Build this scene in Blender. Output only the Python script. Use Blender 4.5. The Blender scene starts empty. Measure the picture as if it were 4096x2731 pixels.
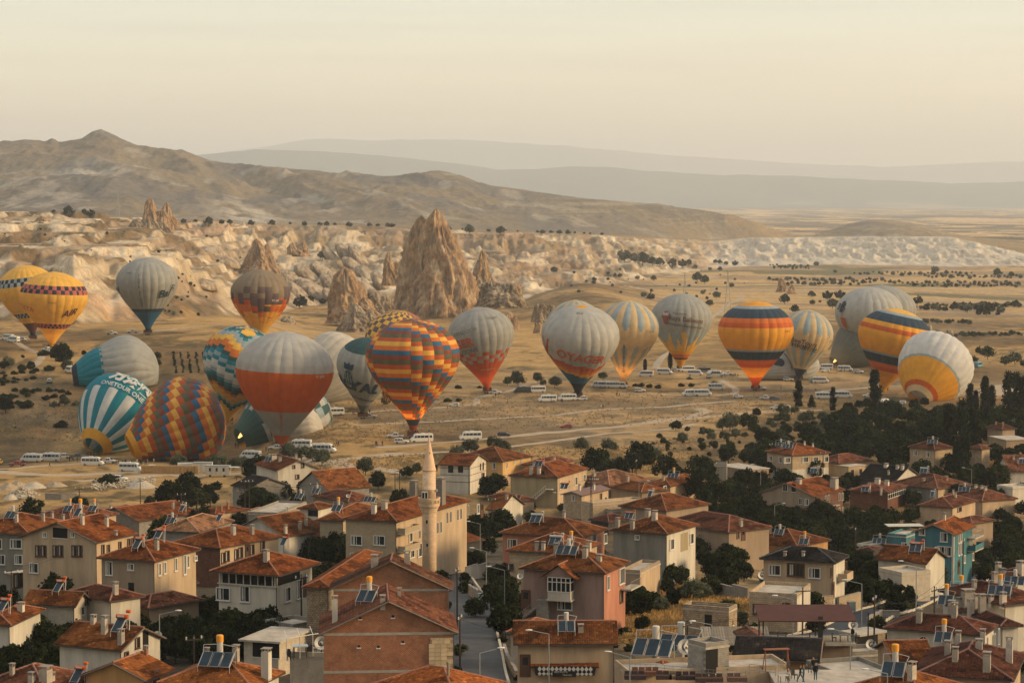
import bpy, bmesh, math, random
import numpy as np
from mathutils import Vector, Matrix
R = math.radians
random.seed(7)
S = bpy.context.scene
COL = S.collection
# ---------------------------------------------------------------- camera
F = 9671.0            # focal length in photograph pixels (85 mm on a 36 mm frame, 4096 px wide)
PITCH = math.atan(585.5 / F)
CP, SP = math.cos(PITCH), math.sin(PITCH)
cam_d = bpy.data.cameras.new('camera'); cam_d.lens = 36.0 * F / 4096.0; cam_d.sensor_width = 36
cam_d.clip_start = 1; cam_d.clip_end = 90000
cam = bpy.data.objects.new('camera', cam_d); COL.objects.link(cam)
cam.location = (0,0,0); cam.rotation_euler = (R(90) - PITCH, 0,0)
S.camera = cam
# ---------------------------------------------------------------- sky, sun, exposure
SUN_AZ, SUN_EL = R(98), R(17)       # measured clockwise from the view direction (+Y)
w = bpy.data.worlds.new('World'); S.world = w; w.use_nodes = True
nt = w.node_tree; N = nt.nodes; L = nt.links
for n in list(N): N.remove(n)
out = N.new('ShaderNodeOutputWorld'); bg = N.new('ShaderNodeBackground'); L.new(bg.outputs[0], out.inputs[0])
sky = N.new('ShaderNodeTexSky'); sky.sky_type = 'NISHITA'; sky.sun_disc = False
sky.sun_elevation = SUN_EL; sky.sun_rotation = SUN_AZ; sky.dust_density = 4.0; sky.air_density = 1.0; sky.altitude = 1100
tc = N.new('ShaderNodeTexCoord'); sx = N.new('ShaderNodeSeparateXYZ'); L.new(tc.outputs['Generated'], sx.inputs[0])
ramp = N.new('ShaderNodeValToRGB'); L.new(sx.outputs[2], ramp.inputs[0])
cr = ramp.color_ramp
for p, c in ((0.0,(10,7.9,5.2)),(0.028,(10,8.1,5.4)),(0.05,(9.5,8.3,5.8)),(0.085,(7.8,7.9,6.4)),(0.2,(2.1,2.0,1.7)),(1.0,(.42,.48,.5))):
 e = cr.elements.new(p); e.color = (c[0] / 10, c[1] / 10, c[2] / 10,1)
while len(cr.elements) > 6: cr.elements.remove(cr.elements[0] if cr.elements[0].position == 0 and cr.elements[0].color[0] == 0 else cr.elements[-1])
sc = N.new('ShaderNodeVectorMath'); sc.operation = 'SCALE'; sc.inputs[3].default_value = 11.8; L.new(ramp.outputs[0], sc.inputs[0])
# faint streaks of high cloud low over the horizon
mp = N.new('ShaderNodeMapping'); mp.inputs['Scale'].default_value = (3,3,60); L.new(tc.outputs['Generated'], mp.inputs[0])
cn = N.new('ShaderNodeTexNoise'); cn.inputs['Scale'].default_value = 2.3; cn.inputs['Detail'].default_value = 6; L.new(mp.outputs[0], cn.inputs[0])
cm = N.new('ShaderNodeMapRange'); cm.inputs[1].default_value = 0.45; cm.inputs[2].default_value = 0.75; cm.inputs[3].default_value = 1.0; cm.inputs[4].default_value = 0.90
L.new(cn.outputs[0], cm.inputs[0])
s2 = N.new('ShaderNodeVectorMath'); s2.operation = 'SCALE'; L.new(sc.outputs[0], s2.inputs[0]); L.new(cm.outputs[0], s2.inputs[3])
mx = N.new('ShaderNodeMix'); mx.data_type = 'RGBA'; mx.inputs[0].default_value = 0.8
L.new(sky.outputs[0], mx.inputs[6]); L.new(s2.outputs[0], mx.inputs[7]); L.new(mx.outputs[2], bg.inputs[0])
bg.inputs[1].default_value = 0.1
sun_d = bpy.data.lights.new('sun', 'SUN'); sun_d.energy = 3.8; sun_d.angle = R(14); sun_d.color = (1.0,0.73,0.42)
sun = bpy.data.objects.new('sun', sun_d); COL.objects.link(sun)
sd = Vector((math.sin(SUN_AZ) * math.cos(SUN_EL), math.cos(SUN_AZ) * math.cos(SUN_EL), math.sin(SUN_EL)))
sun.rotation_euler = sd.to_track_quat('Z', 'Y').to_euler()
S.view_settings.view_transform = 'Standard'; S.view_settings.look = 'None'; S.view_settings.gamma = 1
S.view_settings.exposure = 0.27; S.view_settings.use_curve_mapping = False
S.cycles.max_bounces = 3; S.cycles.diffuse_bounces = 1; S.cycles.glossy_bounces = 2; S.cycles.transmission_bounces = 2
S.cycles.volume_bounces = 1; S.cycles.transparent_max_bounces = 6; S.cycles.use_denoising = True
S.cycles.caustics_reflective = False; S.cycles.caustics_refractive = False
# ---------------------------------------------------------------- helpers
def proj(p):
 x, y, z = p; d = y * CP - z * SP
 return 2048 + F * x / d, 1365.5 - F * (z * CP + y * SP) / d
def ray(px, py):
 u = (px - 2048) / F; v = -(py - 1365.5) / F
 return Vector((u, CP + v * SP, -SP + v * CP)).normalized()
def perm2(seed):
 r = np.random.RandomState(seed); return r.permutation(256), r.rand(256)
_pt = {}
def vnoise(x, y, seed=0):
 if seed not in _pt: _pt[seed] = perm2(seed)
 P, V = _pt[seed]
 x = np.asarray(x, float); y = np.asarray(y, float)
 xi = np.floor(x).astype(np.int64); yi = np.floor(y).astype(np.int64)
 fx = x - xi; fy = y - yi; fx = fx * fx * (3 - 2 * fx); fy = fy * fy * (3 - 2 * fy)
 def h(a, b): return V[(P[a & 255] + b) & 255]
 def h2(a, b): return V[P[(P[a & 255] + b) & 255]]
 a = h2(xi, yi); b = h2(xi + 1, yi); c = h2(xi, yi + 1); d = h2(xi + 1, yi + 1)
 return (a + (b - a) * fx) * (1 - fy) + (c + (d - c) * fx) * fy
def fbm(x, y, seed=0, o=4, g=0.5):
 s = 0; a = 1; t = 0; k = 1.0
 for i in range(o):
  s = s + a * vnoise(x * k + i * 17.3, y * k + i * 9.1, seed + i); t += a; a *= g; k *= 2.03
 return s / t
def ridged(x, y, seed=0, o=3):
 s = 0; a = 1; t = 0; k = 1.0
 for i in range(o):
  s = s + a * (1 - np.abs(2 * vnoise(x * k + i * 7.3, y * k + 3.1 * i, seed + i) - 1)); t += a; a *= .5; k *= 2.1
 return s / t
def sstep(a, b, x):
 t = np.clip((x - a) / (b - a),0,1); return t * t * (3 - 2 * t)
# ---- materials
def new_mat(name):
 m = bpy.data.materials.new(name); m.use_nodes = True; nt = m.node_tree
 for n in list(nt.nodes): nt.nodes.remove(n)
 o = nt.nodes.new('ShaderNodeOutputMaterial'); b = nt.nodes.new('ShaderNodeBsdfPrincipled')
 nt.links.new(b.outputs[0], o.inputs[0]); b.inputs['Roughness'].default_value = .85
 b.inputs['Specular IOR Level'].default_value = .25
 return m, nt, b, o
MATS = {}
def mat(name, c, rough=.85, metal=0, var=0.12, scale=1.0, bump=0, emit=None, estr=1, spec=.25, attr=False, objvar=0.0, streak=False, c2=None):
 """plain coloured surface with dirt and wear of its own: noise-mottled base colour, optional bump"""
 if name in MATS: return MATS[name]
 if streak: c = (c[0] * .86, c[1] * .84, c[2] * .80)
 m, nt, b, o = new_mat(name); n = nt.nodes.new; l = nt.links.new
 b.inputs['Roughness'].default_value = rough; b.inputs['Metallic'].default_value = metal; b.inputs['Specular IOR Level'].default_value = spec
 if attr:
  a = n('ShaderNodeAttribute'); a.attribute_name = 'Col'; src = a.outputs[0]
 else:
  a = n('ShaderNodeRGB'); a.outputs[0].default_value = (*c, 1); src = a.outputs[0]
 if var > 0 or bump:
  t = n('ShaderNodeTexCoord'); mp = n('ShaderNodeMapping'); l(t.outputs['Object'], mp.inputs[0])
  if streak: var *= 1.5; mp.inputs['Scale'].default_value = (1,1,.18)
  z = n('ShaderNodeTexNoise'); z.inputs['Scale'].default_value = scale; z.inputs['Detail'].default_value = 5; z.inputs['Roughness'].default_value = .65
  l(mp.outputs[0], z.inputs[0])
  if c2:
   r = n('ShaderNodeMapRange'); r.inputs[1].default_value = .42; r.inputs[2].default_value = .62; l(z.outputs[0], r.inputs[0])
   x = n('ShaderNodeMix'); x.data_type = 'RGBA'; l(r.outputs[0], x.inputs[0]); l(src, x.inputs[6]); x.inputs[7].default_value = (*c2,1); src = x.outputs[2]
  r = n('ShaderNodeMapRange'); r.inputs[1].default_value = .3; r.inputs[2].default_value = .7; r.inputs[3].default_value = 1 - var; r.inputs[4].default_value = 1 + var
  l(z.outputs[0], r.inputs[0]); s = n('ShaderNodeVectorMath'); s.operation = 'SCALE'; l(src, s.inputs[0]); l(r.outputs[0], s.inputs[3]); src = s.outputs[0]
  if bump:
   bp = n('ShaderNodeBump'); bp.inputs['Strength'].default_value = bump; bp.inputs['Distance'].default_value = .1; l(z.outputs[0], bp.inputs['Height']); l(bp.outputs[0], b.inputs['Normal'])
 if objvar:
  oi = n('ShaderNodeObjectInfo'); r = n('ShaderNodeMapRange'); r.inputs[3].default_value = 1 - objvar; r.inputs[4].default_value = 1 + objvar
  l(oi.outputs['Random'], r.inputs[0]); s = n('ShaderNodeVectorMath'); s.operation = 'SCALE'; l(src, s.inputs[0]); l(r.outputs[0], s.inputs[3]); src = s.outputs[0]
 l(src, b.inputs['Base Color'])
 if emit: b.inputs['Emission Color'].default_value = (*emit, 1); b.inputs['Emission Strength'].default_value = estr
 MATS[name] = m; return m
# ---- mesh builder: collects polygons with a material slot each
class MB:
 def __init__(s): s.v = []; s.f = []; s.m = []
 def add(s, vs, fs, mi=0):
  o = len(s.v); s.v.extend([tuple(v) for v in vs]); s.f.extend([tuple(i + o for i in f) for f in fs]); s.m.extend([mi] * len(fs)); return s
 def box(s, c, d, mi=0, M=None, rz=0):
  cx, cy, cz = c; x, y, z = d[0] / 2, d[1] / 2, d[2] / 2
  vs = [Vector((a, b, e)) for a in (-x, x) for b in (-y, y) for e in (-z, z)]
  if rz: q = Matrix.Rotation(rz, 3, 'Z'); vs = [q @ v for v in vs]
  vs = [v + Vector(c) for v in vs]
  if M is not None: vs = [M @ v for v in vs]
  return s.add(vs, [(0,1,3,2),(4,6,7,5),(0,4,5,1),(2,3,7,6),(0,2,6,4),(1,5,7,3)], mi)
 def tube(s, a, b, r0, r1=None, n=8, mi=0, caps=True):
  a = Vector(a); b = Vector(b); r1 = r0 if r1 is None else r1; d = (b - a)
  if d.length < 1e-6: return s
  q = d.to_track_quat('Z', 'Y'); vs = []
  for p, r in ((a, r0),(b, r1)):
   for i in range(n):
    t = 2 * math.pi * i / n; vs.append(p + q @ Vector((r * math.cos(t), r * math.sin(t),0)))
  fs = [(i, (i + 1) % n, n + (i + 1) % n, n + i) for i in range(n)]
  if caps: fs += [tuple(range(n - 1,-1,-1)), tuple(range(n, 2 * n))]
  return s.add(vs, fs, mi)
 def lathe(s, pr, n=16, mi=0, c=(0,0,0), sx=1, sy=1):
  vs = [(c[0] + r * math.cos(2 * math.pi * i / n) * sx, c[1] + r * math.sin(2 * math.pi * i / n) * sy, c[2] + z) for r, z in pr for i in range(n)]
  fs = [(k * n + i, k * n + (i + 1) % n, (k + 1) * n + (i + 1) % n, (k + 1) * n + i) for k in range(len(pr) - 1) for i in range(n)]
  fs += [tuple(range(n - 1,-1,-1)), tuple((len(pr) - 1) * n + i for i in range(n))]
  return s.add(vs, fs, mi)
 def prism(s, poly, y0, y1, mi=0):   # polygon in x,z extruded along y
  n = len(poly); vs = [(x, y0, z) for x, z in poly] + [(x, y1, z) for x, z in poly]
  return s.add(vs, [tuple(range(n)), tuple(range(2 * n - 1, n - 1,-1))] + [(i, n + i, n + (i + 1) % n, (i + 1) % n) for i in range(n)], mi)
 def mesh(s, name, mats, smooth=False):
  me = bpy.data.meshes.new(name); me.from_pydata(s.v, [], s.f)
  for m in (mats if isinstance(mats, (list, tuple)) else [mats]): me.materials.append(m)
  if any(s.m): me.polygons.foreach_set('material_index', s.m)
  if smooth: me.polygons.foreach_set('use_smooth', [True] * len(s.f))
  me.update(); return me
 def build(s, name, mats, parent=None, smooth=False, label=None):
  o = bpy.data.objects.new(name, s.mesh(name, mats, smooth)); COL.objects.link(o)
  if parent is not None: o.parent = parent
  if label: o['label'] = label
  return o
def obj(name, me, parent=None):
 o = bpy.data.objects.new(name, me); COL.objects.link(o)
 if parent is not None: o.parent = parent
 return o
def tag(o, label=None, cat=None, group=None, kind=None):
 for k, v in (('label', label),('category', cat),('group', group),('kind', kind)):
  if v: o[k] = v
 return o
def thing(name, loc, rz=0, label=None, cat=None, group=None):
 o = bpy.data.objects.new(name, None); o.empty_display_size = .1; COL.objects.link(o); o.location = loc; o.rotation_euler = (0,0, rz)
 return tag(o, label, cat, group)
KIDS = {}
def copy_thing(o, loc, rz=0, scale=1.0, label=None, group=None, sc3=None):
 c = o.copy(); COL.objects.link(c); c.location = loc; c.rotation_euler = (0,0, rz)
 c.scale = sc3 if sc3 else (scale,) * 3
 if o.name not in KIDS: KIDS[o.name] = [(k, list(k.children)) for k in o.children]
 for k, gs in KIDS[o.name]:
  d = k.copy(); COL.objects.link(d); d.parent = c
  for g in gs:
   e = g.copy(); COL.objects.link(e); e.parent = d
 if label: c['label'] = label
 if group: c['group'] = group
 return c
AUTO = []   # (object, phrase) whose labels are completed at the end from what stands round them
def auto(o, phrase): AUTO.append((o, phrase)); return o
MARKS = []  # landmarks (x, y, name) used by those labels
# ---------------------------------------------------------------- terrain (one sheet, fan-shaped grid seen from the hill)
Yk = [60,150,230,300,350,420,510,600,700,850,1000,1200,1500,2000,2600,3300,4500,6500,9000,14000,20000,60000]
Hk = [46,50,53,56.5,60,66,74,76,74.5,77,80,83,87,91,95,99,104,109,114,119,121,124]
Yl = [60,510,600,700,790,850,890,1010,1090,1250,1400,1700,2200]
Hl = [46,74,78,81.5,85.5,79,70.5,64.5,63.5,66,70,84,92]
Ak = [-900,0,300,500,700,1000,1200,1400,1600,1900,2100,2300,2500,2700,2850,3000,3400,3800,4100,5000]
Fk = [1290,1280,1240,1290,1400,1700,1950,1950,1980,1980,2100,2300,2600,2950,3200,3400,3500,3400,3400,3400]
Tk = [2700,2700,2700,2700,2800,2900,3000,3000,3000,3100,3200,3300,3500,3750,4000,4100,4150,4100,4000,4000]
tk = [846,846,848,868,885,893,897,900,905,922,928,933,943,955,962,950,945,945,1015,1030]
ridge_px = [(-900,600),(0,576),(26,568),(60,573),(105,564),(120,567),(190,572),(214,560),(226,565),(240,579),(331,562),(374,532),(409,520),(452,538),(575,598),(618,607),(661,600),(688,606),(731,600),(836,642),(888,651),(975,660),(1132,671),(1250,682),(1358,694),(1389,682),(1419,695),(1532,706),(1637,700),(1759,688),(1846,703),(1933,738),(2090,759),(2333,794),(2577,818),(2786,836),(2926,860),(3030,890),(3120,925),(3240,948),(3330,915),(3400,893),(3480,879),(3600,884),(3700,903),(3780,928),(3900,950),(4100,965),(5000,985)]
rx, ry = zip(*ridge_px)
rsx = np.arange(-900,5000,20.); rsy = np.interp(rsx, rx, ry); _s = np.exp(-np.linspace(-2,2,23) ** 2); rsy = np.convolve(np.pad(rsy, 11, 'edge'), _s / _s.sum(), 'valid')
HORIZ = 780.0
def zpix(py, Y):     # height that shows at photograph row py when it stands Y metres away
 return -(py - HORIZ) * Y / F
def base_h(Y): return -np.interp(np.log(Y), np.log(Yk), Hk)
def terrain(A, Y):
 """height and zone weights; A = azimuth as a photograph column, Y = metres ahead"""
 A = np.asarray(A, float); Y = np.asarray(Y, float); X = (A - 2048) / F * Y
 b = base_h(Y)
 b = b + (-np.interp(Y, Yl, Hl) - b) * (1 - sstep(880,1350, A)) * sstep(450,620, Y) * (1 - sstep(1900,2300, Y))
 b = b + sstep(500,2500, Y) * 9 * (fbm(X / 260, Y / 330,11,4) - .5) + (fbm(X / 18, Y / 25,5,3) - .5) * 1.2 * sstep(300,900, Y)
 b = b - 3.5 * sstep(2800,3200, A) * sstep(380,460, Y) * (1 - sstep(620,760, Y))
 # the knoll behind the middle balloons
 b = b + 13 * np.exp(-((A - 2330) / 230) ** 2 - ((Y - 2050) / 300) ** 2) + 7 * np.exp(-((A - 2560) / 200) ** 2 - ((Y - 1750) / 160) ** 2)
 Yf = np.interp(A, Ak, Fk) + 150 * (fbm(A / 160, A * 0,31,3) - .5); Yt = np.interp(A, Ak, Tk)
 zt = zpix(np.interp(A, Ak, tk), Yt)
 zf = base_h(Yf); zf = zf + (-np.interp(Yf, Yl, Hl) - zf) * (1 - sstep(880,1350, A))
 t = (Y - Yf) / (Yt - Yf)
 wl = 1 - sstep(600,1050, A); wr = sstep(1900,2300, A); wm = 1 - wl - wr
 wob = (fbm(X / 70, Y / 110,21,3) - .5) * .16 * (t > 0)
 tt = np.clip(t + wob * np.clip(t * 8,0,1) * np.clip((1 - t) * 8,0,1),0,1)
 pl = np.interp(tt, [0,.07,.105,.14,.3,.42,.5,.8,1], [0,.27,.36,.62,.70,.72,.83,.93,1])
 pm = np.interp(tt, [0,.08,.3,.5,.6,.74,.82,1], [0,.1,.38,.5,.56,.6,.90,1])
 pr = np.interp(tt, [0,.2,.6,.9,1], [0,.13,.55,.93,1])
 p = wl * pl + wm * pm + wr * pr
 env = np.clip(t * 5,0,1) * np.clip((1 - t) * 9,0,1)
 slope = zf + (zt - zf) * p
 flute = ridged(X / 26, Y / 170,41,3)
 lump = ridged(X / 34 + Y / 300, Y / 60,47,3)
 lm = sstep(.35,.75, flute)
 right = sstep(2750,2950, A)
 amp = wl * 5 + wm * 6 + wr * 11 + right * 4 + wl * 22 * np.exp(-((t - .10) / .05) ** 2) + wm * 22 * np.exp(-((t - .78) / .07) ** 2)
 slope = slope + env * ((flute - .72) * amp * 1.4 + wm * (lump - .6) * 10 * sstep(0,.1, t) + (fbm(X / 9, Y / 14,51,3) - .5) * (5.0 - 3 * right) + (ridged(X / 13, Y / 40,57,2) - .7) * 3.5 * (1 - right * .6) + (fbm(X / 60, Y / 90,52,3) - .5) * 9 * (wl + wm))
 slope = slope + env * 1.5 * np.sin(slope * 1.05 + fbm(X / 120, Y / 120,58,2) * 5) * (t > 0) * (t < 1)
 plate = zt - sstep(1,1.12, t) * 4
 ye = np.interp(A, rx, ry); ys = np.interp(A, rsx, rsy); Ym = np.interp(A, [0,2900,3150,5000], [4700,4500,5400,5600]); zr = zpix(ye, Ym)
 Yb = Yt + 260
 far = base_h(Y)
 plate = plate + (far - plate) * sstep(2900,3200, A) * sstep(1.02,1.4, t)
 m = (Y - Yb) / (Ym - Yb)
 zr = zr + (zpix(ys, Ym) - zr) * (1 - sstep(.72,.97, m)) * (A < 3000)
 mu = np.clip(m, 0,1)
 mp = mu * mu * (3 - 2 * mu) * .45 + mu ** 1.35 * .55
 zb = np.interp(A, [0,2900,3200], [1,1,0]) * (zt - 4) + np.interp(A, [0,2900,3200], [0,0,1]) * base_h(Ym)
 back = sstep(1,1.5, m)
 menv = np.clip(mu * 3,0,1) * np.clip((1 - mu) * 4.5,0.0,1)
 mount = zb + (zr - zb) * mp
 spur = ridged(X / 330 + Y / 900, Y / 800,61,4); fine = ridged(X / 60, Y / 90,67,3)
 mh = np.clip((zr - zb) / 90,0,1)
 mount = mount + menv * mh * ((spur - .62) * 75 + (fine - .6) * 11)
 mount = mount + (m > 0) * mh * (fbm(X / 14, Y / 20,71,3) - .5) * 3.5
 mount = mount + (far - 6 - mount) * back
 z = np.where(t < 0, b, np.where(t < 1, np.maximum(slope, -130), plate))
 bl = sstep(-.08,.02, t)
 z = np.where(t < 1, b * (1 - bl) + slope * bl, plate)
 z = np.where(m > 0, np.maximum(mount, np.where(back > 0, far, -999)), z)
 zone = dict(t=t, m=m, X=X, flute=flute, lump=lump, wl=wl, wm=wm, wr=wr, right=right, spur=spur, fine=fine, mh=mh)
 return z, zone
inner = np.linspace(-260,4360,861)
cols = np.concatenate([2048 - np.geomspace(14000,2390,46)[:-1], inner, 2048 + np.geomspace(2390,14000,46)[1:]])
rows = np.concatenate([np.linspace(60,200,8)[:-1], np.geomspace(200,1450,300)[:-1], np.linspace(1450,3400,330)[:-1], np.linspace(3400,5800,190)[:-1], np.geomspace(5800,58000,170)])
GA, GY = np.meshgrid(cols, rows)
GZ, zn = terrain(GA, GY)
GX = (GA - 2048) / F * GY
NR, NC = GZ.shape
def gz(x, y):
 """ground height at a place, read off the sheet itself"""
 a = 2048 + F * x / y
 j = min(max(np.searchsorted(cols, a) - 1,0), NC - 2); i = min(max(np.searchsorted(rows, y) - 1,0), NR - 2)
 u = (a - cols[j]) / (cols[j + 1] - cols[j]); v = (y - rows[i]) / (rows[i + 1] - rows[i])
 return float((GZ[i, j] * (1 - u) + GZ[i, j + 1] * u) * (1 - v) + (GZ[i + 1, j] * (1 - u) + GZ[i + 1, j + 1] * u) * v)
def hit(px, py, up=0.0, ymin=150, ymax=40000):
 """where the line of sight through a photograph pixel meets the ground raised by `up` metres"""
 a = float(px)
 for _ in range(4):
  j = min(max(np.searchsorted(cols, a) - 1,0), NC - 2); u = (a - cols[j]) / (cols[j + 1] - cols[j])
  z = GZ[:, j] * (1 - u) + GZ[:, j + 1] * u + up
  d = rows * CP - z * SP; pyr = 1365.5 - F * (z * CP + rows * SP) / d
  ok = np.nonzero((pyr <= py) & (rows >= ymin))[0]
  i = int(ok[0]) if len(ok) else NR - 1
  i = max(i, 1)
  q = (pyr[i - 1] - py) / (pyr[i - 1] - pyr[i]) if pyr[i - 1] != pyr[i] else 0; q = min(max(q, 0),1)
  Y = rows[i - 1] + (rows[i] - rows[i - 1]) * q; zz = z[i - 1] + (z[i] - z[i - 1]) * q
  D = Y * CP - zz * SP; x = (px - 2048) / F * D; a = 2048 + F * x / Y
 return Vector((x, Y, zz))
def ppm(p): return F / (p[1] * CP - p[2] * SP)   # photograph pixels per metre there
# ---- colours of the ground
def lerp(a, b, t): return a + (b - a) * t[..., None]
c3 = lambda *c: np.array(c)
X = zn['X']; t = zn['t']; m = zn['m']
n1 = fbm(X / 45, GY / 110,81,4); n2 = fbm(X / 7, GY / 16,85,4); n3 = fbm(X / 160, GY / 260,89,3)
straw = c3(.38,.232,.088); dry = c3(.18,.112,.048); brush = c3(.07,.056,.028); dust = c3(.40,.30,.19)
g = lerp(straw * np.ones(GZ.shape + (3,)), dry, sstep(.42,.62, n1))
g = lerp(g, brush, sstep(.50,.66, n2) * .75)
g = lerp(g, dust, sstep(.62,.75, n3) * .25)
# golden stubble slope behind the balloons
gold = np.exp(-((GA - 2100) / 900) ** 2) * sstep(950,1150, GY) * (1 - sstep(1550,1900, GY)) + np.exp(-((GA - 800) / 500) ** 2) * sstep(1050,1200, GY) * (1 - sstep(1400,1600, GY))
g = lerp(g, c3(.48,.29,.105), np.clip(gold, 0,1) * .75 * sstep(.25,.5, fbm(X / 20, GY / 60,155,4)))
# strips of fields out on the plain
q = np.log(GY) * 34 + (fbm(X / 700, GY / 900,93,3) - .5) * 9 + (GA / 4096) * 1.2
cell = np.floor(q); fr = q - cell; xc = np.floor(X / (120 + 60 * np.abs(np.sin(cell * 3.7))) + cell * 7.3)
hsh = np.modf(np.abs(np.sin(cell * 12.9898 + xc * 78.233) * 43758.5453))[0]
fc = np.where((hsh < .42)[..., None], c3(.52,.34,.15), np.where((hsh < .62)[..., None], c3(.34,.23,.13), np.where((hsh < .84)[..., None], c3(.44,.32,.19), c3(.15,.14,.07))))
fc = lerp(fc, brush, (fr < .10) * .55)
wf = sstep(1550,1900, GY) * sstep(2300,2800, GA) * (t < 0) + (GY > 4300) * (m > 1)
wf = np.where(t < 1.3, wf * (1 - sstep(-.02,.03, t)), wf)
g = lerp(g, fc * np.where(GY > 5000, np.where(hsh < .45,1.2,.35),1)[..., None], np.clip(wf, 0,1) * .85)
# tuff slopes
tuff = lerp(c3(.45,.34,.205) * np.ones(GZ.shape + (3,)), c3(.60,.48,.32), sstep(.35,.7, fbm(X / 30, GY / 60,101,4)))
tuff = lerp(tuff, c3(.40,.22,.12), sstep(.60,.78, fbm(X / 80, GY / 150,105,3)) * .55)
tuff = lerp(tuff, c3(.24,.155,.09),(1 - sstep(.5,.68, zn['flute'])) * .7)  # darker brown down in the gully troughs
tuff = lerp(tuff, c3(.54,.47,.36), zn['right'] * .75)
veg = sstep(.47,.58, fbm(X / 24, GY / 55,111,4)) * (zn['wl'] * .95 + zn['wm'] * .6 + zn['wr'] * .55) * (1 - zn['right'])
veg = veg * (1 - sstep(.105,.11, t) * (1 - sstep(.14,.16, t)) * zn['wl'])
tuff = lerp(tuff, lerp(dry * np.ones(GZ.shape + (3,)) * .85, brush, sstep(.5,.7, n2)), veg)
tuff = lerp(tuff, c3(.30,.20,.11), sstep(.58,.72, fbm(X / 90, GZ / 1.6,161,3)) * .45 * (1 - zn['right'] * .7))
w_t = sstep(-.03,.03, t + (n2 - .5) * .08) * (1 - sstep(1.0,1.1, t))
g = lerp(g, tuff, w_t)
# plateau top
pl_ = sstep(.965,.99, t) * (1 - zn['right'] * .6) * (1 - sstep(.9,1, m))
g = lerp(g, lerp(dry * np.ones(GZ.shape + (3,)), c3(.33,.24,.12), n2), pl_)
# brown hills
hill = lerp(c3(.21,.165,.11) * np.ones(GZ.shape + (3,)), c3(.16,.14,.115), sstep(.4,.62, fbm(X / 120, GY / 200,121,4)))
hill = lerp(hill, c3(.34,.29,.22), sstep(.60,.70, fbm(X / 55, GY / 110,125,5)) * .7)
hill = lerp(hill, c3(.10,.095,.08), sstep(.6,.72, fbm(X / 16, GY / 30,129,3)) * .5)
for (ax, ay, sxx, syy) in ((330,3900,170,150),(1000,3350,150,170)):
 hill = lerp(hill, c3(.42,.37,.29), np.exp(-((GA - ax) / sxx) ** 2 - ((GY - ay) / syy) ** 2) * sstep(.4,.5, fbm(X / 40, GY / 60,133,4)))
strat = sstep(.55,.7, fbm(X / 300, GZ / 2.2,141,3)) * sstep(2000,2400, GA) * sstep(.2,.4, m) * (1 - sstep(.95,1, m))
hill = lerp(hill, c3(.42,.33,.2), strat * .5)
wh = sstep(-.02,.04, m) * (1 - sstep(1.0,1.15, m)) * np.clip(zn['mh'] * 1.5,0,1)
g = lerp(g, hill, wh)
# village soil
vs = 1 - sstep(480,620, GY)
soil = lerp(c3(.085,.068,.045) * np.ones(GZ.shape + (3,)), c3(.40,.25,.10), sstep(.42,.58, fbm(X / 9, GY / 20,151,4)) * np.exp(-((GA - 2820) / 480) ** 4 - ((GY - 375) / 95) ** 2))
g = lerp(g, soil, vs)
vert = np.stack([GX, GY, GZ], -1).reshape(-1,3).astype(np.float32)
idx = (np.arange(NR - 1)[:, None] * NC + np.arange(NC - 1)[None]).ravel()
quads = np.stack([idx, idx + 1, idx + NC + 1, idx + NC], 1).astype(np.int32)
def grid_mesh(name, vert, quads, col=None, smooth=True):
 me = bpy.data.meshes.new(name); me.vertices.add(len(vert)); me.vertices.foreach_set('co', np.asarray(vert, np.float32).ravel())
 me.loops.add(quads.size); me.loops.foreach_set('vertex_index', quads.ravel())
 me.polygons.add(len(quads)); me.polygons.foreach_set('loop_start', np.arange(0, quads.size, quads.shape[1], dtype=np.int32))
 if smooth: me.polygons.foreach_set('use_smooth', np.ones(len(quads), bool))
 me.update(calc_edges=True)
 if col is not None:
  at = me.color_attributes.new('Col', 'FLOAT_COLOR', 'POINT'); c = np.ones((len(vert),4), np.float32); c[:, :3] = col.reshape(-1,3); at.data.foreach_set('color', c.ravel())
 return me
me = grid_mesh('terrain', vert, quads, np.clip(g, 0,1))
gm, nt, b, o = new_mat('ground'); n = nt.nodes.new; l = nt.links.new
a = n('ShaderNodeAttribute'); a.attribute_name = 'Col'; geo = n('ShaderNodeNewGeometry')
z1 = n('ShaderNodeTexNoise'); z1.inputs['Scale'].default_value = 1.1; z1.inputs['Detail'].default_value = 6; z1.inputs['Roughness'].default_value = .7; l(geo.outputs['Position'], z1.inputs[0])
z2 = n('ShaderNodeTexNoise'); z2.inputs['Scale'].default_value = .11; z2.inputs['Detail'].default_value = 7; z2.inputs['Roughness'].default_value = .7; l(geo.outputs['Position'], z2.inputs[0])
ma = n('ShaderNodeMath'); ma.operation = 'ADD'; l(z1.outputs[0], ma.inputs[0]); l(z2.outputs[0], ma.inputs[1])
mr = n('ShaderNodeMapRange'); mr.inputs[1].default_value = .7; mr.inputs[2].default_value = 1.3; mr.inputs[3].default_value = .45; mr.inputs[4].default_value = 1.45; l(ma.outputs[0], mr.inputs[0])
s_ = n('ShaderNodeVectorMath'); s_.operation = 'SCALE'; l(a.outputs[0], s_.inputs[0]); l(mr.outputs[0], s_.inputs[3]); l(s_.outputs[0], b.inputs['Base Color'])
bp = n('ShaderNodeBump'); bp.inputs['Strength'].default_value = .6; bp.inputs['Distance'].default_value = 1.2; l(ma.outputs[0], bp.inputs['Height']); l(bp.outputs[0], b.inputs['Normal'])
b.inputs['Roughness'].default_value = .95; b.inputs['Specular IOR Level'].default_value = .1
me.materials.append(gm)
ground = obj('ground', me); tag(ground, 'dry grass valley with eroded tuff slopes and brown hills', kind='structure')
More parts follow.
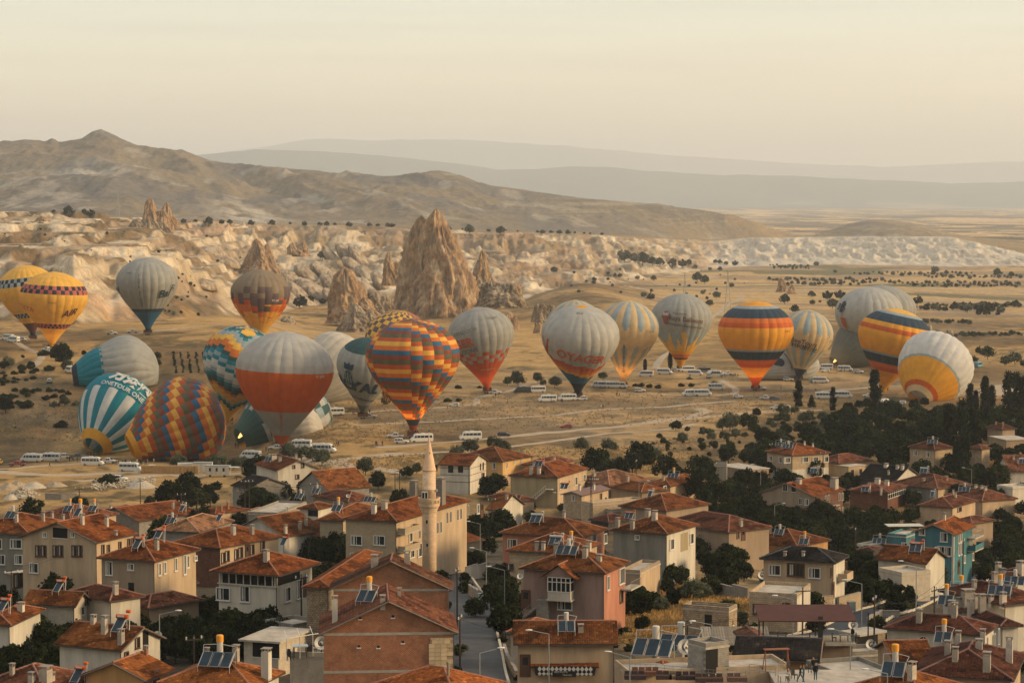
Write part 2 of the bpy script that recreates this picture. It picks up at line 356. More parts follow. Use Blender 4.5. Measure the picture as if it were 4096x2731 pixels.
# low sheet far round about, so that the land goes on outside the frame
mb = MB(); mb.add([(-50000,-3000,-160),(50000,-3000,-160),(50000,60500,-160),(-50000,60500,-160)], [(0,1,2,3)])
o = mb.build('plain', mat('plain', (.3,.24,.15), scale=.002)); tag(o, 'wide dry plain running on all round', kind='structure')
# ---------------------------------------------------------------- far mountain ranges
def mountain_range(name, Y0, prof, depth, label, seed, colr):
 A = np.linspace(-1200,5300,420); V = np.linspace(0,1,46); AA, VV = np.meshgrid(A, V)
 px, py = zip(*prof); Yr = Y0 + depth * .5
 zt = zpix(np.interp(AA, px, py), Yr); zb = -128
 YY = Y0 + VV * depth; XX = (AA - 2048) / F * Yr
 pr = np.where(VV < .5, sstep(-.1,.5, VV) ** 1.3,1 - sstep(.5,1.05, VV)); pr = pr / pr.max()
 sp = ridged(XX / 1500 + YY / 5000, YY / 4000, seed, 4)
 Z = zb + (zt - zb) * pr * (1 + (sp - .62) * .45 * np.sin(np.pi * np.clip(VV * 2,0,1))) + (fbm(XX / 260, YY / 400, seed + 3,4) - .5) * 22 * pr
 v = np.stack([XX, YY, Z], -1).reshape(-1,3); nc = len(A)
 i = (np.arange(len(V) - 1)[:, None] * nc + np.arange(nc - 1)[None]).ravel()
 n_ = fbm(XX / 900, YY / 500, seed + 9,4); c = lerp(np.array(colr) * np.ones(n_.shape + (3,)), np.array([.42,.34,.2]), sstep(.55,.68, n_) * .6 * (1 - sstep(.1,.3, pr)))
 me = grid_mesh(name, v, np.stack([i, i + 1, i + nc + 1, i + nc], 1).astype(np.int32), c)
 me.materials.append(mat('range_' + str(seed),(0,0,0), attr=True, var=.15, scale=.002)); return tag(obj(name, me), label, kind='structure')
mountain_range('mountain_range', 21000, [(-1200,700),(600,640),(836,622),(1045,603),(1220,603),(1400,612),(1568,628),(1740,645),(2003,680),(2177,676),(2300,666),(2438,670),(2600,684),(2900,700),(3160,703),(3309,712),(3480,720),(3657,728),(3800,735),(4096,728),(5300,720)], 7000, 'hazy blue mountain range beyond the plain', 201,(.10,.115,.10))
mountain_range('mountain_range', 41000, [(-1200,640),(600,640),(836,618),(1080,585),(1219,562),(1324,556),(1500,565),(1700,560),(1900,562),(2090,575),(2400,600),(2700,625),(2960,640),(3100,650),(3500,670),(3750,660),(3950,650),(4096,650),(5300,640)], 9000, 'faintest far mountain range under the sky', 231,(.12,.12,.10))
# ---------------------------------------------------------------- the air
HAZE_K = 5.0e-5
mb = MB(); mb.box((0,29000,(-162 + 1200) / 2),(110000,64000,1200 + 162))
hm = bpy.data.materials.new('haze'); hm.use_nodes = True; nt = hm.node_tree
for q_ in list(nt.nodes): nt.nodes.remove(q_)
o_ = nt.nodes.new('ShaderNodeOutputMaterial'); pv = nt.nodes.new('ShaderNodeVolumePrincipled'); nt.links.new(pv.outputs[0], o_.inputs['Volume'])
pv.inputs['Color'].default_value = (.88,.93,.96,1); pv.inputs['Density'].default_value = HAZE_K; pv.inputs['Anisotropy'].default_value = 0.25
tag(mb.build('haze', hm), 'thin morning haze', kind='stuff')
# ---------------------------------------------------------------- hot-air balloons
PAL = dict(Y=(.76,.44,.09), A=(.76,.36,.045), O=(.62,.17,.035), R=(.48,.10,.03), M=(.23,.06,.03), G=(.11,.115,.06), B=(.035,.13,.22), W=(.44,.42,.37),
           S=(.345,.335,.295), K=(.02,.03,.045), N=(.025,.05,.075), T=(.01,.20,.25), C=(.60,.44,.24), L=(.22,.36,.42), P=(.25,.19,.12), D=(.13,.09,.085), E=(.30,.37,.38),
           H=(.04,.09,.09), I=(.62,.60,.55), J=(.15,.155,.12), F=(.55,.11,.02), Q=(.46,.13,.10), Z=(.11,.045,.03), V=(.025,.075,.075), X=(.56,.50,.40))
def fabric(k):
 name = 'fabric_' + k
 if name in MATS: return MATS[name]
 m, nt, b, o = new_mat(name); n = nt.nodes.new; l = nt.links.new
 t = n('ShaderNodeTexCoord'); z = n('ShaderNodeTexNoise'); z.inputs['Scale'].default_value = .35; z.inputs['Detail'].default_value = 6; l(t.outputs['Object'], z.inputs[0])
 r = n('ShaderNodeMapRange'); r.inputs[1].default_value = .3; r.inputs[2].default_value = .7; r.inputs[3].default_value = .88; r.inputs[4].default_value = 1.1; l(z.outputs[0], r.inputs[0])
 c = n('ShaderNodeRGB'); c.outputs[0].default_value = (*PAL[k], 1); s = n('ShaderNodeVectorMath'); s.operation = 'SCALE'; l(c.outputs[0], s.inputs[0]); l(r.outputs[0], s.inputs[3])
 l(s.outputs[0], b.inputs['Base Color']); b.inputs['Roughness'].default_value = .6
 tr = n('ShaderNodeBsdfTranslucent'); l(s.outputs[0], tr.inputs[0]); mx = n('ShaderNodeMixShader'); mx.inputs[0].default_value = .3
 w_ = n('ShaderNodeTexNoise'); w_.inputs['Scale'].default_value = .9; w_.inputs['Detail'].default_value = 3; l(t.outputs['Object'], w_.inputs[0])
 bp = n('ShaderNodeBump'); bp.inputs['Strength'].default_value = .35; bp.inputs['Distance'].default_value = .35; l(w_.outputs[0], bp.inputs['Height']); l(bp.outputs[0], b.inputs['Normal'])
 l(b.outputs[0], mx.inputs[1]); l(tr.outputs[0], mx.inputs[2]); l(mx.outputs[0], o.inputs[0]); MATS[name] = m; return m
for k_, c_ in PAL.items():
 l_ = sum(c_) / 3; PAL[k_] = tuple(max(.003, l_ + (q_ - l_) * (1.06 if max(c_) > 1.5 * min(c_) else 1)) for q_ in c_)
PK = sorted(PAL); PMATS = None
PROF = [(0,.10),(.05,.155),(.12,.265),(.22,.45),(.34,.67),(.46,.86),(.56,.965),(.64,1.0),(.72,.985),(.80,.90),(.87,.76),(.93,.57),(.975,.33),(1,.0)]
_z = np.array([p[0] for p in PROF]); _r = np.array([p[1] for p in PROF])
_zz = np.linspace(0,1,400); _rr = np.interp(_zz, _z, _r)
for _ in range(12): _rr[1:-1] = (_rr[:-2] + 2 * _rr[1:-1] + _rr[2:]) / 4
_sl = np.concatenate([[0], np.cumsum(np.hypot(np.diff(_zz) * 1.18, np.diff(_rr) / 2))]); _sl /= _sl[-1]
def prof_v(v, taper=1.0):   # v: 0 crown .. 1 mouth, by length along the cloth
 z = np.interp(1 - v, _sl, _zz); return z, np.interp(z, _zz, _rr)
def text_mesh(txt, bold=0.0, shear=0.0, sp=1.0):
 c = bpy.data.curves.new('lettering', 'FONT'); c.body = txt; c.size = 1; c.align_x = 'CENTER'; c.offset = bold; c.shear = shear; c.space_character = sp; c.resolution_u = 3
 o = bpy.data.objects.new('lettering', c); COL.objects.link(o); dg = bpy.context.evaluated_depsgraph_get(); dg.update()
 me = bpy.data.meshes.new_from_object(o.evaluated_get(dg)); bpy.data.objects.remove(o); bpy.data.curves.remove(c); return me
NG = 24
class Balloon:
 def __init__(s, label, mouth, W, gy, H=None, tilt=0, toward=0, axis=None, sq=1.0, color=None, rows=24, skirt='K', rot=0, lit=0, group='hot-air balloons over the valley', puff=.030, lying=False, sag=0.0):
  g = hit(mouth[0], gy); s.s = ppm(g); s.R = W / s.s / 2; s.H = (H / s.s) if H else s.R * 2 * 1.18
  d = ray(*mouth); k = g.y / d.y; s.m = d * k; s.g = g; s.rot = R(rot)
  if axis is not None: a = Vector(axis).normalized()
  else: a = Vector((math.sin(R(tilt)),-math.sin(R(toward)), math.cos(R(tilt)) * math.cos(R(toward)))).normalized()
  s.a = a; s.ex = Vector((0,1,0)).cross(a).normalized() if abs(a.y) < .95 else Vector((1,0,0)); s.ey = a.cross(s.ex).normalized()
  s.sq = sq; s.lying = lying; s.loc = Vector((g.x, g.y, g.z)); s.sag = sag
  s.t = thing('hot_air_balloon', s.loc, 0, label, 'hot-air balloon', group)
  s.rows = rows; gores = []; CG = 4
  mats = [fabric(q) for q in PK]; ix = {q: i for i, q in enumerate(PK)}
  RPR = 2 if rows < 40 else 1
  for gi in range(NG):
   nv = rows * RPR; vs = []; fs = []; ms = []
   for i in range(nv + 1):
    v = i / nv * (1 - .0)
    for j in range(CG + 1):
     th = 2 * math.pi * (gi + j / CG) / NG + s.rot
     vs.append(s.surf(th, v, puff * math.sin(math.pi * j / CG)) - s.loc)
   for i in range(nv):
    for j in range(CG):
     q = i * (CG + 1) + j; fs.append((q, q + 1, q + CG + 2, q + CG + 1)); ms.append(ix[color(gi, i // RPR, (i + .5) / nv, j)])
   used = sorted(set(ms)); me = bpy.data.meshes.new('gore'); me.from_pydata([tuple(v) for v in vs], [], fs)
   for u in used: me.materials.append(mats[u])
   me.polygons.foreach_set('material_index', [used.index(q) for q in ms]); me.polygons.foreach_set('use_smooth', [True] * len(fs)); me.update()
   obj('gore', me, s.t)
  # load tapes / crown ring
  if not lying:
   mb = MB(); n = 20; zt = [(.045,.99),(0,.1)]
   ring = [s.surf(2 * math.pi * i / n, 1,0) - s.loc for i in range(n)]; lo = [p - s.a * (s.H * .045) * 1 + (s.m - s.loc - p) * .22 for p in ring]
   mb.add(ring + lo, [(i, (i + 1) % n, n + (i + 1) % n, n + i) for i in range(n)]); mb.build('skirt', fabric(skirt), s.t, True)
   s.basket(lit)
  elif lit: s.flame(s.m + Vector((-.6,-.3,.4)), Vector((.75,.1,.65)),5.0)
 def surf(s, th, v, puff=0):
  z, r = prof_v(v); z = float(z); r = float(r)
  if s.lying and z < .62: r = .28 + .72 * math.sin(math.pi / 2 * z / .62)
  c = s.a * (z * s.H); rr = r * s.R * (1 + puff * min(1, r * 1.3))
  p = s.m + c + (s.ex * math.cos(th) + s.ey * math.sin(th)) * rr
  if s.lying:
   f = s.loc.z + .12; p.z = f + (p.z - f) * s.sq
   if p.z < f:
    k = (f - p.z); p.z = f + .02 * math.sin(th * 9); q = Vector((p.x - (s.m + c).x, p.y - (s.m + c).y));
    if q.length > .1: q = q.normalized() * min(k * .12,1.0); p.x += q.x; p.y += q.y
   elif s.sag: p.z -= s.sag * (math.sin(th * 3 + v * 7) * .5 + math.sin(v * 17 + th) * .4) * min(1,(p.z - f) / 5)
  return p
 def basket(s, lit):
  top = s.m - s.a * (s.H * .02); g = s.g; h = 1.25; bz = g.z + .75
  bx = Vector((top.x, top.y, bz)); mb = MB(); t = s.t; L_ = s.loc
  def rel(v): return (v[0] - L_.x, v[1] - L_.y, v[2] - L_.z)
  wk = mat('wicker', (.13,.07,.035), bump=.5, scale=14, var=.3); st = mat('dark_metal', (.05,.05,.05), rough=.5, metal=.6)
  for i in range(6):
   mb.box(rel((bx.x, bx.y, bz + .09 + i * .2)),(3.6 - (.12 if i % 2 else 0),1.7 - (.12 if i % 2 else 0),.2))
  mb.build('basket', wk, t)
  m2 = MB(); m2.tube(rel((bx.x - 1.82, bx.y - .87, bz + 1.25)), rel((bx.x + 1.82, bx.y - .87, bz + 1.25)),.09, n=6); m2.tube(rel((bx.x - 1.82, bx.y + .87, bz + 1.25)), rel((bx.x + 1.82, bx.y + .87, bz + 1.25)),.09, n=6)
  m2.tube(rel((bx.x - 1.82, bx.y - .87, bz + 1.25)), rel((bx.x - 1.82, bx.y + .87, bz + 1.25)),.09, n=6); m2.tube(rel((bx.x + 1.82, bx.y - .87, bz + 1.25)), rel((bx.x + 1.82, bx.y + .87, bz + 1.25)),.09, n=6)
  m2.build('rim', mat('basket_leather', (.16,.05,.02)), t)
  bt = Vector((bx.x + (top.x - bx.x) * .5, bx.y, bz + 3.0))
  m3 = MB()
  for a in (-1,1):
   for b in (-1,1):
    m3.tube(rel((bx.x + a * 1.7, bx.y + b * .8, bz + 1.2)), rel((bt.x + a * .5, bt.y + b * .4, bt.z)),.05, n=5)
    e = s.m + (s.ex * a + s.ey * b) * (s.R * .07); m3.tube(rel((bt.x + a * .5, bt.y + b * .4, bt.z)), rel(e),.025, n=4)
  m3.build('cables', st, t)
  m4 = MB(); m4.box(rel(bt),(1.3,.9,.1)); [m4.tube(rel((bt.x + a, bt.y, bt.z)), rel((bt.x + a, bt.y, bt.z + .6)),.2,.26, n=8) for a in (-.35,.35)]
  m4.build('burner', st, t)
  if lit: s.flame(bt + Vector((0,0,.55)), s.m + s.a * 2 - bt, 3.4 if lit == 1 else 5.5, lit)
  for i in range(int(4 + s.R * 0.2)): PASS.append((bx.x - 1.4 + i * .55, bx.y + random.uniform(-.4,.4), bz + .25))
 def flame(s, p, d, ln, lit=1):
  p = Vector(p); d = Vector(d).normalized(); mb = MB(); n = 8; vs = []
  pr = [(0,.16),(.12,.42),(.3,.55),(.5,.48),(.72,.28),(.9,.12),(1,.02)]; q = d.to_track_quat('Z', 'Y')
  for z, r in pr:
   for i in range(n):
    a = 2 * math.pi * i / n; w_ = 1 + .35 * math.sin(3 * a + z * 9); vs.append(p + q @ Vector((r * w_ * math.cos(a) + .15 * math.sin(z * 8), r * w_ * math.sin(a), z * ln)) - s.loc)
  mb.add(vs, [(k * n + i, k * n + (i + 1) % n, (k + 1) * n + (i + 1) % n, (k + 1) * n + i) for k in range(len(pr) - 1) for i in range(n)])
  fm = MATS.get('flame')
  if not fm:
   fm, nt, b, o = new_mat('flame'); e = nt.nodes.new('ShaderNodeEmission'); e.inputs[0].default_value = (1,.52,.14,1); e.inputs[1].default_value = 2.2; nt.links.new(e.outputs[0], o.inputs[0]); MATS['flame'] = fm
  mb.build('flame', fm, s.t, True)
  ld = bpy.data.lights.new('flame_light', 'POINT'); ld.energy = 600 * (1.0 if lit == 1 else 3); ld.color = (1,.45,.12); ld.shadow_soft_size = .6
  lo = bpy.data.objects.new('flame_light', ld); COL.objects.link(lo); lo.parent = s.t; lo.location = p + d * ln * .9 - s.loc
 def write(s, txt, az, v, h, col, bold=0.01, shear=0, rot=0, sp=1.0, vertical=False, sx=1.0, name='lettering'):
  me = text_mesh(txt, bold, shear, sp); s.wrap(me, az, v, h, rot, sx); me.materials.clear(); me.materials.append(fabric(col)); return obj(name, me, s.t)
 def wrap(s, me, az, v, h, rot=0, sx=1.0):
  """lay a flat drawing (metres = h per unit) on the cloth"""
  z0, r0 = prof_v(v); th0 = R(-90 + az); lv = s.H * 1.25; ca, sa = math.cos(R(rot)), math.sin(R(rot))
  for q in me.vertices:
   x, y = q.co.x * h * sx, (q.co.y - .35) * h; x, y = x * ca - y * sa, x * sa + y * ca
   vv = v - y / lv; zz, r1 = prof_v(vv); q.co = s.surf(th0 + x / (max(float(r0),.25) * s.R), min(max(vv, .01),.99),.062) - s.loc
  me.update()
 def patch(s, poly, az, v, h, col, name='emblem', rot=0):
  mb = MB()
  for pl in poly:
   n = len(pl); c = (sum(p[0] for p in pl) / n, sum(p[1] for p in pl) / n)
   mb.add([(x, y + .35,0) for x, y in pl] + [(c[0], c[1] + .35,0)], [(i, (i + 1) % n, n) for i in range(n)])
  me = mb.mesh(name, fabric(col)); bm = bmesh.new(); bm.from_mesh(me); bmesh.ops.subdivide_edges(bm, edges=bm.edges, cuts=2, use_grid_fill=True); bm.to_mesh(me); bm.free()
  s.wrap(me, az, v, h, rot); return obj(name, me, s.t)
PASS = []
def solid(k): return lambda g, r, v, j: k
def bands(*bs):   # (v_end, key)
 def f(g, r, v, j):
  for e, k in bs:
   if v < e: return k
  return bs[-1][1]
 return f
SEQ = 'BMGRYO'
def patchwork(start, offs, mouth=(.93, 'K')):
 def f(g, r, v, j):
  if v > mouth[0]: return mouth[1]
  return SEQ[(r - offs[g % len(offs)] + start) % 6]
 return f
h_ = lambda *a: (math.sin(sum(x * y for x, y in zip(a, (12.9,78.2,37.7)))) * 43758.5) % 1.0
# 1,2 yellow pair at the left
def checks(bandsv, base, c1, c2, bottom):
 def f(g, r, v, j):
  for a, b in bandsv:
   if a <= v < b: return (c1, c2)[((g * 2 + (j > 1)) + (1 if v > (a + b) / 2 else 0)) % 2]
  if v > bottom[0]: return bottom[1]
  return base
 return f
b = Balloon('yellow balloon with blue and black check band, cut by the left edge', (131,1330),225,1362, H=272, tilt=-7, rows=32, color=checks(((.32,.40),(.73,.80)), 'Y', 'E', 'K', (.88, 'Z')))
b = Balloon('yellow balloon with red and black check bands, burner lit, near the left edge', (208,1372),262,1397, H=287, tilt=3, rows=32, color=checks(((.32,.40),(.75,.81)), 'Y', 'K', 'Q', (2, 'Y')), skirt='A', lit=1)
b.write('AIR', 43,.60,4.2, 'Z', .02,.4, rot=14); b.write('DOKYA', -57,.56,3.4, 'R', .0,.1, rot=-8); b.write('TC-BTG', 8,.49,.9, 'Z')
# 3 grey with dark blue foot
b = Balloon('grey balloon with dark blue foot and upright lettering below the cliffs', (593,1312),240,1338, tilt=-1, rows=24, color=bands((.755, 'S'),(.79, 'N'),(2, 'B')), skirt='N')
for i, ch in enumerate('FLOWER BALLOONS'): b.write(ch, -6,.36 + i * .025,1.25, 'N')
b.write('Bal', 44,.56,5.0, 'N', .02,.3, rot=8); b.write('Fl', 62,.50,4.0, 'N', .0,.3); b.write('BW', -74,.52,4.5, 'N', .02,.2); b.write('TC-BNF', -30,.33,.9, 'N')
# 4 brown, orange and yellow
def brown(g, r, v, j):
 if v < .36: return 'P'
 if v < .56: return 'PDDPD'[int(h_(g, r // 2) * 5)] if v < .49 else 'DDDFD'[int(h_(g, r // 2) * 5)]
 if v < .74: return ('FOOAD' if v < .66 else 'OAAY')[int(h_(g + 3, r // 2) * (5 if v < .66 else 4))]
 return 'A' if v < .8 and h_(g, 9) > .5 else 'Y'
b = Balloon('brown balloon with orange and yellow foot under the slickrock', (1040,1352),233,1372, rows=28, tilt=1, color=brown, skirt='Y')
b.write('TC-BR', 36,.505,1.3, 'I', .02)
# 5 stepped blue and yellow
def steps(g, r, v, j):
 seq = 'CCCVHTEEYYOOVTETIIETHVOYAYETVYYYYYYY'
 k = r + (0,1,2,3,2,1)[g % 6]; return seq[min(max(k, 0),35)]
b = Balloon('stepped blue, orange and yellow balloon behind the red and grey one', (915,1668),292,1690, H=385, tilt=13, toward=14, rows=32, color=steps, skirt='A')
b.patch([[(math.cos(i * R(20)) * (1 + .12 * (i % 2)), math.sin(i * R(20)) * (1 + .12 * (i % 2))) for i in range(18)]], 20,.06,2.6, 'Y', 'sun_emblem')
# 6 red and grey
b = Balloon('big red and grey balloon with a white top, nearest of the upright balloons', (1125,1772),378,1790, H=450, tilt=3, rows=32, color=bands((.435, 'W'),(.735, 'F'),(.93, 'S'),(2, 'F')), skirt='F', puff=.04)
for i, ch in enumerate('industrial'): b.write(ch, 1,.74 + i * .0195,1.25, 'R', .03, rot=90, sx=1.2)
b.write('TC-BTV', 50,.455,1.1, 'I', .02); b.write('TC-BTV', -75,.455,1.1, 'I', .02)
# 7 grey with dark cap
b = Balloon('grey balloon with dark green-blue cap and big dark lettering', (1452,1645),232,1674, H=308, tilt=5, toward=14, rows=32, color=bands((.26, 'V'),(.90, 'S'),(2, 'J')), skirt='Z')
b.write('YAL', 4,.62,6.0, 'N', .05,.0, rot=-8); b.write('RO', -48,.60,6.0, 'N', .05, rot=-4); b.write('royalballoon.com', -2,.80,1.7, 'N', .02, rot=-14)
b.patch([[(-.5 + math.cos(R(20 * i)) * .45,1.0 + math.sin(R(20 * i)) * .9) for i in range(18)]], -22,.61,3.0, 'N', 'balloon_emblem')
b.patch([[(-.5 + o + math.cos(R(30 * i)) * .07,1.0 + math.sin(R(30 * i)) * .8) for i in range(12)] for o in (-.27,0,.27)], -22,.61,3.03, 'S', 'emblem_stripes')
b.patch([[(-.95,2.0),(-.05,2.0),(.05,2.7),(-.25,2.35),(-.5,2.8),(-.75,2.35),(-1.05,2.7)]], -22,.61,3.0, 'N', 'crown_emblem')
# 8 checkered yellow and grey
def chk(g, r, v, j):
 if g in (5,6,7) and v < .3: return 'LBEM'[int(h_(g, r) * 4)]
 return 'YD'[(g + r) % 2] if (g + 3) % 24 > 5 else 'OJ'[(g + r) % 2]
b = Balloon('checkered yellow and grey balloon peeping over the patchwork balloon', (1545,1600),262,1618, H=372, tilt=12, toward=8, rows=22, color=chk, skirt='G')
# 9 the big patchwork balloon
b = Balloon('patchwork balloon of orange, blue, green and yellow panels with its burner lit', (1652,1700),366,1752, H=428, tilt=0, rows=31, lit=2, color=patchwork(0,(0,0,0,0,1,2,4,5),(.945, 'K')), skirt='M', rot=-30, puff=.035)
b.write('TC-BZD', 34,.50,1.0, 'Z')
# 10 grey with red checkered foot
def ger(c1):
 def f(g, r, v, j):
  if v < .60: return 'S'
  if v < .725: return ('R', 'S')[(int((v - .60) / .0417) + g) % 2]
  return 'R'
 return f
b = Balloon('grey balloon with red check foot right of the patchwork balloon', (1948,1545),262,1572, H=320, tilt=-7, rows=36, color=ger(0), skirt='R', lit=1)
b.write('GER', -32,.49,4.6, 'R', .03, rot=8); b.write('CAPPADOCIA', -30,.385,1.9, 'J', .0, rot=10); b.write('LLOONS', -30,.575,2.4, 'N', .0, rot=10); b.write('TC-BKB', 32,.27,1.1, 'J'); b.write('flyvoyager.com', 14,.80,1.0, 'C')
# 11 striped, hidden behind 12
def lobes(odd=0):
 def f(g, r, v, j):
  if (g + odd) % 2 == 0 or v > .93: return 'C' if v > .06 else 'Y'
  mid = j in (1,2)
  if v < (.44 if mid else .425) and v > .03: return 'E'
  if (.60 if mid else .615) < v < (.88 if mid else .86): return 'E'
  return 'C'
 return f
b = Balloon('cream and blue striped balloon half hidden behind the red-lettered grey one', (2300,1520),232,1536, H=322, rows=40, color=lobes(1), skirt='A')
# 12 voyager
def voy(g, r, v, j):
 s = (abs(((g + 4) % 16) - 8)) * .014; w_ = v + s - .03
 if v < .035: return 'A'
 if v < .05: return 'F'
 for e, k in ((.665, 'W'),(.72, 'R'),(.765, 'O'),(.81, 'A'),(.87, 'B')):
  if w_ < e: return k
 return 'K' if v > .90 else 'B'
b = Balloon('grey balloon with red lettering and orange, yellow and blue foot', (2312,1560),305,1592, H=350, tilt=2, toward=13, rows=44, color=voy, skirt='K')
b.write('OYAGER', 2,.555,4.8, 'R', .03, rot=-9); b.write('CAPPADOCIA', 16,.49,1.8, 'E', rot=-8); b.write('BALLOONS', 10,.635,2.3, 'E', rot=-11); b.write('BVF', -8,.13,1.6, 'J', rot=-10); b.write('V', -67,.50,10, 'R', .01,.2, rot=0, sx=.8)
# 13
b = Balloon('cream and blue striped balloon with its burner lit left of the grey web-address one', (2494,1518),240,1552, H=318, tilt=5, rows=40, color=lobes(0), skirt='A', lit=2)
for i, ch in enumerate('KAPADOKYABALLOONS.COM'): b.write(ch, -8,.60 + i * .0155,1.15, 'Z')
b.write('TC-BLD', 40,.44,1.1, 'J')
# 14
def kaya(g, r, v, j):
 f = .70 + .07 * math.sin(g * 2.4) + .05 * math.sin(g * 5.1 + j)
 if v > .90: return 'Z' if v < .925 else 'A'
 if v > .86: return 'O'
 if v > f: return 'Y' if v < .82 else 'A'
 return 'E' if v > .56 else 'S'
b = Balloon('grey balloon with yellow flames at its foot and a web address', (2722,1460),240,1481, H=288, tilt=1, rows=44, color=kaya, skirt='A')
b.write('kaya Balloons', 6,.435,2.9, 'Z', .01, rot=-6); b.write('www.kapadokyakayaballoons.com', 4,.50,1.5, 'N', .01, rot=-7, sx=.85); b.write('Kapadokya', -8,.375,1.4, 'Z', .0,.3, rot=-4)
BAL_E = [[(math.cos(R(20 * i)) * (.75 if math.sin(R(20 * i)) > -.2 else .55), math.sin(R(20 * i)) * (.9 if math.sin(R(20 * i)) > 0 else 1.3)) for i in range(18)]]
b.patch(BAL_E, -34,.41,2.6, 'M', 'balloon_emblem'); b.patch([[(x - .12,-.05),(x + .1,-.05),(x + .1,.45),(x - .12,.5)] for x in (-.5,-.2,.1,.4)], -34,.40,2.62, 'I', 'emblem_stripes')
b.patch(BAL_E, 2,.61,1.7, 'Y', 'yellow_emblem')
# 15 banded
BD = ((.17, 'A'),(.215, 'E'),(.31, 'N'),(.365, 'O'),(.415, 'F'),(.605, 'A'),(.645, 'E'),(.735, 'N'),(.775, 'O'),(.81, 'F'),(.925, 'A'),(.945, 'F'),(2, 'F'))
b = Balloon('orange-yellow balloon with navy and red bands and glowing foot', (3022,1535),293,1562, H=332, rows=44, color=bands(*BD), skirt='F', lit=2)
b.write('TC-BTC', 48,.44,1.0, 'Z')
# 16
b = Balloon('cream and blue striped balloon with a black foot and dark lettering', (3196,1505),212,1524, H=270, tilt=9, rows=40, color=lambda g, r, v, j: 'K' if v > .89 else lobes(0)(g, r, v, j), skirt='K')
b.write('BeeTours', -8,.535,2.9, 'Z', .01, rot=-6); b.write('利利旅行社', -6,.60,2.3, 'N', .02, rot=-6); b.write('BZB', -4,.10,1.3, 'J'); b.write('TC-BEE', 62,.48,1.0, 'J')
# 17
b = Balloon('cream-grey balloon with a black bird crest, its left side showing', (3480,1445),262,1468, H=300, rows=24, tilt=-2, color=solid('W'), skirt='S')
b.write('BJK', -62,.36,4.0, 'K', .03); b.patch([[(-.5,1.2),(.5,1.2),(.5,-1),(0,-1.3),(-.5,-1)]], -60,.36,2.2, 'K', 'crest'); b.patch([[(-.6,1),(.6,1),(.5,-.4),(0,-1.5),(-.5,-.4)]], -57,.53,2.6, 'R', 'crest_foot')
b = Balloon('pale grey balloon behind the tilted yellow banded one', (3520,1428),272,1452, H=290, rows=24, tilt=1, color=solid('S'), skirt='S')
b.patch(BAL_E, -44,.35,2.6, 'M', 'balloon_emblem'); b.patch([[(x - .12,-.05),(x + .1,-.05),(x + .1,.45),(x - .12,.5)] for x in (-.5,-.2,.1,.4)], -44,.34,2.62, 'I', 'emblem_stripes')
# 18 tilted banded
b = Balloon('tilted yellow balloon with navy, grey and red bands', (3536,1550),292,1566, H=322, tilt=12, rows=44, color=bands((.17, 'Y'),(.215, 'E'),(.31, 'N'),(.355, 'A'),(.40, 'F'),(.605, 'A'),(.645, 'E'),(.735, 'N'),(.775, 'O'),(.81, 'F'),(2, 'A')), skirt='A')
# ---- balloons still lying on the ground
GL = 'balloons being filled on the ground'
def petals(g, r, v, j):
 if v > .95: return 'K'
 lim = .70 - (.035 if j in (1,2) else 0); return 'T' if v > lim else 'S'
b = Balloon('grey balloon with teal petals lying half filled on its side', (290,1500),330,1540, H=345, axis=(1,.2,.10), sq=.84, rows=40, color=petals, lying=True, group=GL, sag=.8)
def onet(g, r, v, j):
 if v > .925: return 'A'
 if v > .53: return 'IT'[(g * 2 + (j > 1)) // 2 % 2]
 if v > .25: return 'T'
 if v > .15: return 'IT'[(g // 2) % 2]
 return 'T' if v < .1 else 'IT'[g % 2]
b = Balloon('teal and white rayed balloon lying with its yellow mouth open', (372,1785),322,1822, H=350, axis=(.40,.70,.60), rows=40, color=onet, lying=True, group=GL)
b.write('ONETOUR ONE WORLD', 8,.49,2.1, 'I', .02, rot=2); b.write('万众国旅', 6,.38,4.9, 'I', .07)
b = Balloon('orange, blue and green patchwork balloon lying with its dark mouth open', (520,1785),350,1840, H=405, axis=(.84,.34,.36), rows=23, color=patchwork(2,(0,0,0,1,2,3,4,5),(.95, 'A')), lying=True, group=GL, rot=20, sag=.3)
def tealp(g, r, v, j):
 if v > .83: return 'V'
 return 'VHTEWJHEW'[int(h_(g // 1, r // 2) * 9)]
b = Balloon('teal checkered balloon lying behind the red and grey one, flame in its mouth', (960,1755),350,1786, H=400, axis=(.80,.42,.34), sq=.95, rows=30, color=tealp, lying=True, lit=1, group=GL)
b = Balloon('cream balloon lying on the ground beside the red and grey one', (1090,1735),220,1776, H=205, axis=(.92,.15,.12), sq=.9, rows=24, color=solid('X'), lying=True, group=GL, sag=.3)
b = Balloon('cream balloon with red letters lying behind the dark-capped balloon', (1215,1590),270,1645, H=330, axis=(.42,.35,.42), rows=24, color=solid('X'), lying=True, group=GL)
b.write('ER', 44,.42,4.2, 'R', .03, rot=0); b.write('CAPPADOCIA', 38,.33,1.8, 'J', rot=0)
b = Balloon('white balloon with sideways lettering lying behind the orange banded one', (3012,1485),170,1520, H=300, axis=(.92,.4,.12), sq=.85, rows=24, color=solid('W'), lying=True, group=GL, sag=.3)
b.write('kaya Balloon', -25,.45,3.0, 'N', .01, rot=0); b.write('kapadokyakaya', -30,.6,1.6, 'N', rot=0); b.patch(BAL_E, -30,.72,2.4, 'K', 'dark_emblem', rot=0)
b = Balloon('dark green balloon lying behind the tilted yellow one, mouth to the left', (3338,1452),210,1470, H=290, axis=(.75,.35,.55), rows=24, color=solid('J'), lying=True, lit=1, group=GL)
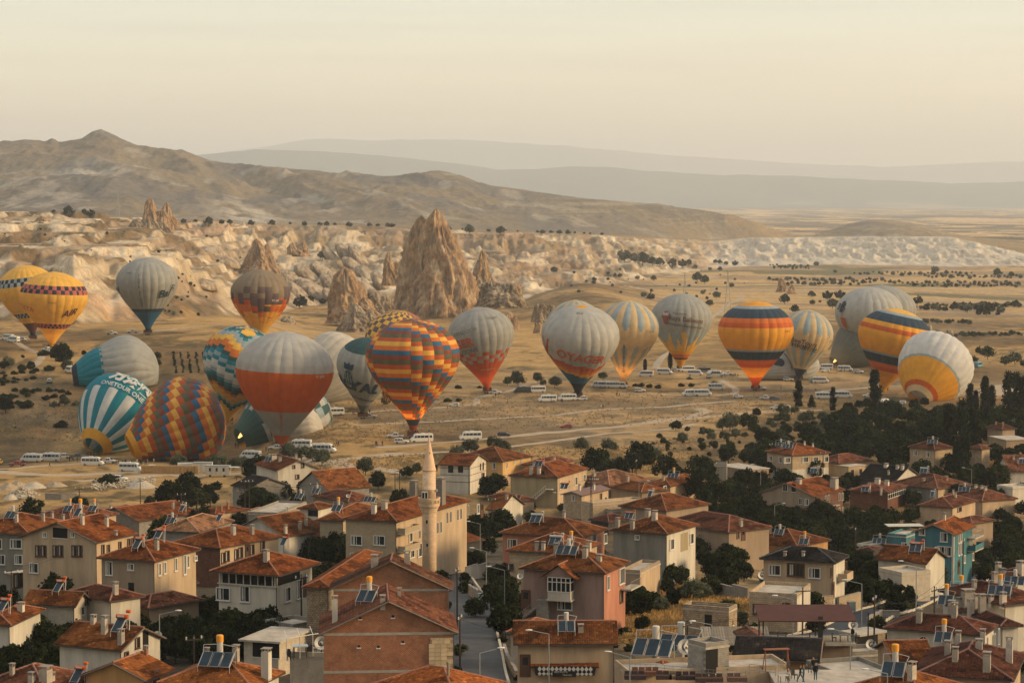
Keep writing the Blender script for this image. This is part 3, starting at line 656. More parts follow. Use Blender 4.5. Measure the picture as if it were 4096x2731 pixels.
b = Balloon('white balloon with yellow foot and red mouth ring lying on its side', (3672,1592),298,1606, H=322, axis=(.45,.62,.58), rows=44, color=bands((.10, 'F'),(.16, 'O'),(.66, 'I'),(.68, 'E'),(.915, 'A'),(.955, 'F'),(2, 'C')), lying=True, group=GL)
# ---------------------------------------------------------------- buildings: materials and builders
ZO = dict(Z1=(0,1700), Z2=(820,1700), Z3=(1640,1700), Z4=(2460,1700), Z5=(3276,1700), B1=(0,2191), B2=(820,2191), B3=(1640,2191), B4=(2460,2191), B5=(3276,2191),
          A1=(0,1400), A2=(820,1300), A4=(2460,1500), A5=(3276,1500), U3=(1640,1100), U4=(2460,1100), U5=(3276,1100), U1=(0,1000), U2=(820,1000), P0=(0,0))
def zp(z, x, y):
 if z == 'P0': return x, y
 a, b = ZO[z]; return a + x / 2.8683, b + y / 2.8683
def masonry(name, c1, c2, mort, bw, bh, ms=.012, var=.35, bump=.5, patch=None):
 if name in MATS: return MATS[name]
 m, nt, b, o = new_mat(name); n = nt.nodes.new; l = nt.links.new
 t = n('ShaderNodeTexCoord'); s = n('ShaderNodeSeparateXYZ'); l(t.outputs['Object'], s.inputs[0]); ad = n('ShaderNodeMath'); l(s.outputs[0], ad.inputs[0]); l(s.outputs[1], ad.inputs[1])
 cb = n('ShaderNodeCombineXYZ'); l(ad.outputs[0], cb.inputs[0]); l(s.outputs[2], cb.inputs[1])
 bt = n('ShaderNodeTexBrick'); l(cb.outputs[0], bt.inputs[0]); bt.inputs['Scale'].default_value = 1; bt.inputs['Brick Width'].default_value = bw; bt.inputs['Row Height'].default_value = bh
 bt.inputs['Mortar Size'].default_value = ms; bt.inputs['Color1'].default_value = (*c1,1); bt.inputs['Color2'].default_value = (*c2,1); bt.inputs['Mortar'].default_value = (*mort, 1); bt.inputs['Bias'].default_value = 0
 z = n('ShaderNodeTexNoise'); z.inputs['Scale'].default_value = .9; z.inputs['Detail'].default_value = 6; z.inputs['Roughness'].default_value = .7; l(t.outputs['Object'], z.inputs[0])
 r = n('ShaderNodeMapRange'); r.inputs[1].default_value = .3; r.inputs[2].default_value = .7; r.inputs[3].default_value = 1 - var; r.inputs[4].default_value = 1 + var * .6; l(z.outputs[0], r.inputs[0])
 q = n('ShaderNodeVectorMath'); q.operation = 'SCALE'; l(bt.outputs[0], q.inputs[0]); l(r.outputs[0], q.inputs[3]); src = q.outputs[0]
 if patch:
  z2 = n('ShaderNodeTexNoise'); z2.inputs['Scale'].default_value = .8; z2.inputs['Detail'].default_value = 4; l(t.outputs['Object'], z2.inputs[0]); r2 = n('ShaderNodeMapRange'); r2.inputs[1].default_value = .5; r2.inputs[2].default_value = .56; l(z2.outputs[0], r2.inputs[0])
  x = n('ShaderNodeMix'); x.data_type = 'RGBA'; l(r2.outputs[0], x.inputs[0]); l(src, x.inputs[6]); x.inputs[7].default_value = (*patch, 1); src = x.outputs[2]
 l(src, b.inputs['Base Color']); bp = n('ShaderNodeBump'); bp.inputs['Strength'].default_value = bump; bp.inputs['Distance'].default_value = .03; l(bt.outputs['Fac'], bp.inputs['Height']); bp.invert = True; l(bp.outputs[0], b.inputs['Normal'])
 MATS[name] = m; return m
WALL = dict(
 cream=lambda: mat('plaster_cream', (.50,.37,.24), var=.14, scale=.7, streak=True, bump=.15), beige=lambda: mat('plaster_beige', (.34,.255,.175), var=.12, scale=.7, streak=True),
 white=lambda: mat('plaster_white', (.58,.53,.44), var=.14, scale=.8, streak=True, bump=.1), grey=lambda: mat('plaster_grey', (.24,.225,.19), var=.18, scale=.7, streak=True),
 yellow=lambda: mat('plaster_yellow', (.62,.39,.16), var=.1, scale=.8, streak=True), ochre=lambda: mat('plaster_ochre', (.48,.27,.11), var=.14, scale=.8, streak=True),
 salmon=lambda: mat('plaster_salmon', (.45,.20,.13), var=.16, scale=.7, streak=True), mauve=lambda: mat('plaster_mauve', (.30,.20,.165), var=.2, scale=.6, streak=True, bump=.15),
 blue=lambda: mat('plaster_blue', (.06,.18,.21), var=.16, scale=.7, streak=True), olive=lambda: mat('plaster_olive', (.36,.29,.17), var=.14, scale=.7, streak=True),
 brick=lambda: masonry('brick_wall', (.34,.10,.033),(.21,.055,.02),(.34,.21,.13),.24,.11,.02,.35), dbrick=lambda: masonry('dark_brick_wall', (.17,.06,.03),(.12,.045,.025),(.15,.10,.07),.24,.1),
 stone=lambda: masonry('stone_wall', (.52,.38,.23),(.40,.29,.175),(.25,.19,.12),.52,.27,.02,.25), tan=lambda: masonry('tan_block_wall', (.42,.32,.20),(.36,.275,.17),(.28,.22,.14),.42,.22,.012,.12),
 block=lambda: masonry('grey_block_wall', (.30,.27,.22),(.25,.22,.18),(.17,.15,.12),.42,.21,.015,.25), rubble=lambda: masonry('rubble_wall', (.46,.34,.21),(.30,.22,.14),(.20,.15,.1),.36,.24,.03,.4),
 wash=lambda: masonry('whitewashed_brick', (.55,.47,.36),(.50,.42,.31),(.40,.33,.24),.24,.11,.014,.25,.5, None), dark=lambda: mat('dark_shed_wall', (.05,.045,.04), var=.3))
def glass(): return mat('window_glass', (.015,.02,.022), rough=.12, spec=.6, var=0)
def wframe(k='w'): return {'w': lambda: mat('white_frame', (.62,.58,.50), rough=.5, var=.05), 'd': lambda: mat('brown_frame', (.10,.05,.03), rough=.6, var=.1), 'g': lambda: mat('grey_frame', (.3,.28,.25), rough=.6)}[k]()
# roof tiles ---------------------------------------------------------------
ROOFC = dict(red=(.175,.053,.014), orange=(.26,.082,.020), brown=(.115,.040,.021), black=(.022,.017,.015), pale=(.27,.125,.062), dull=(.145,.052,.025), salmon=(.42,.18,.12))
tile_mat = mat('clay_tile', (0,0,0), attr=True, var=.22, scale=2.2, rough=.9, spec=.12)
RS = np.random.RandomState(3)
def tile_mesh(planes, c, tw=.30, th=.36, seed=0, ragged=.0):
 """clay tiles laid in courses on every slope; each tile is a small barrel with its own lip"""
 V = []; C = []; q = 0
 for poly in planes:
  P = np.array([tuple(p) for p in poly]); p0, p1 = P[0], P[1]; u = (p1 - p0); u /= np.linalg.norm(u); nrm = np.zeros(3)
  for i in range(len(P)): nrm += np.cross(P[i] - P[0], P[(i + 1) % len(P)] - P[0])
  nrm /= np.linalg.norm(nrm); nrm = nrm if nrm[2] > 0 else -nrm; v = np.cross(nrm, u); v = v if v[2] > 0 else -v
  a = (P - p0) @ u; bb = (P - p0) @ v; x0, x1, y1 = a.min(), a.max(), bb.max()
  gx, gy = np.meshgrid(np.arange(x0 + tw / 2, x1, tw), np.arange(th / 2, y1, th)); gx = gx.ravel(); gy = gy.ravel()
  ins = np.ones(len(gx), bool); n = len(P); sgn = np.sign(np.sum(a * np.roll(bb, -1) - np.roll(a, -1) * bb))
  for i in range(n):
   ax, ay, bx, by = a[i], bb[i], a[(i + 1) % n], bb[(i + 1) % n]; L_ = math.hypot(bx - ax, by - ay)
   if L_ > 1e-6: ins &= sgn * ((bx - ax) * (gy - ay) - (by - ay) * (gx - ax)) / L_ > -.04
  gx = gx[ins]; gy = gy[ins]; k = len(gx)
  if not k: continue
  dx = RS.normal(0,.010, k); dz = RS.normal(0,.009, k); h = tw / 2 * .98; g = th / 2 * 1.10
  base = p0 + np.outer(gx + dx, u) + np.outer(gy, v)
  def pt(su, sv, up): return base + u * (su * h) + v * (sv * g) + nrm * (up + dz)[:, None] if np.ndim(up) else base + u * (su * h) + v * (sv * g) + np.outer(dz + up, nrm)
  vs = np.stack([pt(-1,-1,.045), pt(0,-1,.095), pt(1,-1,.045), pt(-1,1,.01), pt(0,1,.06), pt(1,1,.01), pt(0,-1,.0)], 1)
  V.append(vs.reshape(-1,3)); rnd = RS.uniform(.72,1.22, k) * (1 + RS.normal(0,.06, k)); pn = fbm(base[:, 0] / 1.6 + seed, base[:, 1] / 1.6 + base[:, 2], 7,3)
  col = np.outer(rnd, c); col = col * (1 - .58 * sstep(.50,.66, pn))[:, None] + np.outer(sstep(.68,.8,1 - pn), np.array([.02,.014,.006])); lot = RS.rand(k) < .08
  col[lot] *= 1.7; C.append(np.repeat(col, 7,0))
 if not V: return None
 V = np.concatenate(V); C = np.concatenate(C); nt_ = len(V) // 7; o = (np.arange(nt_) * 7)[:, None]
 f = np.concatenate([o + np.array([[0,1,4,3]]), o + np.array([[1,2,5,4]]), o + np.array([[0,6,2,1]])])
 me = grid_mesh('roof_tiles', V, f.astype(np.int32), C, smooth=False); me.materials.append(tile_mat); return me
def caps(lines, col):
 """half-round ridge tiles laid end to end along ridges and hips"""
 mb = MB()
 for a, b in lines:
  a = Vector(a); b = Vector(b); L_ = (b - a).length
  if L_ < .3: continue
  k = max(1, int(L_ / .42)); d = (b - a) / k
  for i in range(k): mb.tube(a + d * i + Vector((0,0,.03 + .012 * (i % 2))), a + d * (i + 1.08) + Vector((0,0,.03)),.135,.115, n=6)
 return mb
ROOFS = []      # (house empty, planes in world space) for standing things on roofs
HOUSES = []
def plane_from(ps):
 n = Vector((0,0,0)); ps = [Vector(p) for p in ps]
 for i in range(1, len(ps) - 1): n += (ps[i] - ps[0]).cross(ps[i + 1] - ps[0])
 n.normalize(); return ps[0], (n if n.z > 0 else -n)
def inside(p, ps, n, eps=.25):
 k = len(ps); s = 0
 for i in range(k):
  e = ps[(i + 1) % k] - ps[i]
  if e.length < 1e-4: continue
  c = e.normalized().cross(p - ps[i]).dot(n)
  if c < -eps: s |= 1
  if c > eps: s |= 2
 return s != 3
def roof_hit(px, py):
 d = ray(px, py); best = None
 for t, pls in ROOFS:
  for ps in pls:
   p0, n = plane_from(ps); dn = d.dot(n)
   if abs(dn) < 1e-5: continue
   k = p0.dot(n) / dn
   if k < 50 or (best and k > best[0]): continue
   p = d * k
   if inside(p, ps, n): best = (k, p, t, n)
 return best
class House:
 def __init__(s, zone, L, C, Rt, H, kind='hip', wall='cream', wallR=None, roof='red', pitch=21, ov=.5, label='', short='', group='houses of the village', tw=None, base=None, name='house', cat='house', slab=None, band=None, tiles=True, wl=None, wr=None, ch=(), rf=1.0):
  lx, ly = zp(zone, *L); cx, cy = zp(zone, *C); qx, qy = zp(zone, *Rt)
  c = hit(cx, cy, H); z = c.z
  def at(px, py):
   d = ray(px, py); k = z / d.z; return d * k
  l = at(lx, ly); r = at(qx, qy); u = Vector((l.x - c.x, l.y - c.y)); v = Vector((r.x - c.x, r.y - c.y))
  au = math.atan2(u.y, u.x); av = math.atan2(v.y, v.x); dlt = (au - av) % (2 * math.pi); adj = (dlt - math.pi / 2) / 2
  wu, wv = v.length / (u.length + v.length + .01), u.length / (u.length + v.length + .01)
  av2 = av + 2 * adj * wv if True else av; s.rz = av2
  s.a = max(u.length * abs(math.cos(2 * adj * wu)),3); s.b = max(v.length * abs(math.cos(2 * adj * wv)),3)
  s.a = min(s.a, 26); s.b = min(s.b, 30)
  s.c = c; s.gz = min(gz(c.x, c.y), z - 2.2); s.H = z - s.gz; s.M = Matrix.Translation((c.x, c.y, s.gz)) @ Matrix.Rotation(s.rz, 4, 'Z'); s.Mi = s.M.inverted()
  s.t = t = thing(name, (c.x, c.y, s.gz), s.rz, label, cat, group); s.ov = ov; s.wall = wall
  s.s = ppm(c); H_ = s.H; a, b = s.a, s.b
  HOUSES.append((s, short));
  if short: MARKS.append((c.x + (l.x + r.x - 2 * c.x) / 2, c.y + (l.y + r.y - 2 * c.y) / 2, short))
  o2 = ov if kind != 'flat' else 0
  x0, y0, x1, y1 = o2, o2, b - o2, a - o2
  rise = math.tan(R(pitch)); planes = []; lines = []; gab = []
  A, B, C_, D = Vector((0,0, H_)), Vector((b, 0, H_)), Vector((b, a, H_)), Vector((0, a, H_))
  if kind == 'hip':
   hgt = min(a, b) / 2 * rise
   if b >= a: E, F_ = Vector((a / 2, a / 2, H_ + hgt)), Vector((max(b - a / 2, a / 2 + .01), a / 2, H_ + hgt)); planes = [[A, B, F_, E], [B, C_, F_], [C_, D, E, F_], [D, A, E]]; lines = [(A, E),(D, E),(B, F_),(C_, F_),(E, F_)]
   else: E, F_ = Vector((b / 2, b / 2, H_ + hgt)), Vector((b / 2, max(a - b / 2, b / 2 + .01), H_ + hgt)); planes = [[A, B, E], [B, C_, F_, E], [C_, D, F_], [D, A, E, F_]]; lines = [(A, E),(B, E),(C_, F_),(D, F_),(E, F_)]
  elif kind == 'gl':
   hgt = a / 2 * rise; E, F_ = Vector((0, a / 2, H_ + hgt)), Vector((b, a / 2, H_ + hgt)); planes = [[A, B, F_, E], [C_, D, E, F_]]; lines = [(E, F_)]; gab = [('x', x0, hgt),('x', x1, hgt)]
  elif kind == 'gr':
   hgt = b / 2 * rise; E, F_ = Vector((b / 2,0, H_ + hgt)), Vector((b / 2, a, H_ + hgt)); planes = [[B, C_, F_, E], [D, A, E, F_]]; lines = [(E, F_)]; gab = [('y', y0, hgt),('y', y1, hgt)]
  elif kind == 'shed':      # falls towards the face C-R
   hgt = a * rise; E, F_ = Vector((0, a, H_ + hgt)), Vector((b, a, H_ + hgt)); planes = [[A, B, F_, E]]; lines = []
  s.kind = kind; s.planes = planes
  # walls
  mb = MB(); zb = -3.0
  def wallbox(z0, z1, mi):
   mb.box(((x0 + x1) / 2,(y0 + y1) / 2,(z0 + z1) / 2),(x1 - x0, y1 - y0, z1 - z0), mi)
  mats = [WALL[wall]()]
  top = H_ - (.02 if kind != 'flat' else 0)
  if wallR:    # own colour per face: other finishes, and lit and shaded sides painted in
   mats.append(WALL[wallR]()); mb.add([(x0, y0, zb),(x0, y0, top),(x0, y1, zb),(x0, y1, top),(x1, y0, zb),(x1, y0, top),(x1, y1, zb),(x1, y1, top)], [(0,1,3,2)], 0); k0 = 0
   mb.add([(x0, y0, zb),(x0, y0, top),(x0, y1, zb),(x0, y1, top),(x1, y0, zb),(x1, y0, top),(x1, y1, zb),(x1, y1, top)], [(0,4,5,1),(4,6,7,5),(6,2,3,7),(1,5,7,3)], 1)
  else: wallbox(zb, top, 0)
  for ax, p, h in gab:
   th_ = .24; hh = h * (1 - 2 * o2 / (a if ax == 'x' else b))
   if ax == 'x': v3 = [(q, y0, top) for q in (p, p + (th_ if p == x0 else -th_))] + [(q, y1, top) for q in (p, p + (th_ if p == x0 else -th_))] + [(q, a / 2, top + hh - .03 + o2 * rise) for q in (p, p + (th_ if p == x0 else -th_))]
   else: v3 = [(x0, q, top) for q in (p, p + (th_ if p == y0 else -th_))] + [(x1, q, top) for q in (p, p + (th_ if p == y0 else -th_))] + [(b / 2, q, top + hh - .03 + o2 * rise) for q in (p, p + (th_ if p == y0 else -th_))]
   mb.add(v3, [(0,2,4),(1,5,3),(0,4,5,1),(2,3,5,4)], 0 if ax == 'x' or not wallR else 1)
  s.wallobj = mb.build('wall', mats, t)
  if base:      # plinth storey painted another colour
   m2 = MB(); m2.box(((x0 + x1) / 2,(y0 + y1) / 2,(base[1] + zb) / 2),(x1 - x0 + .05, y1 - y0 + .05, base[1] - zb)); m2.build('plinth', WALL[base[0]](), t)
  if band:
   m2 = MB()
   for bz in band: m2.box(((x0 + x1) / 2,(y0 + y1) / 2, bz),(x1 - x0 + .06, y1 - y0 + .06,.28))
   m2.build('concrete_band', mat('concrete', (.33,.29,.23), var=.2, bump=.2), t)
  if planes:
   mb = MB(); zz = Vector((0,0,.16));
   for ps in planes:
    n_ = len(ps); mb.add([p for p in ps] + [p - zz for p in ps], [tuple(range(n_)), tuple(range(2 * n_ - 1, n_ - 1,-1))] + [(i, n_ + i, n_ + (i + 1) % n_, (i + 1) % n_) for i in range(n_)])
   rf_ = RS.uniform(.62,1.08); rg_ = RS.uniform(.92,1.12); rc = ROOFC.get(roof, (.3,.1,.04)); rc = (rc[0] * rf_, rc[1] * rf_ * rg_, rc[2] * rf_ * rg_); ro = mb.build('roof', mat('roof_' + roof, tuple(.55 * q for q in rc), var=.2, bump=.3), t)
   if tiles and roof != 'metal':
    k = tw or (.30 if s.s > 20 else .40 if s.s > 15 else .55); me = tile_mesh(planes, rc, k, k * 1.15, seed=cx)
    if me: tag(obj('roof_tiles', me, ro), kind='stuff')
    cp = caps(lines, rc);
    if cp.v: tag(cp.build('ridge_tiles', mat('ridge_cap_' + roof, tuple(min(1, q * 1.5 + .05) for q in rc), var=.25, scale=2), ro), kind='stuff')
   elif roof == 'metal':
    for ps in planes[:1] + planes[1:]:
     p0, p1 = ps[0], ps[1]; n_ = int((p1 - p0).length / .55); vv = (ps[-1] - ps[0])
     for i in range(n_): q = p0 + (p1 - p0) * ((i + .5) / n_); m3 = MB(); m3.box((0,0,0),(.001,.001,.001));
     m3 = MB(); [m3.tube(p0 + (p1 - p0) * ((i + .5) / n_) + Vector((0,0,.03)), p0 + (p1 - p0) * ((i + .5) / n_) + vv + Vector((0,0,.03)),.06, n=4) for i in range(n_)]
     m3.build('seams', mat('metal_seam', (.42,.30,.24), rough=.5, metal=.3), ro)
   g = MB()
   ed = [(A, B),(A, D)] if kind == 'hip' else [(A, B)] if kind in ('gl', 'shed') else [(A, D)]
   for p, q in ed: g.tube(p + Vector((-.03,-.03,-.12)), q + Vector((-.03,-.03,-.12)),.07, n=6)
   g.tube((x0 - .06, y0 - .06, H_ - .3),(x0 - .06, y0 - .06,0),.05, n=6); g.tube((-.02,-.02, H_ - .15),(x0 - .06, y0 - .06, H_ - .3),.05, n=6)
   g.build('gutter', mat('gutter', (.06,.05,.045), rough=.6), t)
   if kind in ('gl', 'gr'):
    m3 = MB(); E_ = lines[0][0]
    for p in ((A, E_),((D if kind == 'gl' else B), E_)):
     m3.tube(p[0] + Vector((0,0,-.1)), p[1] + Vector((0,0,-.1)),.1, n=4)
    m3.build('verge_board', mat('verge', (.16,.12,.09), var=.2), t)
  else:
   sl = slab if slab is not None else .25; m2 = MB(); m2.box((b / 2, a / 2, H_ + .1),(b + sl * 2, a + sl * 2,.22)); m2.build('roof_slab', mat('roof_concrete', (.40,.34,.26), var=.28, scale=.6, bump=.3), t)
   if sl < .2:
    m3 = MB(); w_ = .2; hp = .45
    for (cx_, cy_, dx, dy) in ((b / 2, w_ / 2, b, w_),(b / 2, a - w_ / 2, b, w_),(w_ / 2, a / 2, w_, a - 2 * w_),(b - w_ / 2, a / 2, w_, a - 2 * w_)): m3.box((cx_, cy_, H_ + .21 + hp / 2),(dx, dy, hp))
    m3.build('parapet', WALL[wall](), t)
   s.planes = planes = [[Vector((0,0, H_ + .21)), Vector((b, 0, H_ + .21)), Vector((b, a, H_ + .21)), Vector((0, a, H_ + .21))]]
  ROOFS.append((s, [[s.M @ p for p in ps] for ps in planes]))
  for spec, face in ((wl, 'L'),(wr, 'R')):
   if spec:
    n_, st = spec[0], spec[1]; sty = spec[2] if len(spec) > 2 else 'w'; W_ = (y1 - y0) if face == 'L' else (x1 - x0)
    for k in range(st):
     for i in range(n_): s.win_at(face, (i + .5) / n_ * W_ + RS.uniform(-.15,.15), H_ - 1.55 - 2.9 * k, 1.15,1.35, sty)
  for q in ch: s.chimney(*zp(zone, q[0], q[1]), *(q[2:]))
 def win_at(s, face, p, z, w=1.2, h=1.4, sty='w'):
  if z - h / 2 < -.6: return
  rm = Matrix.Translation((s.ov, s.ov + p, z)) @ Matrix.Rotation(R(-90),4, 'Z') if face == 'L' else Matrix.Translation((s.ov + p, s.ov, z))
  if s.kind == 'flat': rm = Matrix.Translation((0, p, z)) @ Matrix.Rotation(R(-90),4, 'Z') if face == 'L' else Matrix.Translation((p, 0, z))
  key = (round(w, 2), round(h, 2), sty);
  if key not in WMESH: WMESH[key] = window_meshes(*key)
  fm, gm = WMESH[key]; nm = 'door' if sty in ('D', 'G') else 'window'
  o = obj(nm, fm, s.t); o.matrix_local = rm
  if gm: obj('pane', gm, o)
 def win(s, zone, x, y, face='L', w=1.2, h=1.4, sty='w'):
  px, py = zp(zone, x, y); d = (s.Mi.to_3x3() @ ray(px, py)); o = s.Mi @ Vector((0,0,0)); i = 0 if face == 'L' else 1
  ov = s.ov if s.kind != 'flat' else 0; k = (ov - o[i]) / d[i]; p = o + d * k; q = (p.y - ov) if face == 'L' else (p.x - ov); s.win_at(face, q, p.z, w, h, sty)
 def chimney(s, px, py, w=.6, h=1.5, k='c'):
  if k != 'g': w *= .88; h *= .85
  r = roof_hit(px, py)
  if not r or r[2] is not s:
   r = None; d = ray(px, py)
   for ps in [[s.M @ p for p in q] for q in s.planes]:
    p0, n = plane_from(ps); kk = p0.dot(n) / d.dot(n) if abs(d.dot(n)) > 1e-5 else 0
    if kk > 50 and inside(d * kk, ps, n, 1.0): r = (kk, d * kk, s, n); break
   if not r: return
  p = s.Mi @ r[1]; key = (round(w, 1), round(h, 1), k)
  if key not in CMESH:
   mb = MB(); mb.box((0,0, h / 2 - .35),(w, w * .85, h + .7)); m2 = MB()
   for a_ in (-1,1):
    for b_ in (-1,1): m2.box((a_ * w * .4, b_ * w * .33, h + .15),(.1,.1,.3))
   m2.box((0,0, h + .34),(w + .12, w * .85 + .12,.08))
   CMESH[key] = (mb.mesh('chimney', {'c': mat('chimney_render', (.38,.32,.25), var=.22, scale=1.5, objvar=.25), 'g': mat('chimney_grey', (.19,.165,.13), var=.1), 'b': WALL['brick'](), 'w': WALL['white']()}[k]), m2.mesh('chimney_cap', mat('cap_stone', (.26,.22,.18), var=.2)))
  o = obj('chimney', CMESH[key][0], s.t); o.location = p; obj('chimney_cap', CMESH[key][1], o)
WMESH = {}; CMESH = {}
def window_meshes(w, h, sty):
 f = MB(); g = MB(); fr = 'd' if sty in ('d', 'D') else 'g' if sty == 'G' else 'w'; t = .09
 if sty == 'a':
  n = 10; pts = [(-w / 2,-h / 2),(w / 2,-h / 2)] + [(w / 2 * math.cos(math.pi * i / n), h / 2 - w / 2 + w / 2 * math.sin(math.pi * i / n)) for i in range(n + 1)]
  g.add([(x, -.03, z) for x, z in pts], [tuple(range(len(pts)))]); k = len(pts)
  out_ = [(x * 1.22, z + (0 if z > -h / 2 + .01 else -.1) + (.08 if z > 0 else 0)) for x, z in pts]
  f.add([(x, -.06, z) for x, z in out_] + [(x, -.06, z) for x, z in pts] + [(x, .0, z) for x, z in out_], [(i, (i + 1) % k, k + (i + 1) % k, k + i) for i in range(k)] + [(i, 2 * k + i, 2 * k + (i + 1) % k, (i + 1) % k) for i in range(k)])
  f.box((0,-.045,0),(.06,.03, h * .95))
 elif sty == 'v':     # flat near-black sheet on the wall, painting the shade of an open void
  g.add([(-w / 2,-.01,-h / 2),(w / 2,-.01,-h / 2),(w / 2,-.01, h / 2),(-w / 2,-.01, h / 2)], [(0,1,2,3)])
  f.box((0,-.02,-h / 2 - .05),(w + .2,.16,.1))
 elif sty in ('D', 'G'):
  f.box((0,-.03,0),(w, .08, h)); f.box((0,-.05, h / 2 + .05),(w + .2,.14,.1)); [f.box((a, -.05,0),(.1,.14, h)) for a in (-w / 2 - .05, w / 2 + .05)]
  g.add([(-w * .3,-.075, h * .05),(w * .3,-.075, h * .05),(w * .3,-.075, h * .4),(-w * .3,-.075, h * .4)], [(0,1,2,3)])
 else:
  for a in (-1,1): f.box((a * (w / 2 + t * .3),-.05,0),(t * 1.5,.14, h + t)); f.box((0,-.05, a * (h / 2)),(w - t * .6,.14, t * 1.2))
  f.box((0,-.035,0),(.07,.1, h - t)); f.box((0,-.08,-h / 2 - .09),(w + .3,.22,.07))
  if w > 1.9: [f.box((a * w / 4,-.035,0),(.05,.1, h - t)) for a in (-1,1)]
  g.box((0,-.01,0),(w - .05,.04, h - .05))
  g.box((-w * .27,-.034,.0),(w * .22,.01, h * .86),1)
 gm = g.mesh('pane', [glass() if sty != 'v' else mat('painted_shade', (.012,.011,.01), var=0), mat('curtain', (.42,.39,.33), var=.15)])
 return f.mesh('window', wframe(fr)), gm
# ---------------------------------------------------------------- things that stand on roofs
PROTO = {}
def proto(key, fn):
 """build one of a kind, keep it for copying; first use takes the original"""
 if key not in PROTO: PROTO[key] = [fn(), False]
 return PROTO[key]
def place(key, fn, loc, rz, phrase=None, group=None, scale=1.0, label=None, sc3=None):
 p = proto(key, fn)
 if not p[1]:
  p[1] = True; o = p[0]; KIDS[o.name] = [(k, list(k.children)) for k in o.children]; o.location = loc; o.rotation_euler = (0,0, rz); o.scale = sc3 if sc3 else (scale,) * 3
 else: o = copy_thing(p[0], loc, rz, scale, sc3=sc3)
 if 'label' in o: del o['label']
 if label: o['label'] = label
 if group: o['group'] = group
 if phrase: auto(o, phrase)
 return o
def solar_panel_mesh(): pass
def heater(kind, n):
 def fn():
  t = thing('solar_water_heater', (0,0,0),0, None, 'solar water heater'); al = mat('aluminium', (.42,.40,.37), rough=.45, metal=.4); pn = mat('collector_glass', (.008,.022,.032), rough=.35, spec=.2, var=.5, scale=1.5)
  til = R(38); q = Matrix.Rotation(til, 4, 'X')
  for i in range(n):
   x = (i - (n - 1) / 2) * 1.12; M = Matrix.Translation((x, 0,.75)) @ q; m = MB(); m.box((0,0,0),(1.0,1.9,.07),0, M); o = m.build('panel', al, t)
   m = MB(); m.box((0,0,.045),(.92,1.82,.02),0, M); m.build('glazing', pn, o)
  m = MB()
  for x in (-n * .56, n * .56):
   m.tube((x, .75,1.32),(x, .85,-.6),.035, n=5); m.tube((x, -.75,.2),(x, -.75,-.4),.03, n=5); m.tube((x, -.75,.15),(x, .75,1.3),.03, n=5)
  if kind == 'tank':
   m.tube((n * .56 + .35,.8,1.9),(n * .56 + .35,.6,-.5),.06, n=6)
   m.build('stand', mat('white_pipe', (.55,.52,.46), rough=.5), t)
   m = MB(); m.tube((-n * .56 - .1,.82,1.55),(n * .56 + .1,.82,1.55),.24, n=12); m.build('tank', mat('orange_tank', (.58,.11,.02), rough=.4, var=.08), t)
   m = MB(); m.tube((n * .56 - .1,.95,2.1),(n * .56 + .35,.95,2.1),.19, n=10); m.build('header_tank', mat('orange_tank', (.5,.1,.02)), t)
   m = MB(); m.box((-.05,.56,1.6),(n * .8,.03,.17)); m.build('label_strip', mat('white_frame', (.6,.56,.5)), t)
  elif kind == 'white':
   m.tube((n * .56 + .35,.8,1.9),(n * .56 + .35,.6,-.5),.06, n=6); m.build('stand', mat('white_pipe', (.55,.52,.46), rough=.5), t)
   m = MB(); m.tube((-n * .56 - .1,.82,1.55),(n * .56 + .1,.82,1.55),.24, n=12); m.build('tank', mat('steel_tank', (.52,.5,.46), rough=.35, metal=.3), t)
   m = MB(); m.tube((n * .56 - .1,.95,2.1),(n * .56 + .35,.95,2.1),.19, n=10); m.build('header_tank', mat('steel_tank', (.5,.5,.46)), t)
  else:
   m.tube((n * .56,.75,1.35),(n * .56 + .25,.9,1.9),.035, n=5); m.tube((n * .56 + .25,.9,1.9),(.3,.95,2.1),.035, n=5)
   m.tube((-n * .56,.75,1.35),(-n * .56,.9,2.0),.035, n=5); m.tube((-n * .56,.9,2.0),(-.2,.95,2.1),.035, n=5); m.build('stand', mat('white_pipe', (.55,.52,.46), rough=.5), t)
   m = MB(); m.tube((0,1.0,-.4),(0,1.0,2.35),.31, n=14); m.build('tank', mat('barrel_white', (.50,.46,.40), rough=.5, var=.2, streak=True), t)
   if kind == 'barrel': m = MB(); m.tube((0,1.0,2.35),(0,1.0,2.95),.36, n=14); m.lathe([(.36,0),(.3,.08),(.05,.12)], 14, c=(0,1.0,2.95)); m.build('tank_cap', mat('yellow_cap', (.72,.30,.03), rough=.5, var=.1), t)
   else: m = MB(); m.lathe([(.33,0),(.3,.08),(.05,.12)], 14, c=(0,1.0,2.35)); m.build('tank_cap', mat('steel_tank', (.5,.5,.46)), t)
  return t
 return fn
HPH = dict(tank='solar heater with lying orange tank', white='solar heater with lying pale tank', barrel='solar heater with yellow-capped barrel', pbarrel='solar heater with plain pale barrel')
def sheater(zone, x, y, kind='tank', n=2, rz=20, sc=1.0):
 px, py = zp(zone, x, y); r = roof_hit(px, py); p = r[1] if r else hit(px, py, 5)
 return place('heater%s%d' % (kind, n), heater(kind, n), p + Vector((0,0,.2)), R(-rz), HPH[kind] + (', one panel', ', two panels', ', three panels')[n - 1], 'solar water heaters on the roofs', sc * .84)
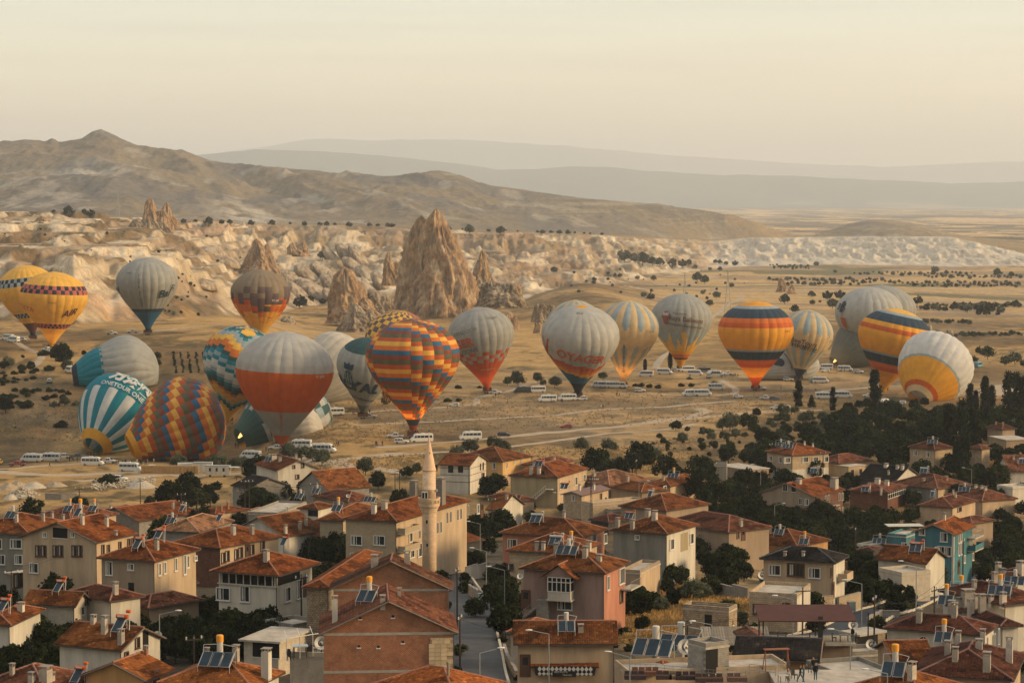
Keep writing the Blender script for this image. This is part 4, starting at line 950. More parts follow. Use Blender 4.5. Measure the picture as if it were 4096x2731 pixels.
def dish_fn():
 t = thing('satellite_dish', (0,0,0),0, None, 'satellite dish'); m = MB(); n = 16; q = Matrix.Rotation(R(68),3, 'X')
 vs = [Vector((0,0,0))]
 for r, z in ((.25,.03),(.42,.085),(.5,.13)): vs += [Vector((r * math.cos(2 * math.pi * i / n), r * math.sin(2 * math.pi * i / n), z)) for i in range(n)]
 vs = [q @ v + Vector((0,0,.9)) for v in vs]; fs = [(0,1 + i, 1 + (i + 1) % n) for i in range(n)] + [(1 + k * n + i, 1 + k * n + (i + 1) % n, 1 + (k + 1) * n + (i + 1) % n, 1 + (k + 1) * n + i) for k in (0,1) for i in range(n)]
 m.add(vs, fs); m.build('reflector', mat('dish_white', (.52,.49,.43), rough=.5), t, True)
 m = MB(); m.tube((0,.05,0),(0,.08,.95),.04, n=6); m.tube((0,0,.5),(0,-.55,.95),.02, n=4); m.box((0,-.55,.98),(.1,.12,.12)); m.build('mount', mat('dark_metal', (.05,.05,.05)), t); return t
def dish(zone, x, y, sc=1.0, rz=0, up=0, Y=None):
 px, py = zp(zone, x, y); r = roof_hit(px, py); p = r[1] if r else hit(px, py, up or 3)
 return place('dish', dish_fn, p, R(rz), 'round white satellite dish', 'satellite dishes', sc)
# ---------------------------------------------------------------- the village, house by house (eave corners L, C, R read off the photograph)
def H(*a, **k): return House(*a, **k)
# far left
h = H('Z1', (-420,1222),(338,1250),(760,1105),9, 'hip', 'grey', label='grey-green house at the left edge with white-framed windows and a balcony', short='grey-green house', pitch=20, ch=((190,1110),(495,1100),(-40,1120)))
h.win('Z1', 185,1360, 'L', 1.9,1.4); h.win('Z1', 15,1540, 'L', 1.2,1.5); h.win('B1', 215,130, 'L', 1.2,1.4); h.win('Z1', -20,1360, 'L', 1.2,1.5); sheater('Z1', 120,1085, 'pbarrel', 2); dish('Z1', 262,1450,1.0)
h = H('Z1', (190,1282),(1112,1345),(1602,1240),9.5, 'gl', 'cream', label='large cream gabled house with paired dark windows under a broad gable', short='large cream gabled house', pitch=20, ch=((945,1140),(1225,1160),(1330,1260,.5,.4)))
for x in (437,504,636,698,853,917): h.win('Z1', x, 1440, 'L', .75,1.6, 'd')
for x in (513,838): h.win('Z1', x, 1255, 'L', .6,.7)
h.win('Z1', 690,1235, 'L', 2.6,1.5, 'v'); h.win('B1', 392,227, 'L', 1.5,1.4)
for x, y in ((1178,1430),(1240,1430),(1373,1395),(1475,1360),(1520,1350)): h.win('Z1', x, y, 'R', .6,1.5, 'd')
h = H('Z1', (1095,1520),(1780,1562),(2318,1420),9.5, 'hip', 'beige', 'cream', base=('white', 3.2), label='beige house with white lower storey and orange-tanked heater', short='beige two-tone house', ch=((1800,1430),(2240,1330),(2090,1340)))  # shaded front and lit right side put into beige and cream plaster
h.win('B1', 1256,230, 'L', .9,1.8); h.win('B1', 1503,215, 'L', .8,.8); h.win('B1', 1505,460, 'L', .9,1.5, 'v')
for x, y, hh in ((1826,243,1.6),(1888,225,1.5),(2014,187,1.7),(2115,190,2.6),(2152,155,1.6),(2240,115,.6)): h.win('B1', x, y, 'R', .6, hh)
sheater('Z1', 1570,1430, 'tank', 1); sheater('Z1', 1810,1330, 'tank', 1)
h = H('Z1', (1340,992),(1590,1100),(2045,978),5.5, 'gl', 'block', label='low house with dark boarded gable behind the large cream house', short='dark-boarded gable house', pitch=16, ch=((1270,1010),(1985,960)))
sheater('Z1', 2085,1000, 'white', 1)
h = H('Z1', (420,1050),(830,1120),(1180,1000),6, 'hip', 'cream', roof='dull', label='low red-roofed house behind the ridge of the large cream house', short='low red-roofed house', ch=((600,1080),(725,1110)))
sheater('Z1', 780,1000, 'barrel', 2); sheater('Z1', 890,1060, 'barrel', 1); sheater('Z1', 1060,1000, 'barrel', 2)
h = H('Z1', (1100,1010),(1330,1050),(1560,960),5, 'hip', 'cream', roof='dull', label='small brown-red roof between the heaters and the dark-boarded gable', short='small brown-red roof', ch=((1270,1000),))
h = H('Z1', (1790,1195),(2290,1228),(2620,1090),5.5, 'hip', 'block', roof='pale', label='low house with pale weathered tiles and block walls', short='pale-tiled house'); sheater('Z1', 1955,1140, 'pbarrel', 2)
h = H('Z2', (-300,1330),(175,1408),(772,1262),6.5, 'hip', 'dbrick', 'cream', label='cream-fronted house with red-shuttered windows and dark brick side', short='red-shuttered house', ch=((325,1255,.8,1.6),(540,1250,.7,1.5),(40,1165)))
for x, y in ((210,1520),(255,1500),(360,1480),(408,1460),(540,1428),(660,1390)): h.win('Z2', x, y, 'R', .9,1.7, 'd')
h.win('Z2', 483,1455, 'R', .9,2.4, 'D'); sheater('Z2', 160,1110, 'tank', 1)
h = H('Z2', (-80,975),(120,1018),(458,955),4, 'hip', 'cream', pitch=12, label='small cream house with two brick chimneys near the pine trees', short='two-chimney cottage', ch=((190,990,.5,1.5, 'b'),(265,965,.6,1.8, 'b'))); h.win('Z2', 25,1070, 'L', 1.2,1)
h = H('Z2', (650,440),(820,525),(1300,490),6, 'gr', 'white', label='white gabled house facing the balloon field', short='white gabled house', pitch=22, tw=.45, ch=((790,400,1.6,1.4),(860,420,.9,1.2),(1045,380,.7,1)))
for x, y, a_, b_ in ((1020,475,.6,.8),(1122,460,.7,1.1),(1060,590,.9,1.1),(1250,540,.6,1)): h.win('Z2', x, y, 'R', a_, b_, 'd')
sheater('Z2', 725,430, 'pbarrel', 2)
h = H('Z2', (265,690),(490,728),(1000,690),5, 'gr', 'block', roof='black', label='grey block house with a black roof under the pines', short='black-roofed block house', pitch=20)
h.win('Z2', 380,730, 'L', .8,.9)
h = H('Z2', (1080,682),(1400,748),(1895,700),4, 'gl', 'block', label='long red-roofed barn with a grey gable beside the dirt yard', short='long red-roofed barn', pitch=30, tw=.42)
h = H('Z2', (1380,795),(1640,880),(1860,825),3.5, 'hip', 'beige', roof='dull', label='low brown roof below the long barn', short='low brown roof'); dish('Z2', 1640,850,.9); sheater('Z2', 1270,790, 'pbarrel', 2)
h = H('Z2', (1070,948),(1300,968),(1465,920),5, 'hip', 'white', label='white house with an open loft under a bright red roof', short='open-loft house', ch=((765,960),))
h.win('Z2', 1240,1010, 'L', 2.6,1.4, 'v'); sheater('Z2', 1080,850, 'pbarrel', 2)
h = H('Z2', (490,1178),(905,1282),(1195,1180),5.5, 'gl', 'white', label='white-gabled house with two chimneys near the ruined block wall', short='two-chimney white gable', pitch=24, ch=((925,1240),(1090,1200),(1160,1150)))
sheater('Z2', 900,1390, 'tank', 1)
h = H('Z2', (550,1005),(830,1035),(1022,900),3.5, 'flat', 'block', label='roofless grey block building among small roofs', short='roofless block building', slab=.1); h.win('Z2', 938,970, 'R', .9,1.6)
h = H('Z2', (450,1000),(560,1010),(690,960),3, 'hip', 'beige', roof='pale', label='tiny pale-tiled outhouse beside the roofless block building', short='')
h = H('Z2', (1190,1160),(1560,1310),(1720,1180),5, 'hip', 'block', roof='dull', label='brown-tiled shed roof left of the tan block mosque house', short='brown-tiled shed')
h = H('Z2', (1140,1375),(1480,1420),(1600,1330),3, 'flat', 'dark', label='dark open shed with a sheet-metal roof', short='dark open shed', slab=.4)
h = H('Z2', (1290,1078),(1600,1092),(1900,930),8.5, 'hip', 'tan', label='red-roofed wing with a two-panel heater beside the mosque house', short='red-roofed wing', ch=())
sheater('Z2', 1510,1000, 'barrel', 2); sheater('Z2', 1890,890, 'pbarrel', 3)
# the mosque house
h = H('Z2', (1530,1082),(2205,1108),(3252,828),10.5, 'hip', 'tan', 'cream', label='long tan stone mosque house with arched windows behind the minaret', short='mosque house', pitch=20, ch=((1940,1010,.9,1.6, 'w'),(2060,960,1.0,1.3)))
for x, y in ((1740,1320),(2002,1320)): h.win('Z2', x, y, 'L', 1.9,1.5)
for x, y in ((1715,1520),): h.win('Z2', x, y, 'L', 1.4,1.6)
for x, y in ((428,1058),(466,1048),(547,1024),(584,1014),(317,1175),(355,1165),(110,1232)): h.win('Z3', x, y, 'R', .6,1.9, 'a')
h.win('Z3', 778,960, 'R', .9,1.6); h.win('Z3', 823,975, 'R', 1.0,2.6, 'D'); h.win('Z3', 668,970, 'R', .5,1.6, 'a'); h.win('Z3', 5,1280, 'R', 1.2,1.6); h.win('Z3', 108,1430, 'R', 1.6,2.2); h.win('Z3', 20,1440, 'R', 1.6,2.2)
h.chimney(*zp('Z3', 350,900),1.5,4.2, 'g'); h.chimney(*zp('Z3', 430,700),1.4,2.9, 'g'); h.chimney(*zp('Z3', 592,775),1.7,3.4, 'g'); h.chimney(*zp('Z3', 45,800),1.3,2.2, 'g')
MOSQ = h; sheater('Z2', 2120,1440, 'barrel', 3)
# balcony storey of the mosque house
def balcony(hs, zone, x, y, face, w_, d_=1.3, sty='w', rail=True):
 px, py = zp(zone, x, y); d = (hs.Mi.to_3x3() @ ray(px, py)); o = hs.Mi @ Vector((0,0,0)); i = 0 if face == 'L' else 1; ov = hs.ov if hs.kind != 'flat' else 0
 k = (ov - o[i]) / d[i]; p = o + d * k; mb = MB()
 if face == 'L': M = Matrix.Translation((ov, p.y, p.z)) @ Matrix.Rotation(R(-90),4, 'Z')
 else: M = Matrix.Translation((p.x, ov, p.z))
 mb.box((0,-d_ / 2,-.1),(w_, d_, .2),0, M); o = mb.build('balcony', mat('balcony_slab', (.42,.36,.27), var=.15), hs.t)
 m2 = MB()
 if rail:
  n = int(w_ / .22)
  for j in range(n + 1): m2.tube(M @ Vector((-w_ / 2 + w_ * j / n, -d_ + .05,0)), M @ Vector((-w_ / 2 + w_ * j / n, -d_ + .05,.95)),.014, n=4)
  m2.tube(M @ Vector((-w_ / 2,-d_ + .05,.97)), M @ Vector((w_ / 2,-d_ + .05,.97)),.03, n=5)
  for q in (-1,1): m2.tube(M @ Vector((q * w_ / 2,-d_ + .05,.97)), M @ Vector((q * w_ / 2,0,.97)),.03, n=5)
  m2.build('railing', mat('rail_metal', (.2,.18,.15), rough=.5), o)
 else: m2.box((0,-d_ + .06,.45),(w_, .12,.9),0, M); m2.box((-w_ / 2 + .06,-d_ / 2,.45),(.12, d_ - .26,.9),0, M); m2.box((w_ / 2 - .06,-d_ / 2,.45),(.12, d_ - .26,.9),0, M); m2.build('balcony_wall', WALL[hs.wall](), o)
balcony(h, 'Z2', 2290,1215, 'R', 6,1.5, rail=False); balcony(h, 'Z2', 2290,1420, 'R', 6,1.5, rail=False)
# houses behind the minaret
h = H('Z3', (300,455),(692,465),(942,402),7.5, 'gr', 'white', label='white house with thin dark bands and black window openings', short='dark-banded white house', pitch=18, tw=.42)
for x in (467,580): h.win('Z3', x, 500, 'L', 1.4,2.0, 'v')
h.win('Z3', 806,475, 'R', .5,1.6, 'd'); h.win('Z3', 838,468, 'R', .6,1.8, 'd'); h.win('Z3', 835,605, 'R', 2.0,2.6, 'd'); h.win('Z3', 300,490, 'L', .8,1.6, 'v'); dish('Z3', 893,470,.7)
mb = MB(); [mb.box((h.ov - .02, h.a / 2, z_),(.06, h.a - 2 * h.ov, .10)) for z_ in (h.H - .9, h.H - 2.6, h.H - 4.3)]; [mb.box((h.b / 2, h.ov - .02, z_),(h.b - 2 * h.ov, .06,.10)) for z_ in (h.H - .9, h.H - 2.6, h.H - 4.3)]; mb.box((h.ov - .04, h.ov - .04, h.H / 2),(.22,.22, h.H)); mb.build('timber_band', mat('dark_timber', (.035,.03,.025)), h.t)
h = H('Z3', (505,374),(1066,417),(1388,355),6.5, 'hip', 'yellow', base=('stone', 2.8), label='yellow house with stone ground floor and a wide hipped roof', short='yellow hipped house', tw=.42)
h.win('Z3', 965,467, 'L', .9,1.6);
for x, y, a_, b_ in ((1113,460,.5,1.4),(1196,423,.4,1),(1273,427,.4,1.6)): h.win('Z3', x, y, 'R', a_, b_, 'w')
h.win('Z3', 990,610, 'L', .9,1.6, 'a')
h = H('Z3', (1325,440),(1560,470),(1800,400),5, 'hip', 'ochre', roof='dull', label='brown hipped roof behind the staircase house', short='brown hipped roof', tw=.45, ch=((1655,430),))
h = H('Z3', (1110,580),(1702,603),(2092,497),7.5, 'hip', 'olive', 'cream', label='olive-beige house with a white outside staircase and wide red roof', short='staircase house', tw=.36, ch=((1390,560,1.0,1.8),(1480,555,1.0,1.5),(1415,470,.6,1)))
h.win('Z3', 1528,565, 'L', .9,1.9, 'D'); h.win('Z3', 1725,690, 'R', 1.2,1.6); h.win('Z3', 1903,640, 'R', 1.6,1.9); h.win('Z3', 1998,600, 'R', 1.6,1.4); sheater('Z3', 1475,480, 'tank', 2); sheater('Z3', 1770,740, 'tank', 2)
mb = MB(); q0 = Vector((h.ov - .8, h.a * .23, h.H - 2.9)); q1 = Vector((h.ov - .8, h.a * .62,.3)); n_ = 16
for i in range(n_): p_ = q0 + (q1 - q0) * (i / n_); mb.box(p_, (1.0,.34,.12))
mb.box((h.ov - .8, h.a * .17, h.H - 2.85),(1.2, h.a * .14,.16)); mb.build('staircase', mat('white_stair', (.5,.46,.38), var=.1), h.t)
mb = MB(); [mb.tube(q0 + (q1 - q0) * (i / 10) + Vector((-.5,0,0)), q0 + (q1 - q0) * (i / 10) + Vector((-.5,0,.95)),.025, n=4) for i in range(11)]; mb.tube(q0 + Vector((-.5,0,.95)), q1 + Vector((-.5,0,.95)),.04, n=5); mb.build('stair_railing', wframe('w'), h.t)
h = H('Z3', (2030,612),(2290,690),(2560,600),4.5, 'hip', 'beige', roof='pale', label='pale-roofed house left of the tall conifer clump', short='pale-roofed house', tw=.42, ch=((2110,590,1.0,1.0),(2110,735,.6,1.6)))
h = H('Z3', (1590,822),(1975,808),(2580,748),5.5, 'gl', 'stone', 'cream', roof='metal', label='stone house with a striped pinkish metal roof behind the lattice pylon', short='striped-metal-roof house', pitch=16, tiles=False, ch=((1945,750,.6,1.4, 'w'),(2110,740,.6,1.5, 'w'),(2310,700,.9,1.6, 'w')))
h.win('Z3', 1873,833, 'L', .7,1.3); h.win('Z3', 2188,820, 'R', .8,1.5, 'd'); h.win('Z3', 2245,850, 'R', 1.4,1.3, 'a')
h = H('Z3', (1940,905),(2100,925),(2720,875),4.5, 'flat', 'stone', label='stone terrace wing in front of the striped metal roof', short='stone terrace wing', slab=.05)
h = H('Z3', (2185,950),(2300,1000),(2580,960),3, 'flat', 'block', label='plain grey block wall building below the stone terrace', short='grey block annexe', slab=.1)
h = H('Z3', (905,812),(1250,875),(1450,855),4, 'hip', 'beige', roof='dull', label='old brown-tiled roof left of the grape-hung yard', short='old brown-tiled roof')
h = H('Z3', (875,962),(1035,978),(1302,905),4.5, 'gr', 'white', label='small white gable with a red roof among dark trees', short='small white gable', pitch=26, ch=((1110,850,.7,.8),(1215,850,.5,.8)))
h = H('Z3', (985,1242),(1990,1288),(2352,1190),7.5, 'hip', 'salmon', label='salmon-pink house with a broad hipped roof', short='salmon house', ch=((1765,1060,.6,.9),))
h.win('Z3', 1175,1360, 'L', 1.6,1.6); h.win('Z3', 2105,1285, 'R', 2.6,1.5); h.win('Z3', 2235,1300, 'R', 1.5,1.6); sheater('Z3', 1440,1130, 'white', 2)
h = H('Z3', (1068,1442),(1890,1478),(2258,1360),6.5, 'hip', 'stone', 'cream', label='stone and cream house overlapping the salmon one, with a yellow-capped barrel', short='stone and cream house', ch=((1455,1430,.7,1.2),(1530,1430,.7,1.2),(2010,1500,.8,1.6),(2050,1420,.9,1.2)))
sheater('Z3', 1660,1390, 'white', 2); sheater('Z3', 1830,1420, 'barrel', 1)
h.win('B3', 1150,215, 'L', 1.0,1.0, 'd'); h.win('Z3', 1340,1690, 'L', 1.0,1.3)
h = H('Z3', (300,1262),(640,1340),(792,1298),3.2, 'shed', 'dark', label='lean-to tiled roof beside the minaret', short='lean-to roof', pitch=10)
h = H('Z3', (2110,1070),(2280,1110),(2470,1060),3, 'hip', 'dark', roof='brown', label='small dark-red roof under the block annexe', short='')
# the mauve house with the bay window
h = H('B3', (1225,238),(2247,287),(2580,160),8.5, 'hip', 'mauve', 'salmon', label='mauve plastered house with a glazed white bay window', short='bay-window house', ch=((2010,110,.8,1.4),(2170,150,.8,.7),(1680,60,.8,1.2)))
mauve = h
h.win('B3', 1778,635, 'L', 1.9,1.6); h.win('B3', 2270,400, 'R', .9,1.8); h.win('B4', 75,320, 'R', 2.2,2.0); h.win('B4', 70,550, 'R', 1.2,1.6, 'd'); balcony(h, 'B4', 120,440, 'R', 4.5,1.5)
h.win('B3', 1330,590, 'L', 1.1,2.4, 'D')
M = Matrix.Translation((h.ov, 0,0)) @ Matrix.Rotation(R(-90),4, 'Z')
d = h.Mi.to_3x3() @ ray(*zp('B3', 1750,430)); o = h.Mi @ Vector((0,0,0)); k = (h.ov - o[0]) / d[0]; pc = o + d * k
by, bz = pc.y, pc.z; bw_ = 3.1
mb = MB(); mb.box((h.ov - .75, by, bz - 1.75),(1.5, bw_ + .3,.2)); mb.box((h.ov - .72, by, bz - 1.15),(1.4, bw_, 1.0)); bay = mb.build('bay', WALL['white'](), h.t)
mb = MB(); n_ = 5
for i in range(n_ + 1): mb.box((h.ov - 1.42, by - bw_ / 2 + bw_ * i / n_, bz + .3),(.1,.1,1.9))
for z_ in (-.6,.65,1.25): mb.box((h.ov - 1.42, by, bz + z_),(.12, bw_, .1)); mb.box((h.ov - .7, by - bw_ / 2, bz + z_),(1.4,.12,.1))
mb.build('bay_frame', wframe('w'), h.t)
mb = MB(); mb.box((h.ov - .7, by, bz + .32),(1.3, bw_ - .12,1.8)); mb.build('bay_glass', glass(), h.t)
mb = MB(); gh = 1.5; y0, y1 = by - 2.2, by + 2.2; zt_ = bz + 1.32
mb.add([(h.ov - 1.45, y0, zt_),(h.ov - 1.45, y1, zt_),(h.ov - 1.45, by, zt_ + gh),(h.ov, y0, zt_),(h.ov, y1, zt_),(h.ov, by, zt_ + gh)], [(0,1,2),(0,3,4,1)]); mb.build('dormer_gable', WALL['mauve'](), h.t)
A_, B_, C_, D_ = Vector((h.ov - 1.9, y0 - .35, zt_ - .15)), Vector((h.ov - 1.9, by, zt_ + gh + .15)), Vector((h.ov + 3.4, by, zt_ + gh + .15)), Vector((h.ov + 1, y0 - .35, zt_ - .15))
A2, D2 = Vector((h.ov - 1.9, y1 + .35, zt_ - .15)), Vector((h.ov + 1, y1 + .35, zt_ - .15))
mb = MB(); mb.add([A_, B_, C_, D_, A2, D2], [(0,1,2,3),(4,5,2,1)]); ro = mb.build('dormer_roof', mat('roof_red', (.15,.04,.016)), h.t)
me = tile_mesh([[A_, D_, C_, B_], [A2, D2, C_, B_]], ROOFC['red'], .3,.34); tag(obj('roof_tiles', me, ro), kind='stuff'); tag(caps([(B_, C_)], 0).build('ridge_tiles', MATS['ridge_cap_red'], ro), kind='stuff')
mb = MB()
for i in range(14): mb.box((h.ov - .7, by + 2.0 + i * .32, bz - 1.9 - i * .26),(1.2,.34,.26))
mb.box((h.ov - .7, by + 2.4, bz - 3.4),(1.1,1.6,3.0)); mb.build('stairs', WALL['block'](), h.t)
mb = MB(); [mb.tube((h.ov - 1.3, by + 2.0 + i * .32, bz - 1.8 - i * .26),(h.ov - 1.3, by + 2.0 + i * .32, bz - .9 - i * .26),.02, n=4) for i in range(15)]; mb.tube((h.ov - 1.3, by + 1.9, bz - .85),(h.ov - 1.3, by + 6.6, bz - 4.6),.03, n=5); mb.build('stair_railing', mat('rail_metal', (.1,.08,.07)), h.t)
sheater('B3', 1800,95, 'pbarrel', 3); dish('B3', 1262,385,.9)
# brick houses in the middle foreground
h = H('B2', (1120,442),(1440,458),(1990,60),9, 'hip', 'rubble', roof='orange', label='rough stone wing with a bright tiled hip left of the brick gables', short='rough stone wing')
h = H('B2', (1420,478),(2837,472),(2870,380),9.5, 'gl', 'brick', label='upper brick gable house beside the street', short='upper brick gable house', pitch=25, roof='dull', band=(9.35,5.6), ch=((1945,215,1.1,1.3),(2320,180,.9,1.4)))
h.win('B2', 1870,325, 'L', .25,.25, 'v')
h = H('B2', (1305,988),(2905,966),(2870,760),9.5, 'gl', 'brick', label='lower brick gable house with concrete bands and a stone corner', short='lower brick gable house', pitch=25, roof='dull', band=(9.35,5.5), ch=((1490,850,.75,2.8, 'w'),(2040,625,.7,.5),(2230,560,.5,.7)))
for x, y in ((1765,1125),(1990,1130),(2270,1075),(2157,783),(1780,800)): h.win('B2', x, y, 'L', .25,.25, 'v')
sheater('B2', 1850,640, 'barrel', 2); dish('B3', 390,1165,1.0)
mb = MB(); mb.box((h.ov - .02, h.ov + 1.15, h.H / 2 - 1),(.09,2.3, h.H - 1.2 + 2.0)); mb.build('stone_corner', WALL['stone'](), h.t); brk = h
h = H('B3', (-380,1545),(520,1720),(948,1520),6, 'hip', 'white', roof='orange', label='patchy orange-tiled roof at the bottom edge by the street', short='patchy orange roof', ch=((440,1470,.2,1.0, 'g'),(150,1290,.2,.7, 'g')))
# bottom left
h = H('B1', (930,1452),(1680,1518),(1992,1385),6.5, 'gl', 'ochre', roof='orange', label='ochre gabled house at the bottom left with a bright tiled roof', short='ochre gabled house', pitch=22, ch=((1675,1225,.45,.7, 'b'),))
h.win('B1', 1790,1510, 'R', .9,1.9, 'D'); dish('B1', 1190,1495,1.3)
h = H('B2', (-560,1545),(545,1610),(935,1420),6.5, 'hip', 'white', roof='orange', label='bottom left house with a three-panel heater and bright red tiles', short='three-panel house', ch=((355,1300,.7,1.5),(705,1490,1.0,3.0, 'w'),(-330,1260,.6,1.2),(20,1260,.5,.8)))
sheater('B2', 130,1385, 'barrel', 3,15,1.15)
h = H('B1', (-260,1560),(560,1680),(960,1450),5.5, 'hip', 'white', roof='dull', label='dark-tiled roof in the bottom left corner', short='bottom corner roof', ch=((140,1450,.5,.9),(525,1530,1.2,1.4),(365,1540,.7,.8),(600,1520,.5,.6))); sheater('B1', 880,1560, 'tank', 1)
h = H('B1', (240,642),(868,668),(1062,590),5, 'gr', 'wash', label='whitewashed stone house with a red roof and narrow gable', short='whitewashed stone house', pitch=28); h.win('B1', 990,565, 'R', .8,1.7, 'd'); h.win('B1', 950,720, 'R', .6,.9, 'v'); sheater('B1', 665,520, 'tank', 1)
h = H('B1', (890,490),(1260,610),(1560,528),5.5, 'hip', 'white', roof='dull', label='dark red pyramid roof right of the whitewashed house', short='dark red pyramid roof', ch=((1215,375,.8,.8),(1325,530,.7,1.5)))
h = H('B1', (-320,870),(130,885),(520,700),5.5, 'hip', 'white', label='red-roofed white house cut by the left edge', short='left edge red roof', ch=((240,725,.9,.9, 'w'),)); sheater('B1', 25,740, 'tank', 1)
h = H('B1', (640,1090),(1396,1176),(1862,1022),6.5, 'gr', 'white', label='white-gabled house with three chimneys and peeling plaster', short='peeling white gable house', pitch=23, ch=((675,910,.7,1.2),(765,845,.6,.9),(1072,870,.6,.8),(1200,980,.7,1.9),(1390,1100,.7,1.5)))
h.win('B1', 1573,1085, 'R', .7,1.1, 'd'); h.win('B1', 1670,1040, 'R', 1.1,2.2, 'v'); h.win('B1', 1448,1228, 'R', .6,.7, 'd'); sheater('B1', 1360,985, 'tank', 1,20,1.2); dish('B1', 1810,1100,1.1)
h = H('B1', (1558,602),(1700,690),(2185,560),4, 'hip', 'beige', roof='dull', label='low tiled roof beside the dark walnut trees', short='low walnut-side roof')
h = H('B1', (1790,385),(1900,455),(2140,370),3, 'shed', 'white', roof='brown', label='brown lean-to roof against the beige house', short='brown lean-to', pitch=12)
h = H('B2', (48,262),(848,318),(1332,172),8.5, 'hip', 'white', label='white two-storey house with an open veranda under its roof', short='veranda house', ov=.9, ch=((705,150,.8,1.4),))
mb = MB(); mb.box((h.ov - .02, h.a / 2, h.H - .95),(.04, h.a - 2 * h.ov - .6,1.2)); mb.box((h.ov + 3.4, h.ov - .02, h.H - .95),(6.0,.04,1.2)); mb.build('veranda_shade_sheet', mat('painted_shade', (.012,.011,.01), var=0), h.t)  # near-black sheets on the solid wall stand for the veranda's shade
mb = MB(); [mb.box((h.ov - .06, h.ov + .5 + i * (h.a - 2 * h.ov - 1) / 7, h.H - .95),(.1,.14,1.3)) for i in range(8)]; mb.box((h.ov - .1, h.a / 2, h.H - 1.62),(.3, h.a - 2 * h.ov + .2,.14)); mb.build('veranda_post', WALL['white'](), h.t)
for x in (210,460): h.win('B2', x, 525, 'L', 1.9 if x < 300 else 1.3,1.6 if x < 300 else 2.0, 'w')
h.win('B2', 945,530, 'R', 1.5,1.8); h.win('B2', 1080,470, 'R', 1.4,2.4); h.win('B2', 1135,450, 'R', .9,2.6, 'D')
h = H('B1', (50,298),(300,330),(530,300),3.5, 'flat', 'grey', label='flat-roofed grey shop front with a blue door at the left', short='flat grey shop'); h.win('B1', 215,370, 'R', 2.0,2.2, 'd')
h = H('B1', (935,330),(1050,420),(1165,400),3, 'flat', 'grey', label='small grey annexe in front of the large cream house', short='grey garden annexe', slab=.1)
h = H('B2', (440,1062),(842,1086),(1185,950),4, 'flat', 'wash', label='flat concrete-roofed hut with a dark opening', short='flat concrete hut', slab=.5); h.win('B2', 700,1165, 'L', 3.4,1.8, 'v')
h = H('B2', (895,1320),(1420,1268),(1755,1240),4.5, 'flat', 'wash', label='whitewashed brick terrace with a table and vine under the brick house', short='vine terrace', slab=.02)
vine = h
h = H('B2', (855,850),(1010,935),(1180,850),3, 'flat', 'block', label='roofless tan block pen beside the walnut trees', short='tan block pen', slab=.05)
# travel-agency house
h = H('B3', (1185,1128),(2385,1100),(2490,955),5.5, 'gr', 'cream', label='long tiled house facing us with twin solar panels, above the travel shop', short='twin-panel house', pitch=26, ch=((1960,950,.8,.5),), tw=.27)
h.win('B3', 1322,1350, 'L', 1.0,2.4, 'D'); sheater('B3', 1795,980, 'pbarrel', 2,0)
agency = h
h = H('B3', (1100,962),(1490,985),(1668,850),4.5, 'hip', 'wash', label='tiled wing behind the twin-panel house', short='tiled back wing', tw=.27)
# the shop's lower roof, valance and sign
h = H('B3', (2165,1358),(1385,1362),(1390,1150),3.1, 'flat', 'cream', label='x', short='') if False else None
c = hit(*zp('B3', 1780,1358),3.0); sx_ = ppm(c); wd = (2165 - 1385) / 2.8683 / sx_
t = thing('travel_shop', (c.x, c.y, gz(c.x, c.y)), R(-2), 'travel shop front with zigzag black and white valance and a dark sign', 'shop'); MARKS.append((c.x, c.y, 'travel shop')); hz = c.z - gz(c.x, c.y)
mb = MB(); mb.box((0,3.0, hz / 2 - .3),(wd - .8,3.6, hz + .2)); mb.build('wall', WALL['cream'](), t)
pl = [Vector((-wd / 2,0, hz)), Vector((wd / 2,0, hz)), Vector((wd / 2 - .1,4.3, hz + 2.0)), Vector((-wd / 2 - .1,4.3, hz + 2.0))]
mb = MB(); mb.add(pl + [p - Vector((0,0,.15)) for p in pl], [(0,1,2,3),(7,6,5,4),(0,4,5,1),(1,5,6,2),(2,6,7,3),(3,7,4,0)]); ro = mb.build('roof', mat('roof_red', (.15,.04,.016)), t)
tag(obj('roof_tiles', tile_mesh([pl], ROOFC['red'], .27,.31), ro), kind='stuff')
mb = MB(); mb.box((0,0,0),(1.0,.06,.5),0, Matrix.Translation((.8,2.6, hz + 1.33)) @ Matrix.Rotation(R(25),4, 'X')); mb.build('skylight', wframe('w'), t)
mb = MB(); n_ = 13; bm_ = mat('valance_black', (.02,.02,.02)); wm_ = mat('valance_white', (.6,.57,.5))
for i in range(n_):
 x = -wd / 2 + .7 + (wd - 1.4) * (i + .5) / n_; w_ = (wd - 1.4) / n_ / 2
 mb.add([(x - w_, -.15, hz - .25),(x, -.15, hz - .55),(x + w_, -.15, hz - .25),(x, -.15, hz + .05)], [(0,1,2,3)], 0); mb.add([(x - w_, -.16, hz - .78),(x, -.16, hz - 1.0),(x + w_, -.16, hz - .78),(x, -.16, hz - .56)], [(0,1,2,3)], 0)
mb.add([(-wd / 2 + .5,-.13, hz - .95),(wd / 2 - .5,-.13, hz - .95),(wd / 2 - .3,-.13, hz + .05),(-wd / 2 + .3,-.13, hz + .05)], [(0,1,2,3)], 1); mb.build('valance', [wm_, bm_], t)
mb = MB(); mb.box((-.1,-.35, hz - .75),(2.6,.1,.62)); sg = mb.build('sign_board', mat('sign_black', (.015,.015,.014), rough=.5, var=.05), t)
for txt, zz, xx, hh in (('MEPHISTO', -.62,-.35,.27),('TRAVEL', -.95,.35,.27)):
 me = text_mesh(txt, .01,0,1.2)
 for q in me.vertices: q.co = (q.co.x * hh + xx - .1,-.41, hz + zz + q.co.y * hh)
 me.materials.clear(); me.materials.append(mat('sign_letters', (.55,.5,.4), var=0)); obj('lettering', me, sg)
